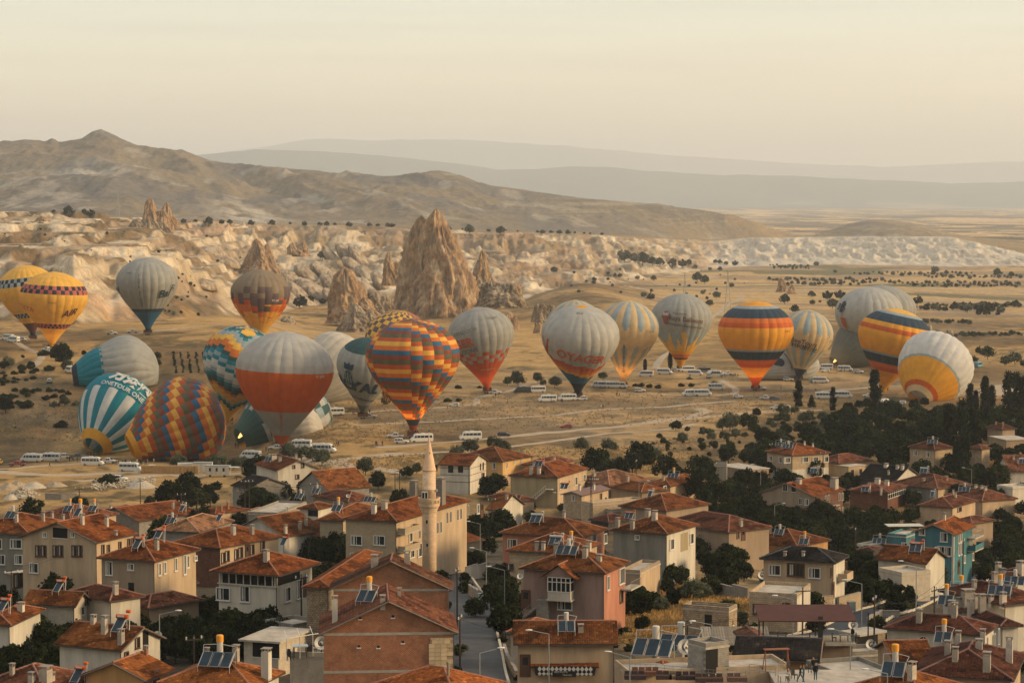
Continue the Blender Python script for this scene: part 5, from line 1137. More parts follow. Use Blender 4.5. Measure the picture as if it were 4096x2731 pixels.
mb = MB(); [mb.box((x, 1.18, hz / 2 - .25),(1.5,.06, hz - 1.3)) for x in (-2.2,0,2.2)]; mb.build('shop_window', glass(), t)
mb = MB(); mb.box((-3.2,.4,.6),(1.1,.06,1.1)); mb.build('poster_board', wframe('w'), t)
dish('B3', 1388,1185,1.3)
# right of centre
h = H('Z4', (-70,1200),(606,1247),(980,1140),8.5, 'hip', 'grey', 'white', label='grey-sided house with white right front and a recessed balcony', short='grey and white house', ch=((30,1170,.8,1.5),(200,1190,.8,1.5),(375,1050,1.0,1.2),(455,1080,1.0,1.4)))
h.win('Z4', 255,1285, 'L', .7,.7); h.win('Z4', 650,1365, 'R', 1.5,1.7, 'w'); h.win('Z4', 875,1300, 'R', 1.5,1.7, 'w'); sheater('Z4', 160,1080, 'tank', 2); dish('Z4', 412,1000,1.6)
mb = MB(); mb.box((h.b * .60, h.ov - .02, h.H - 2.3),(2.9,.04,3.0)); mb.build('balcony_recess', WALL['olive'](), h.t)
h = H('Z4', (700,1090),(1302,1230),(1648,1145),6, 'hip', 'beige', roof='dull', label='long beige house partly hidden by a big dark tree', short='long beige house', ch=((1445,1160,.7,1.3),(600,1050,.7,.6))); h.win('Z4', 1410,1260, 'R', .5,1.2, 'd'); h.win('Z4', 1470,1260, 'R', .9,2.2, 'D')
h = H('Z4', (1450,1338),(2100,1398),(2520,1318),5.5, 'hip', 'ochre', label='wide dark-red roofed house with three heaters', short='three-heater house', ch=((1670,1230,.7,1.8),(1870,1190,.9,1.8),(2140,1190,.5,.8))); sheater('Z4', 1710,1270, 'tank', 2); sheater('Z4', 1880,1270, 'pbarrel', 2); sheater('Z4', 2165,1380, 'barrel', 2)
h = H('B4', (1648,120),(2530,170),(2705,88),7.5, 'hip', 'cream', 'white', roof='black', label='cream house with a black hipped roof and blue side door', short='black-hipped cream house', ch=((1950,90,.4,.3),(2160,90,.4,.3)))
for x, y in ((1835,250),(2290,285)): h.win('B4', x, y, 'L', 1.6,1.4)
h.win('B4', 2075,250, 'L', 2.4,1.8, 'd'); h.win('B5', 137,275, 'R', .7,1.3, 'd'); h.win('B5', 305,205, 'R', .8,1.3, 'd'); h.win('B5', 158,490, 'R', .9,2.3, 'D'); balcony(h, 'B5', 240,345, 'R', 3.4,1.5, rail=False); dish('B4', 1687,400,1.3); dish('B5', 240,300,1.2)
h = H('Z4', (190,900),(590,985),(905,882),4.5, 'hip', 'beige', label='terracotta hipped roof with a steel-tanked heater', short='terracotta hip', ch=()); sheater('Z4', 400,830, 'white', 1)
h = H('Z4', (120,690),(300,770),(470,720),4, 'hip', 'beige', label='small orange roof behind the street lamp', short='small orange roof', ch=((145,610),(178,620),(150,650)))
h = H('Z4', (438,655),(640,702),(815,600),4.5, 'hip', 'cream', label='small house with silver solar panels and a yellow-capped barrel', short='silver-panel house', ch=((555,640,.7,1.2),)); h.win('Z4', 570,720, 'R', 1.5,1.0); sheater('Z4', 665,615, 'barrel', 3)
h = H('Z4', (1215,457),(1512,517),(1725,492),3.8, 'flat', 'beige', label='flat pale-roofed beige building by the dark conifers', short='flat beige building')
h = H('Z4', (1125,445),(1150,470),(1232,475),3.8, 'flat', 'grey', label='grey end block of the flat beige building', short='grey end block', slab=.1)
h = H('Z4', (1510,520),(1600,570),(1780,560),2.6, 'hip', 'beige', roof='dull', label='small dull roof beside the flat beige building', short='', ch=())
h = H('Z4', (1690,300),(2030,347),(2500,320),8, 'hip', 'stone', base=('white', 4.0), label='two-storey stone house with white ground floor and two rows of panels', short='stone-over-white house', tw=.42, ch=((1990,240,.7,1.0),(2175,225,.5,.8),(2270,240,.5,.6)))
for x, y in ((1787,380),(1898,398)): h.win('Z4', x, y, 'L', 1.4,1.4)
for x, y in ((1800,505),(1880,518)): h.win('Z4', x, y, 'L', 1.1,1.2, 'd')
for x, y in ((1975,400),(2180,395),(2295,393)): h.win('Z4', x, y, 'R', 2.0,1.4)
h.win('Z5', 78,390, 'R', 1.7,1.4); sheater('Z4', 1895,250, 'pbarrel', 3); sheater('Z4', 1980,275, 'pbarrel', 3)
h = H('Z4', (1635,772),(2290,818),(2672,738),7.5, 'gl', 'beige', 'dbrick', base=('dbrick', 4.6), label='grey gabled house over brick storeys with arched attic windows', short='arched-attic house', pitch=20, ch=((2110,670,1.4,1.2),(1905,640,.8,.8, 'b'),(2515,720,2.0,2.6)))
h.win('Z4', 1953,712, 'L', 1.1,1.8, 'a'); h.win('Z4', 2050,718, 'L', 1.1,1.9, 'v'); h.win('Z4', 2128,870, 'L', .7,1.4, 'a'); h.win('Z4', 2200,880, 'L', .9,1.4)
for x, y in ((235,820),(272,818),(235,985),(275,980),(80,850),(112,840)): h.win('Z5', x, y, 'R', .8,1.8, 'a')
balcony(h, 'Z5', 150,915, 'R', 4,1.2); dish('Z4', 1890,755,1.1); dish('Z4', 1818,765,.9,70); sheater('Z4', 2280,560, 'white', 2)
# right side
h = H('Z5', (460,600),(880,642),(1135,582),4.5, 'gr', 'dark', 'white', roof='black', label='black-roofed house with a pale gable among the trees', short='black-roofed gable house', pitch=24, ch=((770,480,1.2,.8, 'w'),(797,570,.6,1.0),(900,500,.9,.8),(957,510,.9,1.2)))
h = H('Z5', (320,745),(800,770),(1042,695),5, 'hip', 'dbrick', roof='dull', label='low red house with a glazed white veranda', short='glazed veranda house', pitch=14, ch=((415,680,.9,.8),(672,670,1.6,1.3, 'w'),(778,690,1.3,1.2, 'w'),(575,730,.9,1.4),(712,770,.6,1.2)))
mb = MB();
for i in range(9): mb.box((h.ov + .4 + i * (h.b - 2 * h.ov - .8) / 8, h.ov - .06, h.H - 1.0),(.12,.12,1.7))
[mb.box((h.b / 2, h.ov - .06, h.H - z_),(h.b - 2 * h.ov, .1,.12)) for z_ in (.2,.75,1.85)]; mb.build('veranda_frame', wframe('w'), h.t)
mb = MB(); mb.box((h.b / 2, h.ov - .015, h.H - 1.0),(h.b - 2 * h.ov - .1,.03,1.6)); mb.build('veranda_glass', glass(), h.t); sheater('Z5', 530,770, 'tank', 2)
h = H('Z5', (890,655),(1366,732),(1642,668),5, 'hip', 'grey', 'cream', roof='dull', label='broad brown-red hipped roof with a cream cornice', short='broad brown-red hip', ch=((1200,640,.9,.4),(1460,630,.9,.9, 'b'))); h.win('Z5', 1105,785, 'L', .8,1); h.win('Z5', 1155,788, 'L', .8,1); sheater('Z5', 1200,560, 'white', 2)
h = H('Z5', (1130,915),(1540,947),(1812,865),4.5, 'hip', 'cream', roof='dull', label='brown hipped house with a dark blue tank on its ridge', short='dark-tank house', ch=((1565,830,.6,.9),(1540,790,.5,.8))); sheater('Z5', 1300,830, 'white', 1); h.win('Z5', 1610,965, 'R', 2.5,1, 'd')
h = H('Z5', (1520,790),(1870,872),(2215,828),4.5, 'hip', 'cream', roof='dull', label='brown roof right of the dark-tank house with leaning panels', short='leaning-panel roof', ch=((1800,720,.8,.6),(1870,730,.8,.6),(1908,745,.8,.7))); sheater('Z5', 1665,770, 'pbarrel', 3)
h = H('Z5', (2002,712),(2222,738),(2500,725),4.5, 'flat', 'white', label='pale flat-roofed house at the right edge', short='pale flat-roofed house', slab=.1)
h = H('Z5', (2035,470),(2175,532),(2600,528),4.5, 'gl', 'white', roof='dull', label='white-gabled house cut by the right edge among dark trees', short='right edge gable', pitch=30, ch=((2235,390,.6,.6),(2280,440,.5,.9))); sheater('Z5', 2335,450, 'white', 2)
h = H('Z5', (1080,242),(1330,282),(1480,250),6, 'hip', 'stone', roof='dull', label='yellow stone house half hidden in the dark trees', short='yellow stone house', pitch=24, wl=(2,1)); sheater('Z5', 1300,220, 'pbarrel', 3)
h = H('Z5', (1700,262),(1870,278),(1980,262),6, 'hip', 'stone', roof='dull', label='small stone house behind the tallest poplars', short='stone house behind the poplars', pitch=24)
h = H('Z5', (1990,20),(2100,50),(2200,30),5, 'hip', 'beige', roof='brown', label='brown house at the right edge beside the silvery tree', short='brown house by the silvery tree', pitch=25, ch=((2030,0,.5,.8, 'b'),(2110,5,.5,.8, 'b')))
h = H('Z5', (1980,130),(2150,175),(2420,165),3.5, 'flat', 'beige', label='flat roof coated salmon red at the right edge', short='salmon flat roof')
h = H('Z5', (145,385),(230,440),(400,375),4, 'hip', 'cream', roof='dull', label='small red roof right of the stone-over-white house', short='')
h = H('Z5', (285,455),(340,480),(440,450),3.5, 'flat', 'cream', label='tiny cream cube house between trees', short='tiny cream cube house', wr=(2,1, 'v'))
h = H('Z5', (1040,1232),(1562,1258),(1858,1160),8.5, 'gl', 'blue', label='bright blue three-storey house with white window surrounds', short='blue house', pitch=22, roof='orange', ch=((1440,1090,.5,1.1, 'w'),))
for x, y in ((1433,1282),(1402,1440),(1480,1445)): h.win('Z5', x, y, 'L', 1.1,1.5)
for x, y in ((1183,1220),(982,1385)): h.win('Z5', x, y, 'L', .9,1.1)
for x, y in ((1603,1285),(1628,1270),(1603,1425),(1633,1415),(1722,1355),(1748,1345),(1665,1535),(1763,1505)): h.win('Z5', x, y, 'R', .8,1.9 if y < 1430 else 1.2)
h.win('B5', 1603,220, 'R', .9,2.2, 'D'); balcony(h, 'Z5', 1750,1415, 'R', 5,1.4, rail=False); balcony(h, 'Z5', 1750,1270, 'R', 5,1.4)
mb = MB(); mb.box((h.ov - .03, h.ov - .03, h.H / 2),(.35,.35, h.H)); mb.build('white_corner', WALL['white'](), h.t)
h = H('Z5', (1620,1085),(1760,1130),(1905,1075),7, 'hip', 'beige', roof='dull', label='dull roof just behind the blue house', short='')
h = H('Z5', (840,1255),(1000,1290),(1110,1190),6, 'flat', 'blue', label='blue lower annexe with laundry and a white awning', short='blue annexe', slab=.1)
h = H('Z5', (395,1400),(590,1410),(830,1380),3.5, 'flat', 'white', label='white walled roof terrace with panels left of the blue annexe', short='white roof terrace', slab=.1); sheater('Z5', 690,1370, 'pbarrel', 3)
h = H('B5', (705,100),(1236,178),(1345,92),5.5, 'gr', 'white', label='red-roofed cottage with a white gable below the blue house', short='cottage below the blue house', pitch=24); h.win('B5', 1197,285, 'R', .6,1.6, 'v'); sheater('B5', 1105,60, 'tank', 2); dish('B5', 1350,85,1)
h = H('Z5', (420,1430),(640,1440),(760,1400),4, 'hip', 'dark', roof='brown', label='low brown roof below the white roof terrace', short='', pitch=12)
h = H('B5', (905,250),(950,330),(1110,262),4.0, 'flat', 'wash', label='crumbling whitewashed wall building with rubble on top', short='crumbling whitewashed building', slab=.02)
h = H('B5', (728,915),(1882,1003),(2062,888),5.5, 'hip', 'white', roof='brown', label='large white house with a dark brown pyramid roof and arched windows', short='large white pyramid-roofed house', ov=.4, ch=((1150,850,.8,1.4),(1520,750,.9,1.4),(1555,760,.8,1.2)))
h.win('B5', 1197,1095, 'L', 1.1,1.6, 'a')
for x, y in ((1991,1080),(2015,1070),(1930,1110),(2062,1010)): h.win('B5', x, y, 'R', .5,1.8, 'a')
sheater('B5', 1450,670, 'barrel', 2); mb = MB(); mb.box((0,0,0),(.9,.7,.08));
h = H('B5', (1580,640),(2080,900),(2285,865),5, 'hip', 'white', roof='brown', label='dark brown roof crowded with chimneys behind the pyramid-roofed house', short='crowded chimney roof', ch=((1610,690,.6,1.2),(1710,660,1.6,2.0),(1740,760,.8,1.8),(1810,700,.7,1.8),(1870,735,.9,2.2),(1885,590,1.0,.9)))
h = H('B5', (1560,465),(2130,655),(2500,560),6, 'hip', 'white', roof='brown', label='dark tiled roof at the right edge with a yellow-capped barrel', short='right edge dark roof', ch=((1780,470,.6,.9),(2015,380,.7,.9),(2110,630,.8,1.2),(1975,610,.6,.6))); sheater('B5', 1620,560, 'barrel', 3); sheater('B5', 2070,560, 'barrel', 3)
h = H('B5', (2090,280),(2280,350),(2560,260),6, 'hip', 'white', roof='dull', label='uppermost tiled roof at the right edge', short='uppermost right edge roof', ch=((2055,300,.8,1.6),(2325,300,1.4,1.8),(2110,300,.8,.6))); sheater('B5', 2240,440, 'pbarrel', 3)
h = H('B5', (1070,1440),(2232,1518),(2312,1210),4.5, 'hip', 'cream', roof='brown', label='big moss-dark hipped roof in the bottom right corner', short='bottom right hipped roof', ch=((1475,1225,.8,1.4),(1562,1290,.8,1.3),(1925,1405,1.0,1.9),(2182,1310,.9,2.8),(1835,1160,.9,.9),(1597,1100,.7,1.3),(1878,1100,.7,1.5),(970,1170,.3,.3)))
h = H('B5', (775,1130),(860,1330),(1330,1290),4.5, 'gl', 'cream', roof='red', label='old tiled roof sagging left of the bottom right hip', short='sagging tiled roof', pitch=18)
h = H('B5', (420,1560),(1180,1760),(1560,1560),5, 'hip', 'cream', roof='orange', label='tiled roof at the bottom edge with two blue panels', short='two-blue-panel roof', ch=((1065,1500,.8,1.6),)); sheater('B5', 850,1500, 'barrel', 2,20,1.2); sheater('B5', 1420,1105, 'barrel', 2)
h = H('B5', (260,1320),(360,1560),(770,1430),3.5, 'flat', 'grey', label='flat grey concrete roof with parapets', short='flat grey roof', slab=.05)
h = H('B5', (50,1190),(70,1275),(720,1200),3, 'flat', 'block', label='long low block shed with a corrugated roof', short='long block shed', slab=.1); dish('B5', 595,1215,1.2)
h = H('B5', (315,980),(470,1010),(765,965),3.2, 'flat', 'rubble', label='small open stone shed with brush on its roof', short='open stone shed', slab=.3); h.win('B5', 560,1080, 'R', 3.4,1.7, 'v'); dish('B5', 390,985,1.2)
h = H('B4', (752,712),(1308,742),(1398,735),4, 'flat', 'rubble', label='roofless rough stone hut with a dark doorway in the yellow grass', short='rough stone hut', slab=.02); h.win('B4', 1070,880, 'L', 1.0,2.6, 'v'); h.win('B4', 1352,855, 'R', .3,.6, 'v')
h = H('B4', (1525,565),(2088,582),(2312,460),4.5, 'flat', 'stone', 'white', label='long old stone building with dry grass on its flat roof', short='grass-topped stone building', slab=.02)
for x, y, s_ in ((1628,695, 'd'),(1715,725, 'D'),(1868,735, 'a'),(1965,685, 'd')): h.win('B4', x, y, 'L', .9,1.3 if s_ != 'D' else 1.8, s_)
h = H('B4', (135,300),(287,303),(550,190),3.8, 'flat', 'beige', 'cream', label='flat beige store with a stained wall behind the bay-window house', short='flat beige store', slab=.1)
# bottom right terraces
h = H('B4', (1330,1275),(2352,1300),(2470,1100),4.5, 'gr', 'ochre', roof='black', label='long black-tiled roof below the roof cafe', short='black-tiled cafe roof', pitch=16, tw=.34)
h = H('B4', (170,1345),(160,1480),(1950,1372),4.5, 'flat', 'cream', label='broad cream roof terrace along the bottom edge', short='cream roof terrace', slab=.02); terr = h
h = H('B4', (935,1150),(1042,1165),(1232,1150),7.2, 'flat', 'block', label='grey block stairwell hut standing on the cream terrace', short='stairwell hut', slab=.08); h.win('B4', 1110,1290, 'R', 1.6,2.8, 'v'); hut = h
h = H('B4', (300,1340),(560,1390),(790,1335),4.6, 'hip', 'cream', roof='orange', label='small red pyramid roof under big blue panels', short='small red pyramid', pitch=24, ch=((757,1300,.8,1.6),)); sheater('B4', 430,1260, 'pbarrel', 3,20,1.5); sheater('B4', 720,1210, 'pbarrel', 3,20,1.5)
h = H('B4', (1440,950),(1500,1080),(1700,1060),4.5, 'gr', 'beige', roof='brown', label='dark red roof beside the cafe stairs', short='dark red cafe-side roof')
# ---------------------------------------------------------------- roads, tracks and yards, draped on the ground sheet
def cr_line(pts, n=8):
 P = [pts[0]] + list(pts) + [pts[-1]]; o = []
 for i in range(1, len(P) - 2):
  for k in range(n):
   t = k / n; a, b, c, d = (Vector(P[i - 1]), Vector(P[i]), Vector(P[i + 1]), Vector(P[i + 2]))
   o.append(.5 * ((2 * b) + (-a + c) * t + (2 * a - 5 * b + 4 * c - d) * t * t + (-a + 3 * b - 3 * c + d) * t ** 3))
 o.append(Vector(P[-2])); return o
def gmax(x, y, r):
 return max(gz(x, y), gz(x + r, y), gz(x - r, y), gz(x, y + r), gz(x, y - r))
def ribbon(name, zone, pts, w, m, label, up=.07, jag=.12, flat=False, step=2.0, kind='structure'):
 W = [hit(*zp(zone, *p)) for p in pts]; L2 = cr_line([(p.x, p.y) for p in W], 10)
 # resample
 q = [L2[0]];
 for p in L2[1:]:
  while (p - q[-1]).length > step: q.append(q[-1] + (p - q[-1]).normalized() * step)
 vs = []; fs = []; nw = 6; rr = random.Random(len(pts) * 7 + int(pts[0][0]))
 zc = [gmax(p.x, p.y, w * .3) for p in q]
 if flat:
  for _ in range(30): zc = [zc[0]] + [(zc[i - 1] + 2 * zc[i] + zc[i + 1]) / 4 for i in range(1, len(zc) - 1)] + [zc[-1]]
 ja = jb = 0
 for i, p in enumerate(q):
  d = (q[min(i + 1, len(q) - 1)] - q[max(i - 1,0)]); d = d.normalized() if d.length else Vector((1,0)); nrm = Vector((-d.y, d.x)); ja = ja * .7 + rr.uniform(-jag, jag) * w * .6; jb = jb * .7 + rr.uniform(-jag, jag) * w * .6
  for j in range(nw + 1):
   f = j / nw - .5; o = f * w + (ja if j == 0 else jb if j == nw else 0); x, y = p.x + nrm.x * o, p.y + nrm.y * o
   g_ = gz(x, y); z = (max(zc[i], g_) if flat else g_) + up - (.25 if j in (0, nw) and not flat else 0); vs.append((x, y, z))
 k = nw + 1; fs = [(i * k + j, i * k + j + 1,(i + 1) * k + j + 1,(i + 1) * k + j) for i in range(len(q) - 1) for j in range(nw)]
 mb = MB(); mb.add(vs, fs); o = mb.build(name, m, None, True); tag(o, label, kind=kind); return q, zc
dustm = mat('track_dust', (.44,.335,.22), var=.22, scale=.25, bump=.3, c2=(.28,.21,.13)); asph = mat('asphalt', (.062,.060,.058), var=.25, scale=.6, bump=.15); asph2 = mat('dark_asphalt', (.035,.04,.045), var=.15, scale=.8)
for nm, z_, pts, w_, lb in (
 ('dirt_road', 'Z3', [(-400,250),(-100,240),(0,230),(300,205),(620,180),(1150,130),(1700,80),(2352,22),(2900,-60),(3250,-110),(3400,-160),(3300,-200)], 6, 'pale dirt road past the minibuses in front of the village'),
 ('dirt_road', 'Z3', [(-430,350),(-200,320),(0,330),(300,312),(700,290),(1190,240),(1800,160),(2352,90),(2900,50),(3300,-20)], 4, 'second pale track below the dirt road'),
 ('dirt_road', 'Z2', [(-1500,640),(-900,600),(-300,560),(300,560),(700,500),(1000,400),(1450,440),(1700,480),(2000,500),(2352,560)], 8, 'wide dusty yard road behind the village'),
 ('dirt_road', 'Z1', [(-100,505),(200,495),(500,465),(900,440),(1300,430)], 5, 'dirt track beside the parked minibuses at the left'),
 ('dirt_road', 'Z1', [(-100,530),(300,560),(620,575),(900,570),(1400,540),(1900,560),(2300,600)], 9, 'broad dusty road past the hay bales'),
 ('dirt_road', 'Z2', [(1700,480),(1550,400),(1800,370),(2100,345),(2352,330)], 5, 'track branching off toward the minaret'),
 ('dirt_road', 'P0', [(2460,1572),(2600,1574),(2745,1580),(2900,1578),(2945,1565),(2925,1545),(2880,1520)], 4, 'curving track past the central minibuses'),
 ('dirt_road', 'P0', [(1400,1700),(1700,1688),(2000,1672),(2200,1662),(2460,1635),(2700,1624),(2950,1604)], 4, 'track across the balloon meadow'),
 ('dirt_road', 'P0', [(1270,1655),(1500,1645),(1750,1630),(1900,1615),(1915,1590),(2050,1560),(2110,1535),(2200,1530)], 3.5, 'track winding between the grey balloons'),
 ('dirt_road', 'P0', [(0,1352),(60,1368),(110,1395),(165,1420),(150,1450),(130,1468)], 4, 'farm track at the far left'),
 ('dirt_road', 'P0', [(440,1335),(520,1335),(640,1322),(760,1308),(900,1300)], 4, 'track behind the grey flower balloon'),
 ('dirt_road', 'P0', [(2620,1475),(2640,1440),(2680,1410),(2900,1225),(2965,1190),(2900,1180),(2600,1165),(2500,1140)], 5, 'pale track climbing behind the balloons'),
 ('dirt_road', 'P0', [(3276,1565),(3450,1552),(3620,1545),(3950,1560),(4096,1520)], 5, 'pale track below the yellow balloon'),
 ('dirt_road', 'P0', [(2460,1708),(2700,1680),(2900,1660),(3100,1645),(3300,1640)], 6, 'dirt road toward the orchard')):
 ribbon(nm, z_, pts, w_, dustm, lb)
ribbon('dirt_bank', 'P0', [(3940,1580),(4000,1560),(4096,1535),(4200,1520)], 22, dustm, 'pale bare bank at the right edge')
q1_, z1_ = ribbon('street', 'B3', [(900,1900),(790,1500),(760,1250),(720,1000),(705,800),(690,640),(560,480),(430,260),(330,150),(250,20)], 6.2, asph, 'grey asphalt village street beside the brick houses', flat=True, jag=.02, up=.12)
q2_, z2_ = ribbon('street', 'B5', [(-260,1150),(-60,1050),(150,1010),(400,900),(640,770),(900,690),(1200,560),(1500,440),(1900,300),(2200,200)], 6, asph2, 'dark new asphalt road on the right', flat=True, jag=.01, up=.12)
def kerb(q, zc, off, label, m):
 mb = MB(); pv = None
 for i in range(0, len(q)):
  d = (q[min(i + 1, len(q) - 1)] - q[max(i - 1,0)]).normalized(); n_ = Vector((-d.y, d.x)) * off; a = Vector((q[i].x + n_.x, q[i].y + n_.y, zc[i] + .2));
  if pv is not None: mb.box((a + pv) / 2,((a - pv).length, .3,.24), rz=math.atan2((a - pv).y, (a - pv).x))
  pv = a
 tag(mb.build('kerb', m), label, kind='structure')
kerb(q2_, z2_, 3.2, 'pale kerb along the dark road', mat('kerb', (.5,.42,.3), var=.2)); kerb(q2_, z2_, -3.2, 'near kerb of the dark road', MATS['kerb']); kerb(q1_, z1_, -3.2, 'kerb of the grey street', MATS['kerb'])
# ---------------------------------------------------------------- rocks
def rock_mat(name, c1, c2, c3_):
 m, nt, b, o = new_mat(name); n = nt.nodes.new; l = nt.links.new; g = n('ShaderNodeNewGeometry')
 mp = n('ShaderNodeMapping'); mp.inputs['Scale'].default_value = (1,1,.35); l(g.outputs['Position'], mp.inputs[0])
 z = n('ShaderNodeTexNoise'); z.inputs['Scale'].default_value = .14; z.inputs['Detail'].default_value = 9; z.inputs['Roughness'].default_value = .65; l(mp.outputs[0], z.inputs[0])
 z2 = n('ShaderNodeTexNoise'); z2.inputs['Scale'].default_value = .4; z2.inputs['Detail'].default_value = 8; z2.inputs['Roughness'].default_value = .7; l(mp.outputs[0], z2.inputs[0])
 r = n('ShaderNodeValToRGB'); l(z.outputs[0], r.inputs[0]); r.color_ramp.elements[0].position = .40; r.color_ramp.elements[1].position = .60
 r.color_ramp.elements[0].color = (*c3_, 1); r.color_ramp.elements[1].color = (*c1,1); e = r.color_ramp.elements.new(.5); e.color = (*c2,1)
 mr = n('ShaderNodeMapRange'); mr.inputs[1].default_value = .35; mr.inputs[2].default_value = .65; mr.inputs[3].default_value = .55; mr.inputs[4].default_value = 1.2; l(z2.outputs[0], mr.inputs[0])
 s = n('ShaderNodeVectorMath'); s.operation = 'SCALE'; l(r.outputs[0], s.inputs[0]); l(mr.outputs[0], s.inputs[3]); l(s.outputs[0], b.inputs['Base Color'])
 bp = n('ShaderNodeBump'); bp.inputs['Strength'].default_value = 1; bp.inputs['Distance'].default_value = 3; l(z2.outputs[0], bp.inputs['Height']); l(bp.outputs[0], b.inputs['Normal']); b.inputs['Roughness'].default_value = .95; return m
RKO = rock_mat('tuff_orange', (.56,.41,.26),(.50,.30,.155),(.32,.23,.145)); RKW = rock_mat('tuff_pale', (.54,.43,.29),(.46,.35,.23),(.28,.20,.13))
def rock(name, cones, label, m, Y=None, group='tuff rocks', seed=0, pw=.75, rough=.30):
 """cones: (centre column, base row, top row, width) in photograph pixels, at one distance Y"""
 c0 = cones[0]
 if Y is None: Y = hit(c0[0], c0[1] - 6).y
 b0 = ray(c0[0], c0[1]); k = Y / b0.y; loc = b0 * k; V = []; Fc = []; off = 0
 t = None
 for ci, (cx, by, ty, w_) in enumerate(cones):
  s = ppm(Vector((0, Y, -60))); bb = ray(cx, by) * (Y / ray(cx, by).y); h = (by - ty) / s; r = w_ / 2 / s; nt_, nz = 84,70; dY = (ci % 3) * r * .25 * (1 if ci else 0)
  Z, T = np.meshgrid(np.linspace(-.22,1, nz), np.linspace(0,2 * np.pi, nt_, endpoint=False), indexing='ij')
  zz = np.clip(Z, 0,1); prof = (1 - zz) ** pw * .97 + .03; prof = np.where(zz > .94, prof * np.sqrt(np.clip((1 - zz) / .06,0.02,1)), prof); prof = np.where(Z < 0,1 - Z * .9, prof)
  cx_, sy_ = np.cos(T), np.sin(T); ns = (fbm(cx_ * 1.6 + seed + ci * 3, sy_ * 1.6 + Z * 2.8,300 + seed, 5) - .5) * 2.2 + (ridged(cx_ * 2.6 + ci, sy_ * 2.6 + Z * 2.0,310 + seed, 4) - .7) * 1.9 + (ridged(cx_ * 7 + Z * 5, sy_ * 7 + Z * 9 + ci, 320 + seed, 3) - .6) * .9
  rad = r * prof * (1 + rough * ns * (1 + .5 * zz)) ; lean = (fbm(Z * 2 + seed + ci, Z * 0,330,2) - .5) * r * .35
  X_ = bb.x + rad * cx_ + lean - loc.x; Y_ = Y + dY + rad * sy_ * .85 - loc.y + r * .3; ZZ = bb.z + Z * h * (1 + .03 * ns) - loc.z
  V.append(np.stack([X_, Y_, ZZ], -1).reshape(-1,3)); i = np.arange(nz - 1)[:, None] * nt_; j = np.arange(nt_)[None]; j2 = (j + 1) % nt_
  Fc.append(np.stack([i + j, i + j2, i + nt_ + j2, i + nt_ + j], -1).reshape(-1,4) + off); off += nz * nt_
 me = grid_mesh(name, np.concatenate(V), np.concatenate(Fc).astype(np.int32)); me.materials.append(m); o = obj(name, me); o.location = loc; tag(o, label, 'rock', group); return o
rk = rock('rock_pinnacle', [(1738,1265,840,270),(1672,1265,866,220),(1705,1265,900,280),(1772,1266,890,260),(1700,1268,1035,150),(1640,1266,1075,130),(1800,1266,985,200),(1850,1264,1085,170),(1600,1262,1160,90),(1765,1270,1100,130),(1895,1262,1180,120),(1725,1272,1150,90),(1830,1270,1150,90)], 'tallest jagged tuff pinnacle with carved openings behind the balloons', RKO, Y=1760, group=None, seed=2, rough=.34)
MARKS.append((rk.location.x, rk.location.y, 'tallest pinnacle'))
for x_, y_, w_, h_2 in ((1693,973,3,3.4),(1722,1024,2.2,2.6),(1708,1008,6,.5),(1612,1140,1.6,2.5)):
 d = ray(x_, y_); k = (1735 - 12) / d.y
 p = d * k
rock('rock_pinnacle', [(1385,1252,1070,140),(1350,1252,1088,90),(1425,1262,1130,110),(1450,1268,1190,110),(1395,1265,1160,120)], 'blunt tuff tower left of the tallest pinnacle', RKO, Y=1640, seed=5, pw=.5)
rock('rock_pinnacle', [(1930,1128,1000,74),(1912,1130,1038,60),(1948,1130,1072,54)], 'pair of small peaks right of the tallest pinnacle', RKO, Y=1900, seed=7)
rock('rock_pinnacle', [(1556,1118,1005,56),(1582,1118,1045,50)], 'slim orange cone left of the tallest pinnacle', RKO, Y=1900, seed=8, pw=.55)
rock('rock_pinnacle', [(598,900,793,62),(640,905,840,70)], 'orange hoodoo with a rounded tip on the plateau edge', RKO, Y=2300, seed=9, pw=.45)
rock('rock_pinnacle', [(662,900,810,66),(685,905,855,50)], 'pointed orange hoodoo beside the round-tipped one', RKO, Y=2320, seed=10, pw=.7)
rock('rock_pinnacle', [(150,955,866,180),(180,955,880,120),(95,950,900,110)], 'broad orange tuff cone at the far left plateau', RKO, Y=2200, seed=11, pw=.8)
rock('rock_pinnacle', [(1032,1100,957,130),(1070,1100,975,90),(1000,1100,990,80)], 'orange tuff cone above the brown balloon', RKO, Y=2000, seed=12, pw=.7)
rock('rock_pinnacle', [(1172,1010,968,50),(1208,1015,962,64)], 'two low brown cones below the plateau edge', RKO, Y=2250, seed=13)
rock('rock_pinnacle', [(545,930,872,90),(612,935,878,60),(650,935,885,62),(590,930,870,50)], 'pale cones at the foot of the hoodoos', RKW, Y=2250, seed=14, pw=.6)
rock('rock_pinnacle', [(3126,1174,1110,44)], 'taller of two lone tuff cones among the orchards', RKO, seed=15, pw=.5); rock('rock_pinnacle', [(3167,1182,1134,40)], 'shorter of two lone tuff cones among the orchards', RKO, seed=16, pw=.75)
for i, (x_, w_) in enumerate(((3712,38),(3750,34),(3800,34))): rock('rock_pinnacle', [(x_, 1352,1298 if i == 0 else 1318, w_)], ('capped fairy chimney beside the banded balloon', 'stubby middle fairy chimney', 'right-hand stubby fairy chimney')[i], RKW, seed=17 + i, pw=.3)
rock('rock_outcrop', [(2020,1212,1128,160),(1960,1210,1125,110),(2055,1212,1150,80)], 'smooth rounded tuff outcrop right of the tallest pinnacle', RKW, Y=1720, seed=21, pw=.32)
rock('rock_outcrop', [(2160,1275,1212,70),(2200,1272,1218,60)], 'pale knobbly outcrop left of the striped balloon', RKW, Y=1500, seed=22, pw=.4)
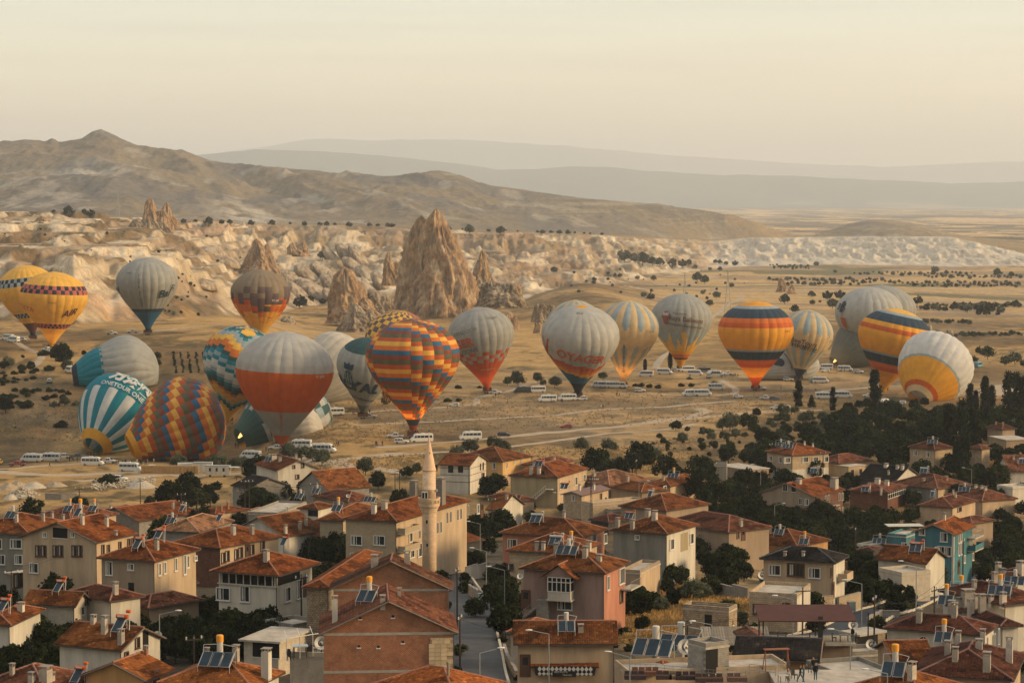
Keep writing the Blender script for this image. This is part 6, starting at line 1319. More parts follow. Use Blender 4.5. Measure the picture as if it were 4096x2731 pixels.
rock('rock_outcrop', [(2035,1322,1245,70),(2060,1322,1260,40)], 'brown split boulder right of the check-footed balloon', RKO, seed=23, pw=.5); rock('rock_outcrop', [(2152,1338,1276,34)], 'small upright boulder in the golden meadow', RKO, seed=24, pw=.5)
rock('rock_outcrop', [(1152,1298,1261,52),(1170,1298,1270,30)], 'single white boulder in the meadow by the brown balloon', RKW, seed=25, pw=.35)
rock('rock_outcrop', [(1500,1240,1165,90),(1540,1240,1180,70),(1500,1250,1200,60)], 'pale boulders between the two big pinnacles', RKW, Y=1650, seed=26, pw=.35)
rock('rock_outcrop', [(1425,1310,1215,130),(1480,1305,1235,90)], 'white spur below the blunt tower', RKW, Y=1560, seed=27, pw=.7)
SL = [(1180,1110,130,60),(1235,1085,120,46),(1300,1075,130,45),(1270,1150,170,66),(1200,1160,120,70),(1340,1125,120,60),(1160,1180,110,50),(1240,1195,120,40),(1130,1075,80,40),(1350,1180,130,50),(1480,1090,130,60),(1530,1115,90,55),(1470,1140,130,60),(1420,1050,110,45),(1510,1175,80,40),(1110,1120,100,60),(960,1060,120,36),(905,1040,110,30),(1005,1130,90,50),(850,1000,120,30),(1390,1000,90,60),(1440,1010,90,60),(1330,1010,80,60),(820,1130,110,30)]
for i, (x_, y_, w_, h_2) in enumerate(SL):
 g = hit(x_, y_ + h_2 / 2); s = ppm(g); nt_, nz = 40,22; U, T = np.meshgrid(np.linspace(0, np.pi * .62, nz), np.linspace(0,2 * np.pi, nt_, endpoint=False), indexing='ij')
 a_, b_, c_ = w_ / 2 / s, w_ * .8 / s, h_2 / s; ns = 1 + .28 * (fbm(np.cos(T) * 1.3 + i * 5, np.sin(T) * 1.3 + U, 400,4) - .5) + .10 * (ridged(np.cos(T) * 2.2 + i, np.sin(T) * 2.2 + U, 410,3) - .6)
 x0_ = a_ * np.sin(U) * np.cos(T) * ns; y0_ = b_ * np.sin(U) * np.sin(T) * ns; z0_ = c_ * np.cos(U) * ns; tl = R(-24 if x_ > 1000 else -8)
 V = np.stack([x0_ * math.cos(tl) - z0_ * math.sin(tl) * -1, y0_, -x0_ * -math.sin(tl) + z0_ * math.cos(tl)], -1).reshape(-1,3); ii = np.arange(nz - 1)[:, None] * nt_; jj = np.arange(nt_)[None]
 me = grid_mesh('slickrock_dome', V, np.stack([ii + jj, ii + nt_ + jj, ii + nt_ + (jj + 1) % nt_, ii + (jj + 1) % nt_], -1).reshape(-1,4).astype(np.int32)); me.materials.append(RKW)
 o = obj('slickrock_dome', me); o.location = (g.x, g.y, g.z); o['category'] = 'rock'; o['group'] = 'smooth slickrock domes'; auto(o, 'smooth pale slickrock dome')
# ---------------------------------------------------------------- plants
LEAF = {}
def leafmat(k):
 c = dict(dark=(.015,.020,.008), mid=(.028,.034,.012), olive=(.075,.083,.055), warm=(.06,.055,.018), pine=(.014,.020,.010))[k]
 if k in LEAF: return LEAF[k]
 m, nt, b, o = new_mat('leaves_' + k); n = nt.nodes.new; l = nt.links.new; a = n('ShaderNodeAttribute'); a.attribute_name = 'Col'; oi = n('ShaderNodeObjectInfo'); r = n('ShaderNodeMapRange'); r.inputs[3].default_value = .75; r.inputs[4].default_value = 1.3; l(oi.outputs['Random'], r.inputs[0])
 c_ = n('ShaderNodeRGB'); c_.outputs[0].default_value = (*c, 1); x = n('ShaderNodeVectorMath'); x.operation = 'MULTIPLY'; l(a.outputs[0], x.inputs[0]); l(c_.outputs[0], x.inputs[1]); s = n('ShaderNodeVectorMath'); s.operation = 'SCALE'; l(x.outputs[0], s.inputs[0]); l(r.outputs[0], s.inputs[3])
 l(s.outputs[0], b.inputs['Base Color']); b.inputs['Roughness'].default_value = .9; b.inputs['Specular IOR Level'].default_value = .04
 t = n('ShaderNodeBsdfTranslucent'); l(s.outputs[0], t.inputs[0]); mx = n('ShaderNodeMixShader'); mx.inputs[0].default_value = .15; l(b.outputs[0], mx.inputs[1]); l(t.outputs[0], mx.inputs[2]); l(mx.outputs[0], o.inputs[0]); LEAF[k] = m; return m
bark = mat('bark', (.07,.05,.035), var=.3, scale=6, bump=.5)
def crown_mesh(shape, seed, N, sz, mk):
 rs = np.random.RandomState(seed); nc = {'poplar': 46, 'pine': 40}.get(shape, 34); C = []; Rr = []
 for i in range(nc):
  if shape == 'poplar': z = rs.uniform(.06,1); rr = .46 * math.sin(math.pi * min(z * .9 + .1,1)) ** .6; a = rs.uniform(0,6.28); q = rs.uniform(.2,.7) * rr; C.append((q * math.cos(a), q * math.sin(a), z * 2.6)); Rr.append(.26 + .1 * rs.rand())
  elif shape == 'pine': z = rs.uniform(.1,1) ; rr = .62 * (1.08 - z); a = rs.uniform(0,6.28); C.append((rr * .8 * math.cos(a), rr * .8 * math.sin(a), z * 1.9)); Rr.append(.10 + .22 * (1.1 - z))
  elif shape == 'bush': a = rs.uniform(0,6.28); q = rs.uniform(0,.75); C.append((q * math.cos(a), q * math.sin(a), rs.uniform(.1,.62) * (1.1 - q * .6))); Rr.append(rs.uniform(.2,.36))
  else:
   a = rs.uniform(0,6.28); u = rs.uniform(-.75,1); q = math.sqrt(max(0,1 - u * u)) * rs.uniform(.45,.86); C.append((q * math.cos(a), q * math.sin(a),.98 + u * .62 * (1 if u > 0 else .8))); Rr.append(rs.uniform(.20,.40))
 C = np.array(C); Rr = np.array(Rr); k = rs.randint(0, nc, N); d = rs.normal(size=(N, 3)); d /= np.linalg.norm(d, axis=1)[:, None]; rad = Rr[k] * rs.uniform(.55,1.08, N); p = C[k] + d * rad[:, None]
 n_ = d + rs.normal(0,.55,(N, 3)); n_ /= np.linalg.norm(n_, axis=1)[:, None]; t = np.cross(n_, rs.normal(size=(N, 3))); t /= np.linalg.norm(t, axis=1)[:, None]; b = np.cross(n_, t); s = sz * rs.uniform(.6,1.35, N)[:, None]
 V = np.stack([p - t * s - b * s * .6, p + t * s - b * s * .6, p + t * s * .7 + b * s * .7, p - t * s * .7 + b * s * .7], 1).reshape(-1,3); tone = (.65 + .7 * rs.rand(nc))[k] * rs.uniform(.7,1.35, N); col = np.repeat(np.stack([tone * rs.uniform(.9,1.15, N), tone, tone * .9], 1),4,0)
 me = grid_mesh('crown', V, np.arange(4 * N).reshape(-1,4).astype(np.int32), col, smooth=False); me.materials.append(leafmat(mk)); return me
def tree_fn(shape, seed, mk, N=2200, sz=.075):
 def fn():
  nm = 'garden_tree' if mk == 'mid' and N > 1500 else 'orchard_tree' if N < 500 and mk != 'olive' else 'shrub' if N < 500 else {'poplar': 'poplar_tree', 'pine': 'conifer_tree', 'bush': 'bush', 'olive': 'silvery_tree'}.get(shape, 'broadleaf_tree'); t = thing(nm, (0,0,0),0, None, {'bush': 'bush'}.get(shape, 'tree'))
  me = crown_mesh('round' if shape == 'olive' else shape, seed, N, sz, mk); o = obj('crown', me, t)
  m = MB(); rs = random.Random(seed); top = {'poplar': 2.2, 'pine': 1.7, 'bush': .3}.get(shape, .95)
  m.tube((0,0,-.3),(.02,.01, top * .5),.055 if shape != 'bush' else .03,.04, n=6); m.tube((.02,.01, top * .5),(.0,.03, top),.04,.015, n=6)
  if shape not in ('poplar', 'pine'):
   for i in range(5): a = i * 1.26 + rs.random(); m.tube((0,0, top * (.3 + .1 * i)),(.55 * math.cos(a),.55 * math.sin(a), top * (.65 + .12 * i)),.028,.008, n=5)
  m.build('trunk', bark, t); return t
 return fn
KEYS = dict(broad=[('round', 11 + i, 'dark', 2600,.070) for i in range(3)] + [('round', 21, 'mid', 2600,.07)], mid=[('round', 31 + i, 'mid', 2400,.07) for i in range(2)], olive=[('olive', 41 + i, 'olive', 2600,.055) for i in range(3)], poplar=[('poplar', 51 + i, 'pine', 3600,.055) for i in range(2)], pine=[('pine', 61, 'pine', 2400,.06)], bush=[('bush', 71 + i, 'mid', 900,.085) for i in range(2)], obush=[('bush', 81, 'olive', 900,.08)], dbush=[('bush', 91, 'dark', 1100,.08)], vine=[('bush', 95, 'warm', 900,.09)], far=[('round', 97, 'mid', 420,.15),('round', 98, 'dark', 420,.15)], farolive=[('olive', 99, 'olive', 420,.14)])
TPH = dict(broad='dark leafy tree', mid='green leafy tree', olive='silvery green tree', poplar='tall dark poplar', pine='dark conifer', bush='green bush', obush='silvery bush', dbush='dark bush', vine='yellow-green vine canopy', far='small dark tree', farolive='small grey-green tree')
TG = dict(broad='dark leafy trees in and round the village', mid='green trees of the village gardens', olive='silvery trees along the meadow edge', poplar='tall poplars', pine='conifers', bush='bushes', obush='silvery bushes', dbush='dark bushes', vine='vines', far='trees scattered over the far fields', farolive='grey-green trees of the far fields')
BOX = []
def make_boxes():
 for s, sh in HOUSES:
  if s.kind == 'flat' and s.H < 4: continue
  c = [s.M @ Vector(p) for p in ((0,0, s.H),(0, s.a, s.H),(s.b, 0, s.H))]; xs = [proj(p)[0] for p in c]; ys = [proj(p)[1] for p in c]
  BOX.append((min(xs), min(ys) - 25, max(xs), max(ys) + s.s * min(s.H, 6) * .42, s.c.y))
def in_house(x, y):
 for s, sh in HOUSES:
  q = s.Mi @ Vector((x, y, s.gz));
  if -1 < q.x < s.b + 1 and -1 < q.y < s.a + 1: return True
 return False
TR = random.Random(5)
def tree_at(px, py, wpx, kind, hr=1.0, label=None, phrase=True, check=False):
 up = 4.0
 for _ in range(3):
  g = hit(px, py, up); s = ppm(g); w_ = wpx / s; ctr = {'poplar': 1.35, 'pine': 1.0, 'bush': .42, 'obush': .42, 'dbush': .42, 'vine': .5}.get(kind, .98) * hr; up = ctr * w_ / 2 * (2.0 if kind == 'poplar' else 1)
 if check and in_house(g.x, g.y): return None
 if check:
  for x0, y0, x1, y1, Y in BOX:
   if g.y < Y and px + wpx * .35 > x0 and px - wpx * .35 < x1 and py + wpx * .5 > y0 and py - wpx * .45 < y1: return None
 if kind == 'WOOD': WOOD.append((g.x, g.y, gz(g.x, g.y) - .1, w_ / 2, TR.uniform(0,6.28))); return True
 ks = KEYS[kind]; k = ks[TR.randrange(len(ks))]; sc = w_ / 2 * (2.0 if kind == 'poplar' else 1.0)
 o = place('tree' + str(k), tree_fn(*k),(g.x, g.y, gz(g.x, g.y) - .1), TR.uniform(0,6.28), TPH[kind] if phrase and not label else None, TG[kind], sc3=(sc * (1 if kind != 'poplar' else .9), sc * (1 if kind != 'poplar' else .9), sc * hr))
 if label: o['label'] = label
 return o
def trees(zone, kind, *lst, hr=1.0):
 for q in lst: px, py = zp(zone, q[0], q[1]); tree_at(px, py, q[2] / (2.8683 if zone != 'P0' else 1), q[3] if len(q) > 3 and isinstance(q[3], str) else kind, q[4] if len(q) > 4 else hr)
make_boxes()
trees('Z1', 'broad', (365,940,300),(910,905,230),(2150,680,330),(1950,800,380),(2250,830,300),(1720,870,150, 'mid'),(1230,625,330, 'dbush'),(2050,415,210, 'olive'),(1180,650,160, 'dbush'))
trees('Z2', 'broad', (60,830,200),(620,500,380),(740,560,220),(600,830,330),(700,900,340),(490,880,260),(900,760,260),(1010,640,190),(1150,720,240),(1075,580,160),(1985,630,230),(2310,530,160),(2240,830,260),(400,1090,220),(130,690,220, 'dbush'),(1060,850,200),(560,700,200),(30,740,180))
trees('Z2', 'olive', (960,290,230),(1110,310,210),(1230,330,190),(1340,360,220),(160,410,220),(320,440,160),(425,420,180),(650,395,120),(1840,460,230),(50,420,150))
trees('Z3', 'olive', (530,300,190),(700,235,220),(960,195,200),(1090,240,170),(70,490,150),(1960,210,190),(2260,215,170),(2330,240,130),(620,260,130))
trees('Z3', 'broad', (960,690,340),(860,740,200),(1340,910,210),(1030,1090,330),(800,1150,360),(1150,1030,230, 'mid'),(690,1240,240),(860,1370,280),(700,1530,220),(430,1480,240, 'dbush'),(2130,400,380),(2290,480,300),(1560,810,130, 'mid'),(1380,1060,200, 'mid'),(960,1200,260),(340,1490,200, 'dbush'),(1130,1130,200),(1740,940,120, 'mid'))
trees('B3', 'broad', (1090,420,330),(1100,620,420),(1080,230,160),(770,140,260),(640,440,200),(1060,880,230),(1250,650,280),(2110,650,300),(1990,660,180, 'dbush'),(2290,650,200),(1050,1040,180, 'dbush'),(870,480,180, 'dbush'),(620,330,150),(1500,690,150, 'dbush'),(1240,1480,160, 'dbush'),(1600,780,150, 'bush'))
trees('Z4', 'broad', (290,330,380),(200,420,260),(960,500,400),(1000,660,440),(800,720,280),(1170,790,380),(1500,620,320),(1660,640,300),(1480,810,380),(1300,720,280),(1720,860,400),(1930,900,300),(1640,1030,400),(1050,1160,280),(1120,1320,420),(760,900,280),(620,1060,220),(1260,980,280),(2060,440,240),(2260,490,300),(1300,330,220),(1540,350,240),(60,500,300),(240,1400,420),(640,1480,300),(780,1450,240),(1290,1480,300),(1850,1040,330),(1990,620,200),(2250,1000,220),(480,800,130),(2080,1060,300),(560,470,330),(720,560,240),(1430,930,300),(1000,850,300),(1090,950,260))
trees('Z4', 'olive', (445,340,220),(770,140,150),(300,700,110, 'mid'),(1260,275,150))
trees('Z4', 'pine', (250,970,170, 'pine'),(1700,120,230, 'broad'),(1730,240,260, 'broad'),(1800,160,200, 'broad'))
trees('B1', 'broad', (620,690,280),(700,790,300),(1230,670,440),(880,800,200),(330,900,480),(500,1060,480),(150,1250,420),(760,1130,420),(1030,1130,420),(1180,1290,380),(130,590,300),(40,480,180),(700,1290,400),(400,1280,380),(1700,720,340),(1960,760,420),(2160,930,440),(1980,960,320),(2290,760,400),(2230,300,200),(900,1280,300),(30,1150,260),(560,1400,300),(1530,790,130),(2080,1160,180, 'dbush'),(1000,1400,260))
trees('B1', 'vine', (700,215,330),(880,225,260),(980,240,180)); trees('B1', 'pine', (590,340,150),(470,390,80))
trees('B2', 'broad', (470,640,440),(680,620,380),(150,700,380),(300,860,480),(600,880,440),(90,950,360),(780,820,260),(330,1090,380),(560,1060,320),(1150,700,160),(700,1280,160, 'dbush'),(400,1180,260, 'dbush'))
trees('B2', 'mid', (1360,250,190),(1430,200,130),(1620,110,150),(1690,120,120),(1290,170,110))
trees('B4', 'broad', (240,110,420),(700,130,400),(700,300,320),(1200,200,420),(1380,120,330),(1280,340,300),(290,620,380),(160,660,280),(1930,340,130),(2060,370,190),(1480,260,260),(1050,130,260),(420,600,260))
trees('B4', 'olive', (900,470,300),(1020,490,220),(530,640,210),(1290,670,230),(1430,800,230),(1960,740,170),(1745,280,150),(880,1060,160, 'obush'),(160,1060,130, 'dbush'),(1600,820,120, 'obush'),(160,920,120, 'obush'),(440,830,120, 'obush'),(1800,390,110, 'mid'))
trees('B5', 'broad', (430,250,360),(620,330,420),(800,380,360),(560,480,360),(780,480,300),(1390,160,180),(300,130,260),(2230,130,240),(2330,700,160),(2320,1000,200),(2340,1350,180),(2250,60,260),(500,130,260),(1900,100,200),(1150,290,90, 'dbush'),(1900,180,160, 'dbush'),(760,600,160, 'dbush'))
trees('B5', 'vine', (760,670,200),(870,655,220),(1000,640,220),(1090,650,170))
# the dark wood on the right
WOOD = []
def wood_fill(poly, n, wr, label):
 poly_fill(poly, n, 'WOOD', wr, 22, seed=44); V = []; C = []
 src = [crown_mesh('round', 7 + i, 1300,.10, 'dark') for i in range(3)]; A_ = []
 for me in src:
  v = np.zeros(len(me.vertices) * 3, np.float32); me.vertices.foreach_get('co', v); c = np.zeros(len(me.vertices) * 4, np.float32); me.color_attributes['Col'].data.foreach_get('color', c); A_.append((v.reshape(-1,3), c.reshape(-1,4)[:, :3]))
 for i, (x, y, z, s_, a) in enumerate(WOOD):
  v, c = A_[i % 3]; ca, sa = math.cos(a), math.sin(a); V.append(np.stack([(v[:, 0] * ca - v[:, 1] * sa) * s_ + x, (v[:, 0] * sa + v[:, 1] * ca) * s_ + y, v[:, 2] * s_ + z], -1)); C.append(c * (.8 + .45 * ((i * 37) % 10) / 10))
 V = np.concatenate(V); me = grid_mesh('woodland', V, np.arange(len(V)).reshape(-1,4).astype(np.int32), np.concatenate(C), smooth=False); me.materials.append(leafmat('dark')); tag(obj('woodland', me), label, kind='stuff')
def poly_fill(poly, n, kind, wr, mind, phrase=True, seed=1, label=None, check=True):
 rr = random.Random(seed); done = []; xs = [p[0] for p in poly]; ys = [p[1] for p in poly]; tries = 0
 while len(done) < n and tries < n * 40:
  tries += 1; x = rr.uniform(min(xs), max(xs)); y = rr.uniform(min(ys), max(ys)); ins = False; j = len(poly) - 1
  for i in range(len(poly)):
   if (poly[i][1] > y) != (poly[j][1] > y) and x < (poly[j][0] - poly[i][0]) * (y - poly[i][1]) / (poly[j][1] - poly[i][1]) + poly[i][0]: ins = not ins
   j = i
  if not ins or x > 4110 or any((x - a) ** 2 + ((y - b) * 1.8) ** 2 < mind * mind for a, b in done): continue
  k = kind if isinstance(kind, str) else rr.choice(kind); o = tree_at(x, y, rr.uniform(*wr), k, rr.uniform(.85,1.2), label, phrase, check)
  if o: done.append((x, y))
poly_fill([(3400,1660),(3560,1640),(3800,1660),(4110,1680),(4110,2330),(3950,2300),(3300,2200),(3050,2150),(3000,1980),(3150,1800),(3280,1740)], 90, ['broad', 'broad', 'broad', 'mid'], (70,110),40, seed=3)
poly_fill([(0,2150),(900,2000),(1700,2050),(2500,1950),(3100,2000),(4096,2050),(4096,2731),(0,2731)], 170, ['broad', 'broad', 'mid', 'dbush'], (50,105),36, seed=33)
for pl_2, n_2 in (([(330,2580),(520,2520),(620,2600),(480,2660)], 5),([(560,2060),(830,2080),(820,2140),(600,2120)], 5),([(230,2120),(360,2100),(380,2140),(240,2160)], 3),([(1180,2160),(1370,2180),(1350,2230),(1200,2230)], 5),([(0,2440),(180,2400),(400,2500),(480,2600),(330,2700),(0,2690)], 26),([(540,2440),(1100,2400),(1120,2560),(700,2620),(560,2540)], 26),([(130,2300),(370,2290),(380,2350),(160,2370)], 7),([(1900,2250),(2120,2330),(2160,2480),(1980,2500)], 7),([(3000,1980),(3300,2000),(3260,2180),(3000,2160)], 10),([(3390,2240),(3600,2230),(3620,2390),(3430,2400)], 8)): poly_fill(pl_2, n_2, 'broad', (110,150),40, seed=51, check=False)
wood_fill([(3400,1650),(3560,1630),(3800,1650),(4110,1660),(4110,2330),(3950,2300),(3300,2200),(3050,2150),(3000,1980),(3050,1800),(3180,1720)], 230,(60,100), 'dense dark wood reading as one mass on the right of the village')
poly_fill([(3000,1700),(3450,1690),(3420,1760),(3270,1800),(3080,1830),(3000,1790)], 22, ['broad', 'mid', 'olive'], (36,66),30, seed=5)
poly_fill([(2480,2060),(2700,2090),(3100,2100),(3120,2240),(2760,2200),(2500,2170)], 14, ['broad'], (80,110),50, seed=6)
poly_fill([(0,2560),(330,2480),(480,2640),(330,2731),(0,2690)], 8, ['broad'], (100,150),60, seed=8)
trees('A5', 'poplar', (640,190,175, 'poplar', 1.0),(160,275,88, 'poplar', 1.1),(1735,270,120, 'poplar'),(1800,300,90, 'poplar'),(1905,230,140, 'poplar', 1.1),(1985,270,110, 'poplar'),(2170,240,160, 'poplar', 1.2),(2265,250,160, 'poplar', 1.2),(2340,270,150, 'poplar', 1.2),(1500,690,210, 'poplar', 1.2),(1640,720,230, 'poplar', 1.3),(1750,700,200, 'poplar', 1.2),(1930,560,120, 'poplar', 1.2),(460,330,120, 'broad'),(545,320,130, 'broad'),(1280,250,75, 'pine', 1.2),(2260,590,230, 'olive'),(850,330,140, 'olive'),(40,470,140, 'olive'),(130,480,120, 'olive'),(1210,300,120, 'broad'),(1100,330,150, 'broad'),(340,370,160, 'broad'),(2090,400,160, 'olive'),(400,470,120, 'obush'))
trees('U4', 'poplar', (2105,1360,125, 'poplar', .85),(2255,1440,150, 'pine', 1.0),(632,990,68, 'poplar', 1.1),(345,1030,56, 'poplar', .9))
trees('A4', 'olive', (1320,520,250),(1235,560,160),(1925,390,170),(2065,395,110),(1940,480,170),(1860,490,120),(2230,470,170),(2150,490,130),(700,570,140, 'broad'),(832,612,74, 'broad'),(1010,640,120),(1090,650,110),(1110,700,120),(1250,690,140),(1380,665,140),(1490,680,90),(770,710,120),(610,765,120, 'obush'),(440,775,80, 'obush'),(990,750,90, 'mid'),(1000,810,110, 'mid'),(1530,520,230, 'broad'),(1620,420,120, 'broad'),(1820,570,90),(1130,800,120, 'mid'),(1320,810,140, 'mid'),(1250,860,170, 'obush'),(1720,700,190, 'broad'),(1890,690,90, 'broad'),(2010,720,100, 'broad'),(2130,690,90, 'broad'),(2250,700,130, 'broad'),(1780,530,110),(950,520,40, 'bush'),(1030,520,40, 'bush'),(400,120,110, 'dbush'),(300,110,110, 'dbush'),(500,130,110, 'dbush'),(230,110,80, 'dbush'),(860,30,90, 'obush'),(1130,80,90, 'obush'),(760,110,100, 'dbush'),(870,110,110, 'dbush'))
trees('U3', 'olive', (1240,1180,200),(1120,1210,120),(1470,1170,140),(1530,1230,90),(1660,1220,150),(430,1430,120, 'bush'),(560,1430,110, 'bush'),(2215,1150,120),(550,1280,110, 'bush'),(800,1280,80, 'bush'))
trees('A1', 'broad', (720,50,280),(640,40,180),(50,170,120),(350,180,120),(250,200,110),(960,30,70),(1790,140,130),(1800,60,110),(60,610,230),(740,580,130, 'olive'),(620,610,150, 'obush'),(310,620,200, 'dbush'),(870,600,120, 'obush'),(770,170,150, 'olive'),(560,200,160, 'bush'),(700,845,200, 'dbush'),(175,880,50, 'bush'),(90,130,160, 'olive'),(260,70,50),(500,30,170, 'bush'),(2050,1270,200, 'olive'))
poly_fill([(0,1470),(150,1475),(140,1520),(0,1540)], 16, ['bush', 'dbush'], (24,40),16, seed=12); poly_fill([(0,1555),(200,1550),(330,1580),(150,1600),(0,1640)], 24, ['bush', 'dbush'], (26,46),18, seed=13)
poly_fill([(2500,1740),(2900,1720),(3000,1790),(2960,1870),(2700,1880),(2480,1840)], 40, ['bush', 'mid', 'obush'], (14,30),20, seed=14)
poly_fill([(3070,1690),(3300,1680),(3290,1740),(3080,1760)], 20, ['bush', 'mid', 'broad'], (18,32),20, seed=15)
# orchard rows
for c_ in range(5):
 for r_ in range(9): tree_at(692 + c_ * 30 + r_ * 1.5 + TR.uniform(-3,3),1410 + r_ * 9.5, TR.uniform(9,15), 'far', 1.0)
FL = 'small tree in the hedges and orchards of the far fields'; FO = 'small grey-green shrub tree in the hedges of the far fields'
for y_, x0, x1, n_, w_ in ((1092,3420,3900,26,14),(1104,3700,4096,24,15),(1140,3640,4096,30,15),(1128,3560,4096,30,13),(1218,3700,4096,26,22),(1230,3660,4000,14,24),(1285,3660,3900,14,20),(1335,3800,4096,24,18),(1118,3080,3560,30,15),(1132,3120,3500,22,15),(1062,3080,3240,16,10),(1070,3100,3250,12,10)):
 for i in range(n_): x = x0 + (x1 - x0) * (i + TR.uniform(-.3,.3)) / n_; tree_at(x, y_ + TR.uniform(-5,5), w_ * TR.uniform(.6,1.5), 'far' if TR.random() < .6 else 'farolive', 1, FL if False else None, phrase=False)
for x, y, w_ in ((2500,1022,60),(2540,1030,50),(2570,1035,60),(2480,1015,30),(2610,1045,40),(2640,1048,40),(2690,1050,40),(2730,1052,40),(2755,1050,30),(2862,1046,20),(2880,1048,22),(2905,1052,22),(2940,1052,26),(2216,1078,32),(2378,1115,20),(2376,1128,20),(2575,1178,28),(2605,1185,34),(2810,1168,22),(2866,1178,36),(2840,1210,34),(2925,1140,26),(2790,1108,44),(2820,1118,40),(2550,1110,22),(2615,1112,26),(2460,1100,18),(2480,1100,20),(2780,1068,22),(2840,1075,18),(2880,1075,22),(3255,1178,18),(3140,1196,46),(3245,1176,30),(3310,1180,44),(3360,1178,46),(3330,1212,50),(3250,1208,26),(3280,1205,14),(3180,1235,40),(3740,1078,36),(3990,1090,38),(4045,1098,28),(3670,1200,44),(3870,1230,46),(3960,1235,48),(3920,1235,40),(4000,1238,40),(3915,1250,26),(3945,1250,34),(3990,1253,20),(3265,1055,24),(3340,1085,18),(1330,1195,40),(1240,1200,40),(1200,1205,60),(1290,1205,30),(1380,1045,30),(1290,1020,44),(1400,1048,38),(1310,1190,22),(3950,1410,60),(4060,1430,60),(4020,1440,50),(3920,1400,40),(4096,1450,40),(3900,1435,30)):
 tree_at(x, y, w_, 'far' if (x * 7 + y) % 3 else 'farolive', .95, None, phrase=False)
for x, w_ in ((225,16),(275,40),(330,28),(366,34),(740,24),(785,20),(830,36),(850,30),(880,30),(925,34),(1010,24),(1085,28),(1160,30),(1210,30),(1270,30),(1310,30),(1348,24),(1395,32),(1480,22),(1505,26),(1545,20),(1575,26),(1810,20),(1845,14),(1880,36),(1955,16),(1996,34),(2075,14),(2145,20),(2165,20),(2200,20),(2218,16),(2247,26),(2262,20),(2280,18),(2302,20),(2330,16),(2368,16),(2408,14)):
 tree_at(x + TR.uniform(-12,12), np.interp(x, Ak, tk) - 3, w_ * TR.uniform(.5,1.25), 'far', TR.uniform(.7,1), None, phrase=False)
poly_fill([(0,900),(900,920),(1000,1050),(700,1120),(300,1000),(0,1000)], 18, ['far', 'farolive'], (5,14),20, phrase=False, seed=21, check=False)
poly_fill([(700,1080),(850,1150),(800,1260),(640,1250)], 22, ['far', 'farolive'], (8,20),14, phrase=False, seed=22, check=False)
poly_fill([(2100,1060),(3000,1080),(3000,1250),(2600,1200),(2200,1150)], 34, ['far', 'farolive'], (5,16),22, phrase=False, seed=23, check=False)
poly_fill([(2000,600),(2700,830),(2950,900),(2000,900)], 0, ['far'], (3,6),20, phrase=False, check=False)
for o in list(COL.objects):
 if o.parent is None and o.get('group') in (TG['far'], TG['farolive']) and not o.get('label') and not any(o is a for a, b in AUTO): o['label'] = FL if o['group'] == TG['far'] else FO
# dry grass tufts and weeds on the slope by the ruined huts and on the meadow: nobody could count them
def tufts(poly, n, h, col, label, name='dry_grass', seed=1):
 rs = np.random.RandomState(seed); V = []; C = []; xs = [p[0] for p in poly]; ys = [p[1] for p in poly]; cnt = 0
 while cnt < n:
  x, y = rs.uniform(min(xs), max(xs)), rs.uniform(min(ys), max(ys)); ins = False; j = len(poly) - 1
  for i in range(len(poly)):
   if (poly[i][1] > y) != (poly[j][1] > y) and x < (poly[j][0] - poly[i][0]) * (y - poly[i][1]) / (poly[j][1] - poly[i][1]) + poly[i][0]: ins = not ins
   j = i
  if not ins: continue
  g = hit(x, y); cnt += 1
  if in_house(g.x, g.y): continue
  k = 7; tn = rs.uniform(.6,1.35)
  for _ in range(k):
   a = rs.uniform(0,6.28); r = rs.uniform(0,.5); bx, by = g.x + r * math.cos(a), g.y + r * math.sin(a); q = rs.uniform(.5,1.3) * h; w_ = .09 * (1 + h * .5); b2 = rs.uniform(0,3.14); lx, ly = rs.normal(0,.25,2) * h
   V += [(bx - w_ * math.cos(b2), by - w_ * math.sin(b2), g.z - .05),(bx + w_ * math.cos(b2), by + w_ * math.sin(b2), g.z - .05),(bx + lx, by + ly, g.z + q)]; C += [[tn * c for c in col]] * 3
 V = np.array(V); me = grid_mesh(name, V, np.arange(len(V)).reshape(-1,3).astype(np.int32), np.array(C), smooth=False); me.materials.append(mat('dry_grass', (0,0,0), attr=True, var=.2)); tag(obj(name, me), label, kind='stuff')
tufts([(2500,2410),(2620,2340),(2900,2330),(3020,2380),(3000,2470),(2900,2560),(2700,2600),(2480,2570)], 5200,.6,(.46,.27,.09), 'tall golden dry grass on the slope by the ruined huts', seed=2)
tufts([(0,1600),(900,1620),(2500,1560),(3300,1560),(3300,1660),(2600,1700),(2000,1720),(1400,1780),(0,1760)], 3800,.5,(.27,.19,.09), 'sparse weeds on the balloon meadow', seed=3)
tufts([(1200,1840),(2400,1780),(2900,1740),(2700,1900),(2000,1860),(1300,1900)], 1800,.5,(.30,.20,.09), 'dry weeds behind the village houses', seed=4)
# ---------------------------------------------------------------- vehicles
def loft(secs, mb, mi=0):
 """secs: x, half width low, z low, half width belt, z belt, half width top, z top"""
 n = 10; vs = []
 for x, wl, zl, wb, zb, wt, zt in secs:
  vs += [(x, -wl, zl),(x, -wb, zl + .12),(x, -wb, zb),(x, -wt, zt - .07),(x, -wt * .85, zt),(x, wt * .85, zt),(x, wt, zt - .07),(x, wb, zb),(x, wb, zl + .12),(x, wl, zl)]
 k = len(secs); mb.add(vs, [(i * n + j, (i + 1) * n + j, (i + 1) * n + (j + 1) % n, i * n + (j + 1) % n) for i in range(k - 1) for j in range(n)] + [tuple(range(n)), tuple(range(k * n - 1,(k - 1) * n - 1,-1))], mi)
PAINT = dict(white=(.60,.57,.50), black=(.02,.02,.022), red=(.30,.05,.03), silver=(.36,.34,.31), grey=(.10,.10,.10), yellow=(.5,.3,.06), blue=(.12,.3,.36))
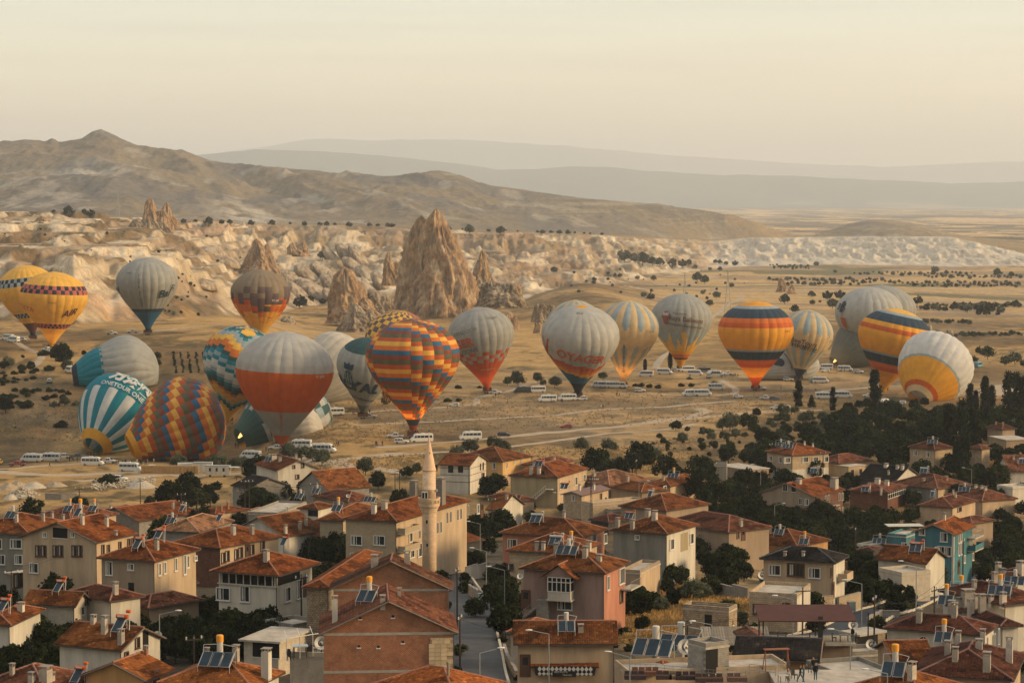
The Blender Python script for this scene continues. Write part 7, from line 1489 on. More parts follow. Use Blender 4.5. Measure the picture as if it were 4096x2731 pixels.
VT = dict(
 van=dict(n='minibus', c='minibus', L=7.0, W=1.0, s=[(-3.5,.9,.5,.93,1.4,.82,2.5),(-3.4,.97,.38,1.0,1.4,.88,2.68),(1.75,.97,.38,1.0,1.4,.88,2.7),(2.15,.97,.38,1.0,1.4,.85,2.52),(2.85,.96,.38,.98,1.35,.80,1.55),(3.35,.93,.40,.94,.95,.82,1.18),(3.5,.85,.45,.86,.7,.7,.95)], win=[(-3.2,-2.1),(-2.0,-.85),(-.75,.4),(.5,1.4),(1.55,2.35)], wz=(1.48,2.2), ws=((2.82,1.6),(2.12,2.48)), ax=(-2.3,2.35), r=.36, ac=1),
 car=dict(n='hatchback', c='car', L=4.1, W=.84, s=[(-2.0,.75,.42,.78,.85,.68,1.05),(-1.9,.8,.3,.84,.9,.66,1.30),(-1.5,.82,.26,.86,.92,.62,1.42),(.1,.82,.26,.86,.92,.62,1.43),(.85,.82,.26,.85,.90,.70,.98),(1.8,.8,.28,.82,.75,.7,.82),(2.05,.7,.35,.72,.6,.6,.68)], win=[(-1.6,-.75),(-.7,.25)], wz=(.95,1.32), ws=((.80,1.02),(.16,1.4)), ax=(-1.25,1.3), r=.31),
 suv=dict(n='estate_car', c='car', L=4.4, W=.9, s=[(-2.2,.82,.45,.86,.95,.72,1.25),(-2.1,.86,.34,.9,1.0,.72,1.62),(.1,.86,.34,.9,1.0,.70,1.70),(.85,.86,.34,.9,1.0,.74,1.12),(1.95,.84,.36,.87,.85,.75,.98),(2.2,.75,.4,.78,.65,.65,.8)], win=[(-2.0,-1.2),(-1.1,-.35),(-.25,.5)], wz=(1.06,1.52), ws=((.82,1.14),(.14,1.66)), ax=(-1.35,1.4), r=.36),
 pick=dict(n='pickup_truck', c='pickup truck', L=5.3, W=.92, s=[(-2.6,.86,.55,.9,.98,.86,1.06),(-.95,.86,.5,.9,.98,.86,1.06),(-.94,.86,.5,.9,1.0,.70,1.72),(.35,.86,.5,.9,1.0,.70,1.76),(1.05,.86,.5,.9,1.0,.78,1.15),(2.35,.84,.5,.88,.9,.78,1.02),(2.65,.78,.55,.8,.75,.68,.85)], win=[(-.85,-.2),(-.1,.6)], wz=(1.08,1.6), ws=((1.02,1.18),(.38,1.72)), ax=(-1.65,1.6), r=.40, bed=1))
def veh_fn(kind, col):
 def fn():
  v = VT[kind]; t = thing(v['n'], (0,0,0),0, None, v['c']); pm = mat('paint_' + col, PAINT[col], rough=.35, var=.05, spec=.5); gl = mat('vehicle_glass', (.012,.014,.016), rough=.1, spec=.6, var=0); bk = mat('rubber', (.02,.02,.02), var=.1)
  m = MB(); loft(v['s'], m); m.build('body', pm, t); W = v['W']; wt = v['s'][2][5]
  z0, z1 = v['wz']; zb_, zt_ = v['s'][2][4], v['s'][2][6]
  def yw(z): return W * 1.02 + (wt - W * 1.02) * max(0,(z - zb_) / (zt_ - .07 - zb_)) + .02
  for sd in (-1,1):
   for a, b in v['win']:
    m = MB(); sl = .18 if (a, b) == v['win'][-1] else 0
    m.add([(a, sd * yw(z0), z0),(b, sd * yw(z0), z0),(b - sl * 2, sd * yw(z1), z1),(a, sd * yw(z1), z1)], [(0,1,2,3) if sd < 0 else (3,2,1,0)]); m.build('side_window', gl, t)
  (xa, za),(xb, zb2) = v['ws']; m = MB(); m.add([(xa + .04,-W * .82, za + .02),(xa + .04, W * .82, za + .02),(xb + .05, wt * .86, zb2 - .03),(xb + .05,-wt * .86, zb2 - .03)], [(0,1,2,3)]); m.build('windscreen', gl, t)
  xr = v['s'][0][0] - .012 if kind != 'pick' else -.96; m = MB(); m.add([(xr, -W * .75, z0),(xr, W * .75, z0),(xr + .03, wt * .8, z1),(xr + .03,-wt * .8, z1)], [(3,2,1,0)]); m.build('rear_window', gl, t)
  f = v['s'][-1][0]; rr = v['s'][0][0]
  for sd in (-1,1):
   m = MB(); m.box((f - .06, sd * W * .68, v['s'][-1][4] + .02),(.16,.3,.18)); m.build('headlight', mat('lamp_glass', (.6,.58,.5), rough=.2), t)
   m = MB(); m.box((rr + .02, sd * W * .84,.95),(.08,.14,.35 if kind == 'van' else .2)); m.build('tail_light', mat('tail_red', (.3,.02,.015), rough=.3), t)
   for x in v['ax']:
    m = MB(); m.tube((x, sd * (W - .14), v['r']),(x, sd * (W + .06), v['r']), v['r'], n=14); w_ = m.build('wheel', bk, t); m = MB(); m.tube((x, sd * (W + .05), v['r']),(x, sd * (W + .08), v['r']), v['r'] * .55, n=10); m.build('rim', mat('rim_metal', (.3,.3,.29), rough=.4, metal=.5), w_)
  m = MB(); m.box((f - .1,0, v['s'][-1][2] + .05),(.3, W * 1.8,.22)); m.box((rr + .02,0,.55),(.2, W * 1.85,.2)); m.build('bumper', bk, t)
  if v.get('ac'): m = MB(); m.box((-.6,0,2.79),(1.1,1.1,.2)); m.box((1.2,0,2.76),(.5,.6,.12)); m.build('roof_unit', pm, t)
  if v.get('bed'): m = MB(); m.box((-1.8,0,1.075),(1.5,1.5,.03)); m.build('load_bed', mat('bed_dark', (.03,.03,.03)), t)
  return t
 return fn
def veh(zone, x, y, kind='van', col='white', hd=0):
 px, py = zp(zone, x, y); g = hit(px, py); ph = dict(van='minibus', car='hatchback car', suv='estate car', pick='pickup truck')[kind]
 o = place('veh' + kind + col, veh_fn(kind, col),(g.x, g.y, gmax(g.x, g.y, 1.2) + .05), R(hd), col + ' ' + ph, dict(van='minibuses', pick='pickup trucks').get(kind, 'cars') + ' parked on the balloon meadow'); MARKS.append((g.x, g.y, None)); return o
for a in (('Z1', 360,425, 'van', 'white', 170),('Z1', 570,415, 'van', 'white', 176),('Z1', 730,385, 'pick', 'white', 165),('Z1', 195,475, 'pick', 'red', 176),('Z1', 1065,468, 'van', 'white', -8),('Z1', 1250,438, 'pick', 'white', -10),('Z1', 1500,535, 'van', 'white', -10),('Z1', 1715,512, 'car', 'white', 175),('Z1', 1380,640, 'suv', 'white', -20),('Z1', 890,385, 'pick', 'grey', 5),
          ('Z2', 520,400, 'van', 'white', 160),('Z2', 1090,280, 'van', 'white', 172),('Z2', 1370,322, 'van', 'white', -12),('Z2', 820,300, 'pick', 'white', 170),('Z2', 2180,150, 'pick', 'white', 178),('Z2', 2258,215, 'suv', 'white', -6),('Z3', 130,200, 'van', 'white', 192),('Z3', 690,172, 'van', 'white', 190),('Z3', 1080,130, 'car', 'black', -8),('Z3', 1792,38, 'car', 'red', 176),('B3', 400,280, 'car', 'white', 215),
          ('A2', 1480,1035, 'van', 'white', 195),('A2', 1890,1070, 'pick', 'silver', -4),('U3', 505,1510, 'car', 'white', 176),('U3', 980,1365, 'pick', 'white', -4),('U3', 1285,1362, 'van', 'black', 190),('U3', 1455,1350, 'van', 'white', 186),('U3', 1575,1455, 'van', 'white', 187),('U3', 1800,1442, 'van', 'white', 188),('U3', 1965,1440, 'suv', 'white', 185),('U3', 2170,1288, 'van', 'white', 180),('U3', 2250,1292, 'van', 'white', -4),('U3', 2345,1296, 'van', 'white', -4),('U3', 1925,1405, 'pick', 'white', 200),
          ('U4', 50,1300, 'van', 'white', -8),('U4', 290,1342, 'suv', 'white', -4),('U4', 350,1165, 'van', 'white', 170),('U4', 570,1138, 'van', 'white', -12),('U4', 700,1104, 'suv', 'white', -10),('U4', 825,1110, 'van', 'white', 190),('U4', 920,1155, 'van', 'white', -8),('U4', 1080,1180, 'van', 'white', 80),('U4', 1160,1165, 'van', 'white', -20),('U4', 1285,1145, 'pick', 'white', 190),('U4', 1010,1125, 'van', 'grey', 190),('U4', 1165,1318, 'van', 'white', -6),('U4', 870,1388, 'van', 'white', 186),('U4', 1010,1388, 'van', 'white', -4),('U4', 1412,1412, 'car', 'white', -10),('U4', 1735,1430, 'pick', 'white', -8),('U4', 1830,1432, 'car', 'grey', -6),('U4', 1665,1320, 'pick', 'white', -30),('U4', 1990,1215, 'suv', 'white', -10),('U4', 2320,1240, 'van', 'blue', 170),('U4', 1840,1540, 'car', 'white', 170),('U4', 1950,1540, 'car', 'white', 176),
          ('U5', 20,1240, 'van', 'white', -8),('U5', 75,1085, 'van', 'white', 175),('U5', 72,1112, 'car', 'white', 185),('U5', 300,1105, 'van', 'white', -8),('U5', 455,1125, 'suv', 'white', -20),('U5', 60,1420, 'van', 'white', 2),('U5', 280,1410, 'van', 'white', -4),('U5', 750,1505, 'van', 'white', 60),('U5', 935,1485, 'car', 'white', 176),('U5', 1830,1060, 'van', 'blue', 60),('U5', 560,1400, 'car', 'white', 180),
          ('U1', 90,1035, 'van', 'white', 140),('U1', 155,1060, 'van', 'white', 140),('U1', 250,1042, 'suv', 'white', 150),('U1', 540,1160, 'pick', 'white', 150),('U1', 600,1175, 'suv', 'white', 160),('U1', 660,1150, 'suv', 'white', 175),('U1', 1285,970, 'pick', 'white', -10),('U1', 1520,955, 'pick', 'white', 170),('A1', 805,265, 'van', 'white', 120),('A1', 567,378, 'suv', 'white', 100),('Z1', -10,450, 'suv', 'yellow', 90)):
 veh(*a)
# trailers under the tied-down balloons
def trailer_fn():
 t = thing('balloon_trailer', (0,0,0),0, None, 'trailer'); m = MB(); m.box((0,0,.62),(5.6,2.0,.12)); m.tube((2.8,0,.62),(4.0,0,.5),.06, n=5); m.build('deck', mat('trailer_deck', (.12,.11,.10), rough=.6, var=.2), t)
 for x in (-.7,.3):
  for y in (-1.05,1.05): m = MB(); m.tube((x, y - .08,.33),(x, y + .08,.33),.33, n=12); m.build('wheel', mat('rubber', (.02,.02,.02)), t)
 return t
for i, (x, y) in enumerate(((208,1399),(593,1340),(1125,1790),(1452,1676),(1652,1753),(1948,1574),(2312,1592),(2494,1553),(2722,1482),(3022,1563),(3196,1525))):
 g = hit(x, y); place('trailer', trailer_fn, (g.x, g.y, gmax(g.x, g.y, 1.5)), R(RS.uniform(-14,14)), 'flat balloon trailer', 'trailers under the balloons')
# ---------------------------------------------------------------- people
CL = [('grey', (.05,.05,.055)),('red', (.22,.04,.03)),('pale', (.40,.37,.32)),('blue', (.04,.12,.18)),('black', (.015,.015,.016))]
def person_fn(pose, ci):
 def fn():
  st = {0: (0,0),1: (.34,-.34),2: (.1,-.05),3: (0,0)}[pose]; sit = pose == 3; hz = .92 if not sit else .48
  J = [(0,0, hz),(0,0, hz + .28),(0,.0, hz + .50),(.01,0, hz + .60),(.02,0, hz + .70),(.02,0, hz + .82)]; Rr = [.15,.14,.15,.065,.10,.085]; E = [(0,1),(1,2),(2,3),(3,4),(4,5)]
  for sd, fx in ((-1, st[0]),(1, st[1])):
   k = len(J); kn = (.42, sd * .1, hz - .02) if sit else (fx * .55 + .04, sd * .10, hz * .53); ft = (.44, sd * .1,.07) if sit else (fx, sd * .11,.07)
   J += [(0, sd * .10, hz - .06), kn, ft, (ft[0] + .16, ft[1], .04)]; Rr += [.10,.075,.05,.045]; E += [(0, k),(k, k + 1),(k + 1, k + 2),(k + 2, k + 3)]
   k = len(J); ax = -fx * .6 if pose != 2 else .25; J += [(0, sd * .19, hz + .47),(ax * .5 - .03, sd * .24, hz + .22),(ax + .06, sd * .22, hz + (.0 if pose != 2 else .25)),(ax + .12, sd * .22, hz - (.08 if pose != 2 else -.3))]; Rr += [.065,.05,.038,.03]; E += [(2, k),(k, k + 1),(k + 1, k + 2),(k + 2, k + 3)]
  me = bpy.data.meshes.new('person'); me.from_pydata(J, E, []); o = bpy.data.objects.new('person', me); COL.objects.link(o); sk = o.modifiers.new('skin', 'SKIN'); sd_ = me.skin_vertices[0].data if me.skin_vertices else None
  if sd_ is None:
   bm = bmesh.new(); bm.from_mesh(me); ly = bm.verts.layers.skin.verify(); bm.verts.ensure_lookup_table()
   for i, v in enumerate(bm.verts): v[ly].radius = (Rr[i] * (.8 if i < 3 else 1), Rr[i] * (1.2 if i < 3 else 1)); v[ly].use_root = i == 0
   bm.to_mesh(me); bm.free()
  else:
   for i, q in enumerate(sd_): q.radius = (Rr[i] * .8, Rr[i] * 1.2) if i < 3 else (Rr[i], Rr[i])
  o.modifiers.new('sub', 'SUBSURF').levels = 1; dg = bpy.context.evaluated_depsgraph_get(); dg.update(); m2 = bpy.data.meshes.new_from_object(o.evaluated_get(dg)); bpy.data.objects.remove(o)
  m2.materials.clear(); m2.materials.append(mat('trousers_' + CL[ci][0], tuple(c * .6 + .01 for c in CL[(ci * 3 + 1) % 5][1]), var=.1)); m2.materials.append(mat('shirt_' + CL[ci][0], CL[ci][1], var=.1)); m2.materials.append(mat('skin', (.36,.2,.12), rough=.6, var=.05)); m2.materials.append(mat('hair', (.02,.014,.01), var=.1))
  for p in m2.polygons: c = p.center; p.material_index = 3 if (c.z > hz + .79 or (c.z > hz + .66 and c.x < -.02)) else 2 if (c.z > hz + .57 or (abs(c.y) > .18 and c.z < hz + .02 and c.z > hz - .3)) else 1 if c.z > hz - .02 else 0
  o = bpy.data.objects.new('person', m2); COL.objects.link(o); o['category'] = 'person'; return o
 return fn
PPH = ('standing person', 'walking person', 'person with raised forearms', 'seated person')
def person(x, y, z, pose=None, ci=None, rz=None, grp='people on the balloon meadow', lb=None):
 pose = RS.randint(0,3) if pose is None else pose; ci = RS.randint(0,5) if ci is None else ci
 o = place('person%d%d' % (pose, ci), person_fn(pose, ci),(x, y, z), RS.uniform(0,6.28) if rz is None else rz, None if lb else PPH[pose] + ' in ' + CL[ci][0] + ' top', grp, label=lb); return o
for x, y, z in PASS: person(x, y, z, 0, None, None, 'passengers standing in the baskets')
def crowd(zone, *pts):
 for q in pts:
  px, py = zp(zone, q[0], q[1]); g = hit(px, py); person(g.x, g.y, g.z, *(q[2:] if len(q) > 2 else ()))
crowd('Z1', (798,418,0,4),(838,420),(888,422),(570,482,1,0),(1335,450),(1357,452,0,4),(1410,448),(1440,448),(1468,445,0,2),(1508,445),(1515,468,0,3),(1572,447,0,2),(1605,452),(1618,455,0,4),(1632,452),(1662,455),(1680,455),(1692,448,0,2),(1765,440,0,2),(1000,350),(1040,350),(1075,355))
crowd('Z2', (1508,238,1,1),(1530,243,1,0),(1962,243,0,4),(1975,240,0,1),(2036,240,0,0),(2132,112),(2208,100),(350,260,0,4),(380,262,0,4),(700,300,0,1),(730,302,0,1))
crowd('U3', (983,1400,0,4),(988,1458,0,2),(1122,1465,0,1),(1145,1465,0,2),(1620,1465),(1735,1465),(1750,1465,0,4),(2192,1535,0,2),(2215,1540,0,0)); crowd('U4', (22,1390,0,4),(50,1392,1,0),(1905,1308,0,1),(2303,1340,1,1), *[(1215 + i * 15,1180 - (i % 3) * 6) for i in range(14)])
crowd('U1', (340,1050),(325,1045),(400,1030),(412,1030),(495,1110),(515,1112),(535,1112),(672,1130,0,4),(1695,950,0,1),(1720,952,0,1),(1650,958,0,1)); crowd('A2', (1695,1030),(1710,1035),(1755,1025),(1890,1020,0,4),(2075,845),(2045,850)); crowd('U5', (260,1110),(290,1112),(320,1112),(350,1110),(370,1110),(165,1070),(190,1072))
# ---------------------------------------------------------------- lamps, poles, wires
steel = mat('lamp_steel', (.26,.27,.25), rough=.5, metal=.3); wood = mat('pole_wood', (.05,.035,.025), var=.3, scale=4)
def lamp_fn():
 t = thing('street_lamp', (0,0,0),0, None, 'street lamp'); m = MB(); m.tube((0,0,-8.3),(0,0,0),.085,.05, n=8); m.tube((0,0,0),(-1.9,0,.45),.045,.035, n=6); m.build('pole', steel, t)
 m = MB(); m.lathe([(.02,-.38),(.13,-.3),(.16,0),(.12,.3),(.02,.4)], 10); [0 for _ in ()]; m.v = [(v[2] - 2.15, v[0], v[1] * .6 + .5) for v in m.v]; m.build('lamp_head', mat('lamp_head', (.6,.57,.5), rough=.4), t, True); return t
for z_, x, y, fl in (('B3', 1085,255,0),('Z3', 875,1448,0),('Z3', 805,1132,0),('B3', 1593,985,0),('B3', 800,1205,1),('B4', 1108,880,0),('B4', 2040,590,0),('B5', 492,410,0),('B5', 362,975,0),('B5', 785,1440,0),('B1', 1828,765,1),('Z4', 275,660,1),('Z4', 1832,920,1),('Z5', 1752,510,0),('Z5', 1253,1250,1),('B5', 1118,190,0),('B4', 170,1252,0),('Z4', 1672,470,0),('Z3', 1765,800,0)):
 g = hit(*zp(z_, x, y),8.0); place('lamp', lamp_fn, g, R(180 if fl else 0) + R(RS.uniform(-12,12)), 'street lamp with its arm to the ' + ('right' if fl else 'left'), 'street lamps')
def pole_fn():
 t = thing('utility_pole', (0,0,0),0, None, 'utility pole'); m = MB(); m.tube((0,0,-8.3),(0,0,.5),.13,.09, n=8); m.build('pole', wood, t); m = MB(); m.box((0,0,0),(2.0,.1,.12)); m.build('crossarm', wood, t)
 for x in (-.85,0,.85): m = MB(); m.lathe([(.04,0),(.1,.08),(.06,.16),(.1,.24),(.03,.34)], 8, c=(x, 0,.06)); m.build('insulator', mat('porcelain', (.6,.56,.48), rough=.3), t)
 return t
POLES = []
for z_, x, y, rz in (('Z1', 910,730,0),('Z2', 2180,560,10),('Z2', 2232,525,5),('Z2', 1250,680,30),('Z2', 457,650,0),('Z2', 508,650,20),('B3', 573,815,80),('B3', 540,265,80),('B4', 832,885,60),('B4', 2155,495,20),('B5', 637,590,70),('B5', 1325,485,60),('Z5', 1655,1335,70),('B2', 1104,345,40),('Z4', 245,415,80),('Z5', 420,1195,80),('Z4', 1790,225,60),('Z1', 2010,880,20),('Z1', 2080,800,10),('B1', 130,290,30),('B1', 2225,1050,30),('Z1', 1608,645,50),('Z3', 940,860,30),('Z5', 48,325,30)):
 g = hit(*zp(z_, x, y),8.0); POLES.append(g); place('pole', pole_fn, g, R(rz), 'dark wooden utility pole', 'utility poles')
t = thing('lattice_pylon', hit(*zp('Z3', 2078,632),12),0, 'dark lattice pylon with white insulators in front of the metal-roofed house', 'pylon'); m = MB(); rs = []
for k in range(13):
 a = .55 - .30 * (1 - k / 12) ** 0 * 0; w0 = .62 - k * .032; w1 = .62 - (k + 1) * .032; z0 = -12 + k; z1 = z0 + 1
 for sx_, sy_ in ((-1,-1),(1,-1),(1,1),(-1,1)): m.tube((sx_ * w0 / 2, sy_ * w0 / 2, z0),(sx_ * w1 / 2, sy_ * w1 / 2, z1),.05, n=4); m.tube((sx_ * w0 / 2, sy_ * w0 / 2, z0),(-sy_ * w1 / 2 if sx_ == sy_ else sy_ * w1 / 2 * -1, sx_ * w1 / 2, z1),.03, n=4)
m.build('lattice', mat('pylon_steel', (.04,.035,.03)), t); m = MB(); m.box((0,0,0),(3.2,.12,.12)); m.tube((-1.5,0,0),(0,0,-1.1),.04, n=4); m.build('crossarm', MATS['pylon_steel'], t)
for x in (-1.4,-.2,.2,.7,1.1,1.5): m = MB(); m.lathe([(.05,0),(.12,.1),(.07,.2),(.12,.3),(.03,.4)], 8, c=(x, 0,.06)); m.build('insulator', MATS['porcelain'], t)
PYL = t.location.copy()
for x, y, h_2 in ((2912,1078,42),(2740,1092,38),(470,765,40)):
 g = hit(x, y, h_2 * .8) if x > 1000 else hit(x, y, 30); t = thing('far_pylon', g, 0, None, 'pylon', 'thin transmission pylons far off'); m = MB(); hh = 34
 for a in (-1,1): m.tube((a * 2.6,0,-hh),(0,0,0),.18, n=4); [m.tube((a * 2.6 * (1 - k / 6),0,-hh + hh * k / 6),(-a * 2.6 * (1 - (k + 1) / 6),0,-hh + hh * (k + 1) / 6),.10, n=4) for k in range(5)]
 m.build('lattice', steel, t); m = MB(); [m.box((0,0, z),(7,.2,.2)) for z in (-2,-6)]; m.build('crossarm', steel, t); auto(t, 'thin far transmission pylon')
def wire(a, b, sag=1.2):
 a = Vector(a); b = Vector(b) - a; m = MB(); n = 14; p = [b * (i / n) - Vector((0,0,4 * sag * (i / n) * (1 - i / n))) for i in range(n + 1)]
 for i in range(n): m.tube(p[i], p[i + 1], .022, n=3, caps=False)
 o = m.build('overhead_wire', mat('wire', (.02,.02,.02), var=0)); o['category'] = 'wire'; o['group'] = 'overhead wires between the poles'; o.location = a; auto(o, 'sagging overhead wire')
for i, j in ((0,17),(17,4),(4,5),(5,3),(3,1),(1,2),(13,3),(6,7),(8,9),(10,11),(11,12),(14,16),(19,18),(22,1)):
 for q in (-.5,.5): wire(POLES[i] + Vector((q, 0,.2)), POLES[j] + Vector((q, 0,.2)))
wire(PYL + Vector((1,0,.3)), POLES[14], 1.5); wire(PYL + Vector((-1,0,.3)), POLES[22], 1.5); wire(POLES[8], POLES[6], 2.0)
# ---------------------------------------------------------------- the minaret
dd_ = ray(*zp('B3', 222,260)); g = dd_ * ((MOSQ.c.y - 1.5) / dd_.y); s = ppm(g); tx, ty = zp('Z3', 203,90); H_ = (zp('B3', 222,260)[1] - ty) / s; w1 = 160 / 2.8683 / s / 2
bz = g.z - 2; t = thing('minaret', (g.x, g.y, bz),0, 'tall slender stone minaret with a balcony and pointed cone', 'minaret'); MARKS.append((g.x, g.y, 'minaret'))
def mz(zy): return (zp('B3', 222,260)[1] - zp('Z3', 0, zy)[1]) / s + 2
sm = masonry('minaret_stone', (.68,.47,.30),(.60,.41,.25),(.46,.33,.2),.6,.42,.008,.25,.3); r = w1
m = MB(); m.lathe([(r * 1.05,-6),(r, mz(1020)),(r * 1.0, mz(1015))], 32); m.build('shaft', sm, t, True)
m = MB(); m.lathe([(r * 1.0, mz(1020)),(r * 1.02, mz(990)),(r * 1.14, mz(985)),(r * 1.14, mz(965)),(r * 1.25, mz(960)),(r * 1.27, mz(940)),(r * 1.38, mz(935)),(r * 1.5, mz(912)),(r * 1.5, mz(900)),(r * 1.53, mz(895)),(r * 1.53, mz(835)),(r * 1.6, mz(832)),(r * 1.6, mz(822)),(r * 1.42, mz(822)),(r * 1.40, mz(880)),(r * .9, mz(880))], 40); m.build('balcony', sm, t)
m = MB(); [m.box((math.cos(a) * r * 1.55, math.sin(a) * r * 1.55, mz(865)),(.1,.55,.5), rz=a) for a in [i * math.pi / 8 for i in range(16)]]; m.build('balcony_panel', mat('carved_stone', (.42,.29,.16), var=.2), t)
m = MB(); m.lathe([(r * .98, mz(880)),(r * .95, mz(735)),(r * 1.0, mz(730)),(r * 1.0, mz(724)),(r * .95, mz(722)),(r * .93, mz(515))], 32); m.build('upper_shaft', sm, t, True)
m = MB(); m.lathe([(r * .93, mz(515)),(r * 1.03, mz(508)),(r * .98, mz(500)),(r * .9, mz(480)),(r * .10, mz(150)),(r * .06, mz(120)),(r * .12, mz(112)),(r * .05, mz(104)),(r * .03, mz(70))], 32); m.build('cone', mat('cone_stone', (.66,.43,.26), var=.15, scale=1), t, True)
m = MB(); m.tube((0,0, mz(80)),(0,0, mz(45)),.03, n=5); m.tube((-.18,0, mz(60)),(.18,0, mz(60)),.04, n=5); m.build('finial', mat('dark_metal', (.05,.05,.05)), t)
for zx, zy, w_, h_2 in ((187,1093,.3,.55),(190,1360,.3,.5),(222,305,.15,.2)):
 m = MB(); x_ = (zp('Z3', zx, 0)[0] - zp('Z3', 212,0)[0]) / s; m.box((x_, -math.sqrt(max(.01, r * r - x_ * x_)) - .0, mz(zy)),(w_, .12, h_2)); m.build('slit', mat('painted_shade', (.012,.011,.01)), t)  # near-black block painting the shade inside each slit
m = MB(); m.box((-.3 * r * 2,-r * .93, mz(800)),(1.0,.2,1.5)); dd = m.build('door', wframe('w'), t); m = MB(); [m.box((-.3 * r * 2 + a, -r * .93 - .11, mz(800)),(.34,.03,1.2)) for a in (-.24,.24)]; m.build('pane', glass(), dd)
m = MB(); m.tube((r * .9,-.2, mz(738)),(r * 1.12,-.5, mz(738)),.06,.22, n=10); m.build('loudspeaker', mat('speaker_grey', (.2,.2,.2)), t)
# ---------------------------------------------------------------- garden walls, yards, stores
def wall_line(zone, pts, h, wl_, label, th_=.3, cat='wall', name='garden_wall'):
 P = [hit(*zp(zone, *p)) for p in pts]; t = thing(name, P[0], 0, label, cat); t['group'] = 'garden and yard walls'; m = MB(); c = MB()
 for a, b in zip(P, P[1:]):
  n = max(1, int((b - a).length / 3))
  for i in range(n):
   p = a + (b - a) * (i / n) - P[0]; q = a + (b - a) * ((i + 1) / n) - P[0]; md = (p + q) / 2; L_ = (q - p).length; rz = math.atan2((q - p).y, (q - p).x); hv = h * random.uniform(.97,1.03)
   m.box((md.x, md.y, md.z + hv / 2 - .7),(L_, th_, hv + 1.4), rz=rz); c.box((md.x, md.y, md.z + hv + .045),(L_, th_ + .1,.09), rz=rz)
 m.build('wall', WALL[wl_](), t); c.build('coping', mat('cap_stone', (.26,.22,.18), var=.2), t)
wall_line('B3', [(300,185),(520,110),(600,85)], 2.6, 'cream', 'cream yard wall under the vine beside the minaret'); wall_line('B3', [(640,370),(900,330),(1020,330)], 2.4, 'white', 'peeling white garden wall behind the big street tree'); wall_line('B3', [(680,560),(790,620),(870,640)], 1.8, 'rubble', 'rubble wall beside the street meter box'); wall_line('B3', [(1080,1200),(1120,1330),(1220,1500)], 1.0, 'rubble', 'low rubble kerb wall at the street edge')
wall_line('B4', [(2352,700),(2500,660)], 2.2, 'wash', 'whitewashed wall right of the grass-topped building'); wall_line('B5', [(-20,800),(160,790)], 3.0, 'stone', 'stone wall with a rounded top left of the meter box'); wall_line('B5', [(220,760),(470,720)], 2.6, 'tan', 'tan yard wall with a grey meter box'); wall_line('B5', [(560,880),(720,800),(920,800)], 1.0, 'block', 'low block wall by the vine trellis'); wall_line('B5', [(1435,310),(1560,200)], 2.2, 'rubble', 'rubble wall at the foot of the blue house')
wall_line('B4', [(1170,560),(1530,600)], 2.0, 'block', 'grey block wall beside the grass-topped building'); wall_line('B1', [(1200,880),(1480,800)], .8, 'rubble', 'low broken wall by the walnut trees'); wall_line('B1', [(1880,1130),(2170,1120)], 1.2, 'grey', 'grey garden wall below the walnut trees'); wall_line('Z1', [(520,850),(700,855),(880,850)], 1.5, 'block', 'unfinished block wall in the builders yard'); wall_line('Z4', [(1330,0),(1340,0)], .5, 'block', 'short block kerb in the vineyard'); wall_line('Z2', [(310,880),(460,900)], 3.4, 'wash', 'crumbling pale wall beside the pines')
for zone, x, y, w_, h_2, lb in (('Z1', 1580,550,3.2,1.6, 'small heap of pale earth beside the hay bales'),('Z1', 270,830,6,2.0, 'heap of pale quarry rubble'),('Z1', 120,850,4,2, 'smaller heap of pale rubble'),('Z1', 380,720,7,2.2, 'earth heap behind the pale rubble'),('Z1', 90,740,6,2.4, 'earth heap at the left edge'),('Z1', 640,700,6,1.8, 'earth heap beside the dusty road'),('Z1', 210,700,5,2.0, 'earth heap in the middle of the yard'),('Z1', 1620,720,8,3.0, 'long bank of pale building stones')):
 g = hit(*zp(zone, x, y)); U, T = np.meshgrid(np.linspace(0,1,16), np.linspace(0,2 * np.pi, 32, endpoint=False), indexing='ij'); ns = 1 + .3 * (fbm(np.cos(T) * 2 + x, np.sin(T) * 2 + U * 3,7,4) - .5); V = np.stack([U * w_ * .6 * np.cos(T) * ns, U * w_ * .6 * np.sin(T) * ns, h_2 * .8 * (1 - U * U) ** 1.5 * ns * (1 + .5 * (fbm(np.cos(T) * 1.5 + y, np.sin(T) * 1.5 + x + U * 2,12,3) - .5)) - .25 + .3 * (fbm(U * 9 + np.cos(T) * 6, np.sin(T) * 6 + x, 9,3) - .5)], -1).reshape(-1,3); i = np.arange(15)[:, None] * 32; j = np.arange(32)[None]
 me = grid_mesh('earth_heap', V, np.stack([i + j, i + 32 + j, i + 32 + (j + 1) % 32, i + (j + 1) % 32], -1).reshape(-1,4).astype(np.int32)); me.materials.append(mat('white_rubble', (.42,.35,.25), var=.35, scale=3, bump=.8) if 'pale' in lb or 'stones' in lb else mat('heap_earth', (.32,.24,.15), var=.25, scale=1.5, bump=.5)); o = obj('earth_heap', me); o.location = g; tag(o, lb, 'heap', 'heaps in the builders yard')
rb = random.Random(9); m = MB()      # loose building stones of the long dry wall
for i in range(520):
 x = rb.uniform(1050,1780); y = rb.uniform(675,755) - (x - 1050) * .06; g = hit(*zp('Z1', x, y)); q = rb.uniform(.25,.7); M = Matrix.Translation((g.x, g.y, g.z + rb.uniform(0,1.2))) @ Matrix.Rotation(rb.uniform(0,3),4,(rb.random(), rb.random(), rb.random())); m.box((0,0,0),(q, q * .7, q * .6),0, M)
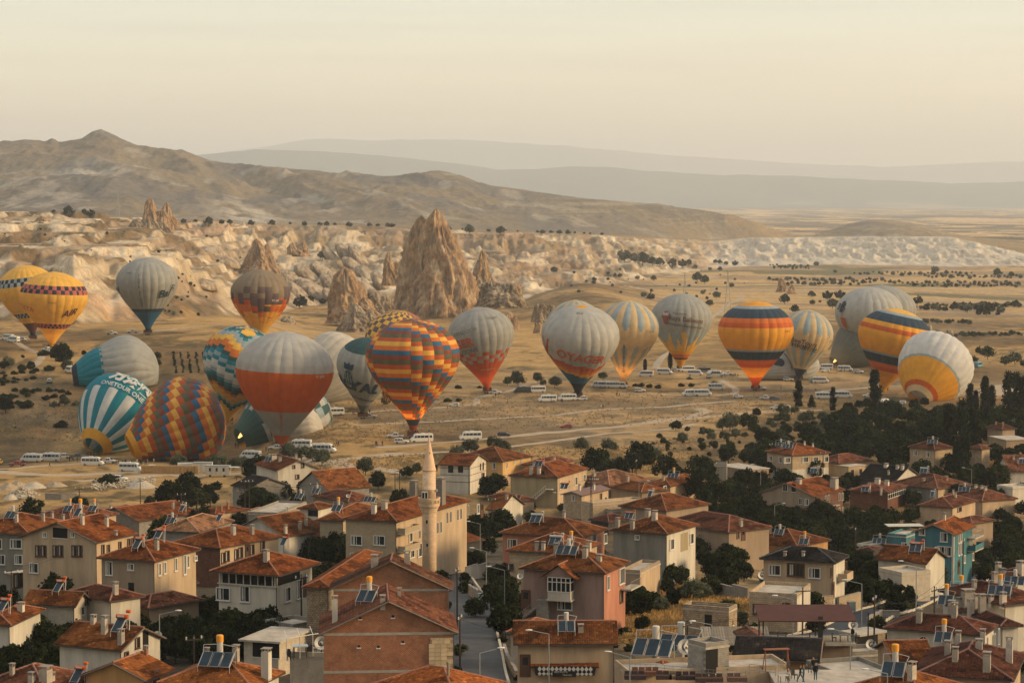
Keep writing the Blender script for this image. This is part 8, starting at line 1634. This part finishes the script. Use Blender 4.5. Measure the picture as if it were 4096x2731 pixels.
for i in range(260):
 a = rb.uniform(0,6.28); q = rb.random() ** .7; g = hit(*zp('Z1', 270 + q * 210 * math.cos(a),815 + q * 45 * math.sin(a))); k = rb.uniform(.2,.6); m.box((0,0,0),(k, k * .8, k * .6),0, Matrix.Translation((g.x, g.y, g.z + max(0,2.6 * (1 - q)))) @ Matrix.Rotation(rb.uniform(0,3),4,(rb.random(), rb.random(), rb.random())))
tag(m.build('rubble', MATS.get('white_rubble')), 'loose pale stones heaped in the builders yard', kind='stuff')
def blocks(zone, x, y, nx, nz, dim, m_, name, label, cat, part, rz=0):
 g = hit(*zp(zone, x, y)); t = thing(name, g, R(rz), label, cat); me = None; mb = MB(); mb.box((0,0,0),(dim[0] * .96, dim[1] * .96, dim[2] * .94)); me = mb.mesh(part, m_)
 for k in range(nz):
  for i in range(nx): o = obj(part, me, t); o.location = ((i - nx / 2 + .5) * dim[0] + random.uniform(-.06,.06), random.uniform(-.1,.1), dim[2] * (k + .5)); o.rotation_euler.z = random.uniform(-.06,.06)
 return t
blocks('Z1', 1950,560,16,6,(1.05,1.6,.42), mat('straw_bale', (.36,.22,.09), var=.3, scale=5, bump=.6), 'hay_stack', 'long stack of hay bales beside the dusty road', 'hay stack', 'bale', -2)
blocks('Z1', 2125,545,4,6,(1.15,1.2,.5), mat('white_sack', (.6,.57,.5), var=.1, scale=2, bump=.4), 'sack_stack', 'pile of white sacks at the end of the hay bales', 'sacks', 'sack', 5)
def box_build(zone, x, y, d, m_, label, cat, name, rz=0, win=0, awn=False):
 g = hit(*zp(zone, x, y)); t = thing(name, g, R(rz), label, cat); m = MB(); m.box((0,0, d[2] / 2 + .6), d); m.build('body', m_, t); m = MB(); m.box((0,0, d[2] + .65),(d[0] + .2, d[1] + .2,.12)); m.build('roof', mat('grey_roof_sheet', (.3,.3,.28)), t)
 for i in range(win): m = MB(); m.box((-d[0] / 2 + (i + .7) * d[0] / (win + .5),-d[1] / 2 - .02, d[2] * .6 + .6),(.6,.05,1.0)); m.build('window', glass(), t)
 for a in (-1,1): m = MB(); m.tube((a * d[0] * .3,-d[1] / 2,.35),(a * d[0] * .3,-d[1] / 2 + .3,.35),.35, n=12); m.build('wheel', MATS['rubber'], t)
 if awn: m = MB(); m.box((d[0] / 2 + 1.4,-.3, d[2] + .3),(2.8, d[1], .06)); [m.tube((d[0] / 2 + 2.7, b, 0),(d[0] / 2 + 2.7, b, d[2] + .3),.03, n=4) for b in (-d[1] / 2 - .2, d[1] / 2 - .4)]; m.build('awning', wframe('w'), t)
box_build('Z2', 150,590,(7.0,2.4,2.6), WALL['white'](), 'white trailer cabin with an awning at the dusty yard', 'cabin', 'trailer_cabin', -6,3, True); box_build('Z1', 2330,555,(5.5,2.4,2.7), WALL['white'](), 'plain white container left of the trailer cabin', 'container', 'container', 0,0)
g = hit(*zp('B3', 1)) if False else hit(*zp('B3', 815,640)); t = thing('meter_box', g, R(20), 'grey-blue electrical cabinet on the street kerb', 'cabinet'); m = MB(); m.box((0,0,.8),(1.0,.5,1.5)); m.build('body', mat('cabinet_blue', (.16,.2,.2), rough=.5), t); m = MB(); m.box((0,0,1.58),(1.1,.6,.08)); m.build('lid', mat('cabinet_blue', (.16,.2,.2)), t)
g = hit(*zp('B5', 370,760)); t = thing('meter_box', g, R(20), 'grey electrical cabinet against the tan yard wall', 'cabinet'); m = MB(); m.box((0,0,.9),(1.1,.6,1.7)); m.build('body', MATS['cabinet_blue'], t); m = MB(); m.box((0,0,1.78),(1.2,.7,.08)); m.build('lid', MATS['cabinet_blue'], t)
g = hit(*zp('B4', 240,480)); t = thing('water_tanker', g, R(5), 'blue water tank trailer behind the bay-window house', 'tanker'); m = MB(); m.tube((-2.2,0,1.6),(2.2,0,1.6),.95, n=18); m.build('tank', mat('tank_blue', (.06,.13,.17), rough=.5), t); m = MB(); [m.tube((x, y - .1,.4),(x, y + .1,.4),.4, n=12) for x in (-.6,.6) for y in (-.9,.9)]; m.build('wheels', MATS['rubber'], t)
g = hit(*zp('B5', 1315,415)); t = thing('farm_trailer', g, R(-8), 'rust-red farm trailer parked by the cottage', 'trailer'); m = MB(); m.box((0,0,1.4),(4.4,2.0,.12)); [m.box(c, d) for c, d in (((0,-1,1.8),(4.4,.08,.75)),((0,1,1.8),(4.4,.08,.75)),((-2.2,0,1.8),(.08,1.9,.75)),((2.2,0,1.8),(.08,1.9,.75)))]; m.build('box', mat('rust_red', (.16,.05,.03), var=.3), t); m = MB(); [m.tube((x, y - .1,.5),(x, y + .1,.5),.5, n=12) for x in (-1.2,1.4) for y in (-.9,.9)]; m.build('wheels', MATS['rubber'], t)
# ---------------------------------------------------------------- roof cafe, pergola and terraces at the bottom right
def deck_at(zone, x, y, up): return hit(*zp(zone, x, y), up)
c = deck_at('B4', 1690,1095,5.0); c2 = deck_at('B4', 2352,1095,5.0); L_ = (c2 - c).length + 4; gz_ = gz(c.x, c.y)
t = thing('roof_cafe', (c.x, c.y, gz_), math.atan2((c2 - c).y, (c2 - c).x), 'open roof cafe with a dark red canopy on posts', 'cafe terrace'); MARKS.append((c.x + 6, c.y, 'roof cafe')); z0 = c.z - gz_
m = MB(); m.box((L_ / 2,2.4, z0 - .1),(L_, 5.2,.25)); m.build('deck', mat('roof_concrete', (.4,.34,.26)), t); m = MB(); m.box((L_ / 2,2.6,(z0 - 3) / 2),(L_ - .6,4.4, z0 + 2.5)); m.build('wall', WALL['beige'](), t)
m = MB(); [m.box((x, y, z0 + 1.35),(.14,.14,2.7)) for x in (.1,6.5,12.5) for y in (.1,4.6)]; m.box((6.5,.1, z0 + 1.4),(.5,.4,3.4)); m.build('post', mat('dark_timber', (.035,.03,.025)), t)
m = MB(); pl = [Vector((-.4,-.5, z0 + 2.65)), Vector((L_, -.5, z0 + 2.65)), Vector((L_, 5.4, z0 + 3.5)), Vector((-.4,5.4, z0 + 3.5))]; m.add(pl + [p - Vector((0,0,.12)) for p in pl], [(0,1,2,3),(7,6,5,4),(0,4,5,1),(3,7,4,0)]); m.build('canopy', mat('canopy_red', (.075,.028,.02), var=.2), t)
m = MB(); [m.tube((i * .18,.0, z0),(i * .18,.0, z0 + 1.0),.015, n=4) for i in range(int(L_ / .18))]; m.tube((0,0, z0 + 1.0),(L_, 0, z0 + 1.0),.03, n=5); m.build('railing', MATS['rail_metal'], t)
def furn(fn, name, label, cat, grp=None): pass
def chair_fn():
 t = thing('cafe_chair', (0,0,0),0, None, 'chair'); w_ = MATS['dark_timber']; m = MB(); m.box((0,0,.45),(.5,.5,.06)); m.build('seat', w_, t); m = MB(); m.box((0,.24,.75),(.5,.05,.5)); m.build('backrest', w_, t)
 for a in (-.2,.2):
  for b in (-.2,.2): m = MB(); m.box((a, b, .21),(.05,.05,.42)); m.build('leg', w_, t)
 return t
def table_fn():
 t = thing('cafe_table', (0,0,0),0, None, 'table'); m = MB(); m.box((0,0,.74),(1.0,.8,.05)); m.build('tabletop', mat('table_top', (.4,.36,.3)), t)
 for a in (-.42,.42):
  for b in (-.32,.32): m = MB(); m.box((a, b, .36),(.05,.05,.72)); m.build('leg', MATS['dark_timber'], t)
 return t
def lw(t, x, y, z): return t.matrix_world @ Vector((x, y, z)) if False else Matrix.Translation(t.location) @ Matrix.Rotation(t.rotation_euler.z, 4, 'Z') @ Vector((x, y, z))
for i, x in enumerate((1.6,3.0,5.2,8.2,10.4)): place('chair', chair_fn, lw(t, x, 1.2, z0 + .03), R(90 if i % 2 else -90), 'dark wooden cafe chair', 'chairs on the terraces');
for x in (2.3,9.3): place('table', table_fn, lw(t, x, 1.2, z0 + .03), t.rotation_euler.z, 'small pale-topped cafe table', 'tables on the terraces')
p = lw(t, 10.2,.8, z0 + .03); person(p.x, p.y, p.z, 0,4, None, 'people on the terraces', 'person in black standing at the roof cafe railing')
# cream terrace: railings, rugs, cushions, people at the far right
g = terr; z1 = terr.H + .24; T0 = terr.M
def tp(px, py, zone='B4'): d = ray(*zp(zone, px, py)); k = (T0.translation.z + z1) / d.z; return d * k
t = thing('terrace_railing', tp(170,1440),0, 'thin dark railing along the cream roof terrace', 'railing'); m = MB(); pv = None
for x, y in ((170,1440),(470,1445),(960,1490),(1240,1520),(1500,1500),(1540,1440),(1840,1470),(1930,1380)):
 p = tp(x, y) - t.location; m.tube(p, p + Vector((0,0,1)),.03, n=4)
 if pv is not None: [m.tube(pv + Vector((0,0, q)), p + Vector((0,0, q)),.02, n=4) for q in (.4,.7,1.0)]; n = 5; [m.tube(pv + (p - pv) * (i / n), pv + (p - pv) * (i / n) + Vector((0,0,1)),.015, n=4) for i in range(1, n)]
 pv = p
m.build('rail', MATS['rail_metal'], t)
for i, (x, y, w_, c_) in enumerate(((370,1455,3.2,(.16,.07,.04)),(230,1500,2.2,(.05,.03,.03)),(560,1500,1.6,(.06,.035,.03)),(840,1505,2.6,(.05,.03,.03)),(690,1500,1.2,(.2,.14,.09)),(1080,1530,2.8,(.07,.04,.03)),(1400,1525,2.0,(.12,.07,.05)))):
 p = tp(x, y); o = MB(); o.box((0,0,.22),(w_, .9,.42)); [o.box((-w_ / 2 + .35 + k * .7,.35,.55),(.6,.2,.45)) for k in range(int(w_ / .7))]; q = o.build('terrace_sofa', mat('woven_rug%d' % i, c_, var=.5, scale=7)); q.location = p; tag(q, ('striped orange-brown rug seat', 'dark woven corner seat', 'short dark rug seat', 'long dark rug bench', 'pale checked cushion', 'dark patterned bench below the stairwell', 'brown patterned bench at the terrace end')[i] + ' on the cream terrace', 'seat', 'rug seats on the cream terrace')
D = Vector((0,0,0));
for i, (x, y, ps, ci, lb) in enumerate(((2165,1520,0,3, 'person in a blue-green shawl on the bottom right cafe terrace'),(2125,1525,1,4, 'person in dark clothes beside the blue shawl'),(2300,1500,0,4, 'person in black near the bottom right corner'),(1985,1530,3,2, 'seated person in pale clothes at the lower terrace table'),(2275,1380,3,4, 'seated person at the back of the lower terrace'))):
 p = tp(x, y); person(p.x, p.y, p.z - .1, ps, ci, None, 'people on the terraces', lb)
t = thing('lower_terrace', tp(1960,1549) - Vector((0,0,.3)),0, 'tiled lower cafe terrace in the bottom right with tables', 'terrace'); m = MB(); m.box((5.5,2.5,0),(13,11,.22)); m.build('deck', MATS['roof_concrete'], t); m = MB(); m.box((5.5,2.5,-2.6),(12.6,10.6,5)); m.build('wall', WALL['cream'](), t)
for x, y in ((2060,1500),(2250,1430),(2010,1420)): place('chair', chair_fn, tp(x, y), R(40), 'dark wooden cafe chair', 'chairs on the terraces')
place('table', table_fn, tp(1930,1540),.3, 'small pale-topped cafe table', 'tables on the terraces'); p = tp(1850,1400); t = thing('swing_frame', p, R(10), 'rust-orange garden swing frame on the cream terrace', 'swing frame'); m = MB(); [m.tube((a, b, 0),(a * .9,0,2.2),.05, n=5) for a in (-1.3,1.3) for b in (-.6,.6)]; m.build('legs', mat('rust_orange', (.25,.09,.04)), t); m = MB(); m.box((0,0,2.22),(2.7,.7,.08)); m.build('canopy', MATS['rust_orange'], t)
p = tp(1270,1395); t = thing('pallet', p, .1, 'wooden pallet with a green tarpaulin by the stairwell hut', 'pallet'); m = MB(); [m.box((0,-.4 + i * .2,.12),(1.4,.12,.03)) for i in range(5)]; m.box((0,0,.05),(1.3,.9,.1)); m.build('boards', mat('pallet_wood', (.35,.22,.1), var=.2), t); m = MB(); m.lathe([(.7,.14),(.6,.3),(.3,.42),(.02,.45)], 9); m.build('tarpaulin', mat('tarp_green', (.03,.14,.12), var=.2), t)
dish('B4', 808,1300,1.7); dish('B4', 890,1310,1.8)
t = thing('wooden_shelter', deck_at('B4', 1010,1080,3.2),0, 'weathered plank-roofed shelter on posts by the golden grass', 'shelter'); t.location.z -= 3.2; me = MB(); me.box((0,0,0),(.28,5.0,.04)); pm_ = me.mesh('plank', mat('grey_plank', (.22,.18,.13), var=.35, scale=2, objvar=.25))
for i in range(26): o = obj('plank', pm_, t); o.location = (.2 + i * .31,2.5,3.5 + RS.uniform(-.02,.03)); o.rotation_euler = (R(16),0, RS.uniform(-.01,.01))
m = MB(); [m.box((x, y, 1.3 + y * .14),(.16,.16,3.0 + y * .28)) for x in (.3,2.7,5.3,7.9) for y in (.3,4.7)]; m.build('post', MATS['dark_timber'], t)
# vine terrace: table, chairs, trellis
T1 = vine.M; zt1 = vine.H + .24
def vp(x, y): d = ray(*zp('B2', x, y)); return d * ((T1.translation.z + zt1) / d.z)
p = vp(1090,1245); place('table', table_fn, p, .2, None, 'tables on the terraces', 1.6, label='big table with a pale blue cloth on the vine terrace'); o = MB(); o.box((0,0,1.24),(1.7,1.2,.04)); q = o.build('tablecloth', mat('cloth_blue', (.35,.42,.42), var=.1)); q.location = p; q.rotation_euler.z = .2; tag(q, 'pale blue cloth on the vine terrace table', 'tablecloth')
for x, y in ((975,1265),(985,1290),(1200,1230),(1250,1215)): place('chair', chair_fn, vp(x, y), R(RS.uniform(0,360)), 'dark wooden cafe chair', 'chairs on the terraces', 1.1)
p = vp(940,1290); t = thing('vine_trellis', p, 0, 'white pipe trellis with a vine over the table', 'trellis'); m = MB(); q0 = vp(1390,1215) - p
for a in (0,.33,.66,1): b = q0 * a; m.tube(b, b + Vector((0,0,2.4)),.05, n=5); m.tube(b + Vector((0,0,2.4)), b + Vector((-.6,3.2,2.7)),.04, n=5)
m.tube((0,0,2.4), q0 + Vector((0,0,2.4)),.05, n=5); m.build('frame', MATS['white_pipe'], t); dish('B2', 1335,1230,1.5)
g = q0 * .35 + p; o = tree_at(*zp('B2', 1080,1125),60, 'vine', .4)
# laundry by the blue house, beach-style parasol, animals
t = thing('laundry_line', hit(*zp('Z5', 1130,1300),6),0, 'laundry line with red cloths and a checked blanket at the blue annexe', 'laundry'); m = MB()
for i, (x, w_, h_2, c_) in enumerate(((-.9,.8,1.0,(.4,.2,.18)),(-.1,.7,.9,(.35,.04,.03)),(.9,1.8,2.2,(.3,.18,.1)))): m = MB(); m.box((x, 0,-h_2 / 2),(w_, .04, h_2)); m.build('cloth', mat('cloth%d' % i, c_, var=.3, scale=5), t)
m = MB(); m.tube((-2,0,.02),(2.4,0,.02),.015, n=4); m.build('line', MATS['wire'], t)
t = thing('awning', hit(*zp('Z5', 860,1180),7.5), R(4), 'white sheet awning over the blue annexe', 'awning'); m = MB(); m.box((2.6,2,.35),(7.6,4.0,.1)); m.build('sheet', WALL['white'](), t); m = MB(); [m.tube((x, 0,.3),(x, 0,-3.6),.05, n=5) for x in (-.8,2.5,6)]; m.build('pole', MATS['dark_timber'], t)
def horse_fn():
 J = [(-.75,0,1.3),(-.3,0,1.28),(.3,0,1.28),(.65,0,1.35),(.95,0,1.2),(1.15,0,.85),(1.35,0,.62),(-.95,0,1.15),(-1.05,0,.7)]; Rr = [.26,.30,.30,.26,.17,.12,.09,.05,.04]; E = [(0,1),(1,2),(2,3),(3,4),(4,5),(5,6),(0,7),(7,8)]
 for x, k in ((-.7,0),(.6,3)):
  for sd in (-1,1): n = len(J); J += [(x + (.08 if k == 0 else 0), sd * .17,.95),(x - (.12 if k == 0 else 0), sd * .16,.5),(x, sd * .16,.06)]; Rr += [.13,.065,.06]; E += [(k, n),(n, n + 1),(n + 1, n + 2)]
 me = bpy.data.meshes.new('horse'); me.from_pydata(J, E, []); bm = bmesh.new(); bm.from_mesh(me); ly = bm.verts.layers.skin.verify(); bm.verts.ensure_lookup_table()
 for i, v in enumerate(bm.verts): v[ly].radius = (Rr[i], Rr[i]); v[ly].use_root = i == 0
 bm.to_mesh(me); bm.free(); o = bpy.data.objects.new('horse', me); COL.objects.link(o); o.modifiers.new('s', 'SKIN'); o.modifiers.new('b', 'SUBSURF').levels = 1; dg = bpy.context.evaluated_depsgraph_get(); dg.update(); m2 = bpy.data.meshes.new_from_object(o.evaluated_get(dg)); bpy.data.objects.remove(o); m2.materials.clear(); m2.materials.append(mat('horse_brown', (.10,.045,.02), var=.1)); o = bpy.data.objects.new('horse', m2); COL.objects.link(o); o['category'] = 'horse'; return o
place('horse', horse_fn, hit(*zp('Z2', 385,638)), R(175), None, None, label='brown horse grazing beside the trailer cabin')

# blocks one can pick apart on the nearest walls
def block_face(h, face, p0, p1, z0, z1, bw, bh, m_, rag=0, part='block', out=.05):
 k = 0; rr = random.Random(4); mb = MB(); mb.box((0,0,0),(bw * .95,.1, bh * .93)); me = mb.mesh(part, m_); ov = h.ov if h.kind != 'flat' else 0; z = z0 + bh / 2; row = 0
 while z < z1:
  p = p0 + (bw * .5 if row % 2 else 0) + bw / 2 + (rr.choice((0, bw * .5)) if rag else 0)
  while p < p1:
   o = obj(part, me, h.t); q = -out + rr.uniform(-.012,.012); o.location = (ov + q, p, z) if face == 'L' else (p, ov + q, z); o.rotation_euler = (0,0, R(-90) if face == 'L' else 0); p += bw
  z += bh; row += 1
mbk = mat('hut_block', (.30,.27,.22), var=.12, objvar=.18); mst = mat('corner_stone', (.50,.37,.22), var=.15, objvar=.22)
block_face(hut, 'L', 0, hut.a, hut.H - 3.4, hut.H, .55,.32, mbk); block_face(brk, 'L', brk.ov, brk.ov + 2.4,2.0, brk.H - .6,.62,.42, mst, 1, 'stone', .09)
# ---------------------------------------------------------------- labels that depend on what stands near by
LM = [(x, y, n) for x, y, n in MARKS if n]
for o in COL.objects:
 if o.parent is None and o.get('category') == 'hot-air balloon': pass
BL = [('yellow check-banded balloons', 160,1390),('grey flower balloon', 593,1338),('teal-petalled balloon', 420,1540),('teal rayed balloon', 400,1822),('lying patchwork balloon', 700,1840),('red and grey balloon', 1125,1790),('dark-capped grey balloon', 1452,1674),('big patchwork balloon', 1652,1752),('check-footed grey balloon', 1948,1572),('red-lettered grey balloon', 2312,1592),('striped lit balloon', 2494,1552),('web-address balloon', 2722,1481),('orange banded balloon', 3022,1562),('black-footed striped balloon', 3196,1524),('tilted yellow balloon', 3536,1566),('white and yellow lying balloon', 3750,1606),('hay bales', 680,1890)]
for n, x, y in BL: g = hit(x, y); LM.append((g.x, g.y, n))
for n, x, y, Y in (('orange hoodoos', 630,900,2300),('white ridge', 3500,1060,3400),('lone tuff cones', 3145,1178,2400),('pale cliffs', 200,1120,1500),('tallest pinnacle', 1735,1262,1740)): LM.append(((x - 2048) / F * Y, Y, n))
LA = np.array([(a, b) for a, b, c in LM]); grp = {}
for o, ph in AUTO:
 x, y = o.location.x, o.location.y; px, py = proj(o.location); best = None; dd = np.hypot((LA[:, 0] - x) * 1.3, LA[:, 1] - y); k = int(np.argmin(dd)); lm = LM[k]; ax = (x / y - lm[0] / lm[1]) * y; dy = y - lm[1]
 if o.get('category') in ('solar water heater', 'satellite dish'):
  r = None
  for s, sh in HOUSES:
   q = s.Mi @ Vector((x, y, s.gz))
   if sh and -.3 < q.x < s.b + .3 and -.3 < q.y < s.a + .3: r = sh
  rel = 'on the ' + r if r else 'near the ' + lm[2]
 elif abs(ax) > abs(dy) * .6: rel = ('right of the ' if ax > 0 else 'left of the ') + lm[2]
 else: rel = ('behind the ' if dy > 0 else 'in front of the ') + lm[2]
 grp.setdefault(ph + ' ' + rel, []).append((px, o))
NUM = ('', '', 'two', 'three', 'four', 'five', 'six', 'seven', 'eight', 'nine', 'ten', 'eleven', 'twelve')
ORD = ('leftmost', 'second', 'third', 'fourth', 'fifth', 'sixth', 'seventh', 'eighth', 'ninth', 'tenth', 'eleventh', 'twelfth')
for ph, L_ in grp.items():
 L_.sort(key=lambda q: q[0]); n = len(L_)
 for i, (px, o) in enumerate(L_):
  if n == 1: o['label'] = ph
  elif i == n - 1: o['label'] = 'rightmost ' + ph
  else: o['label'] = (ORD[i] if i < 12 else '%dth' % (i + 1)) + (' from left, ' if i else ' ') + ph
for k, c in PROTO.items():       # kinds that were prepared but never used
 if not c[1]:
  for ch in list(c[0].children_recursive) + [c[0]]: bpy.data.objects.remove(ch)
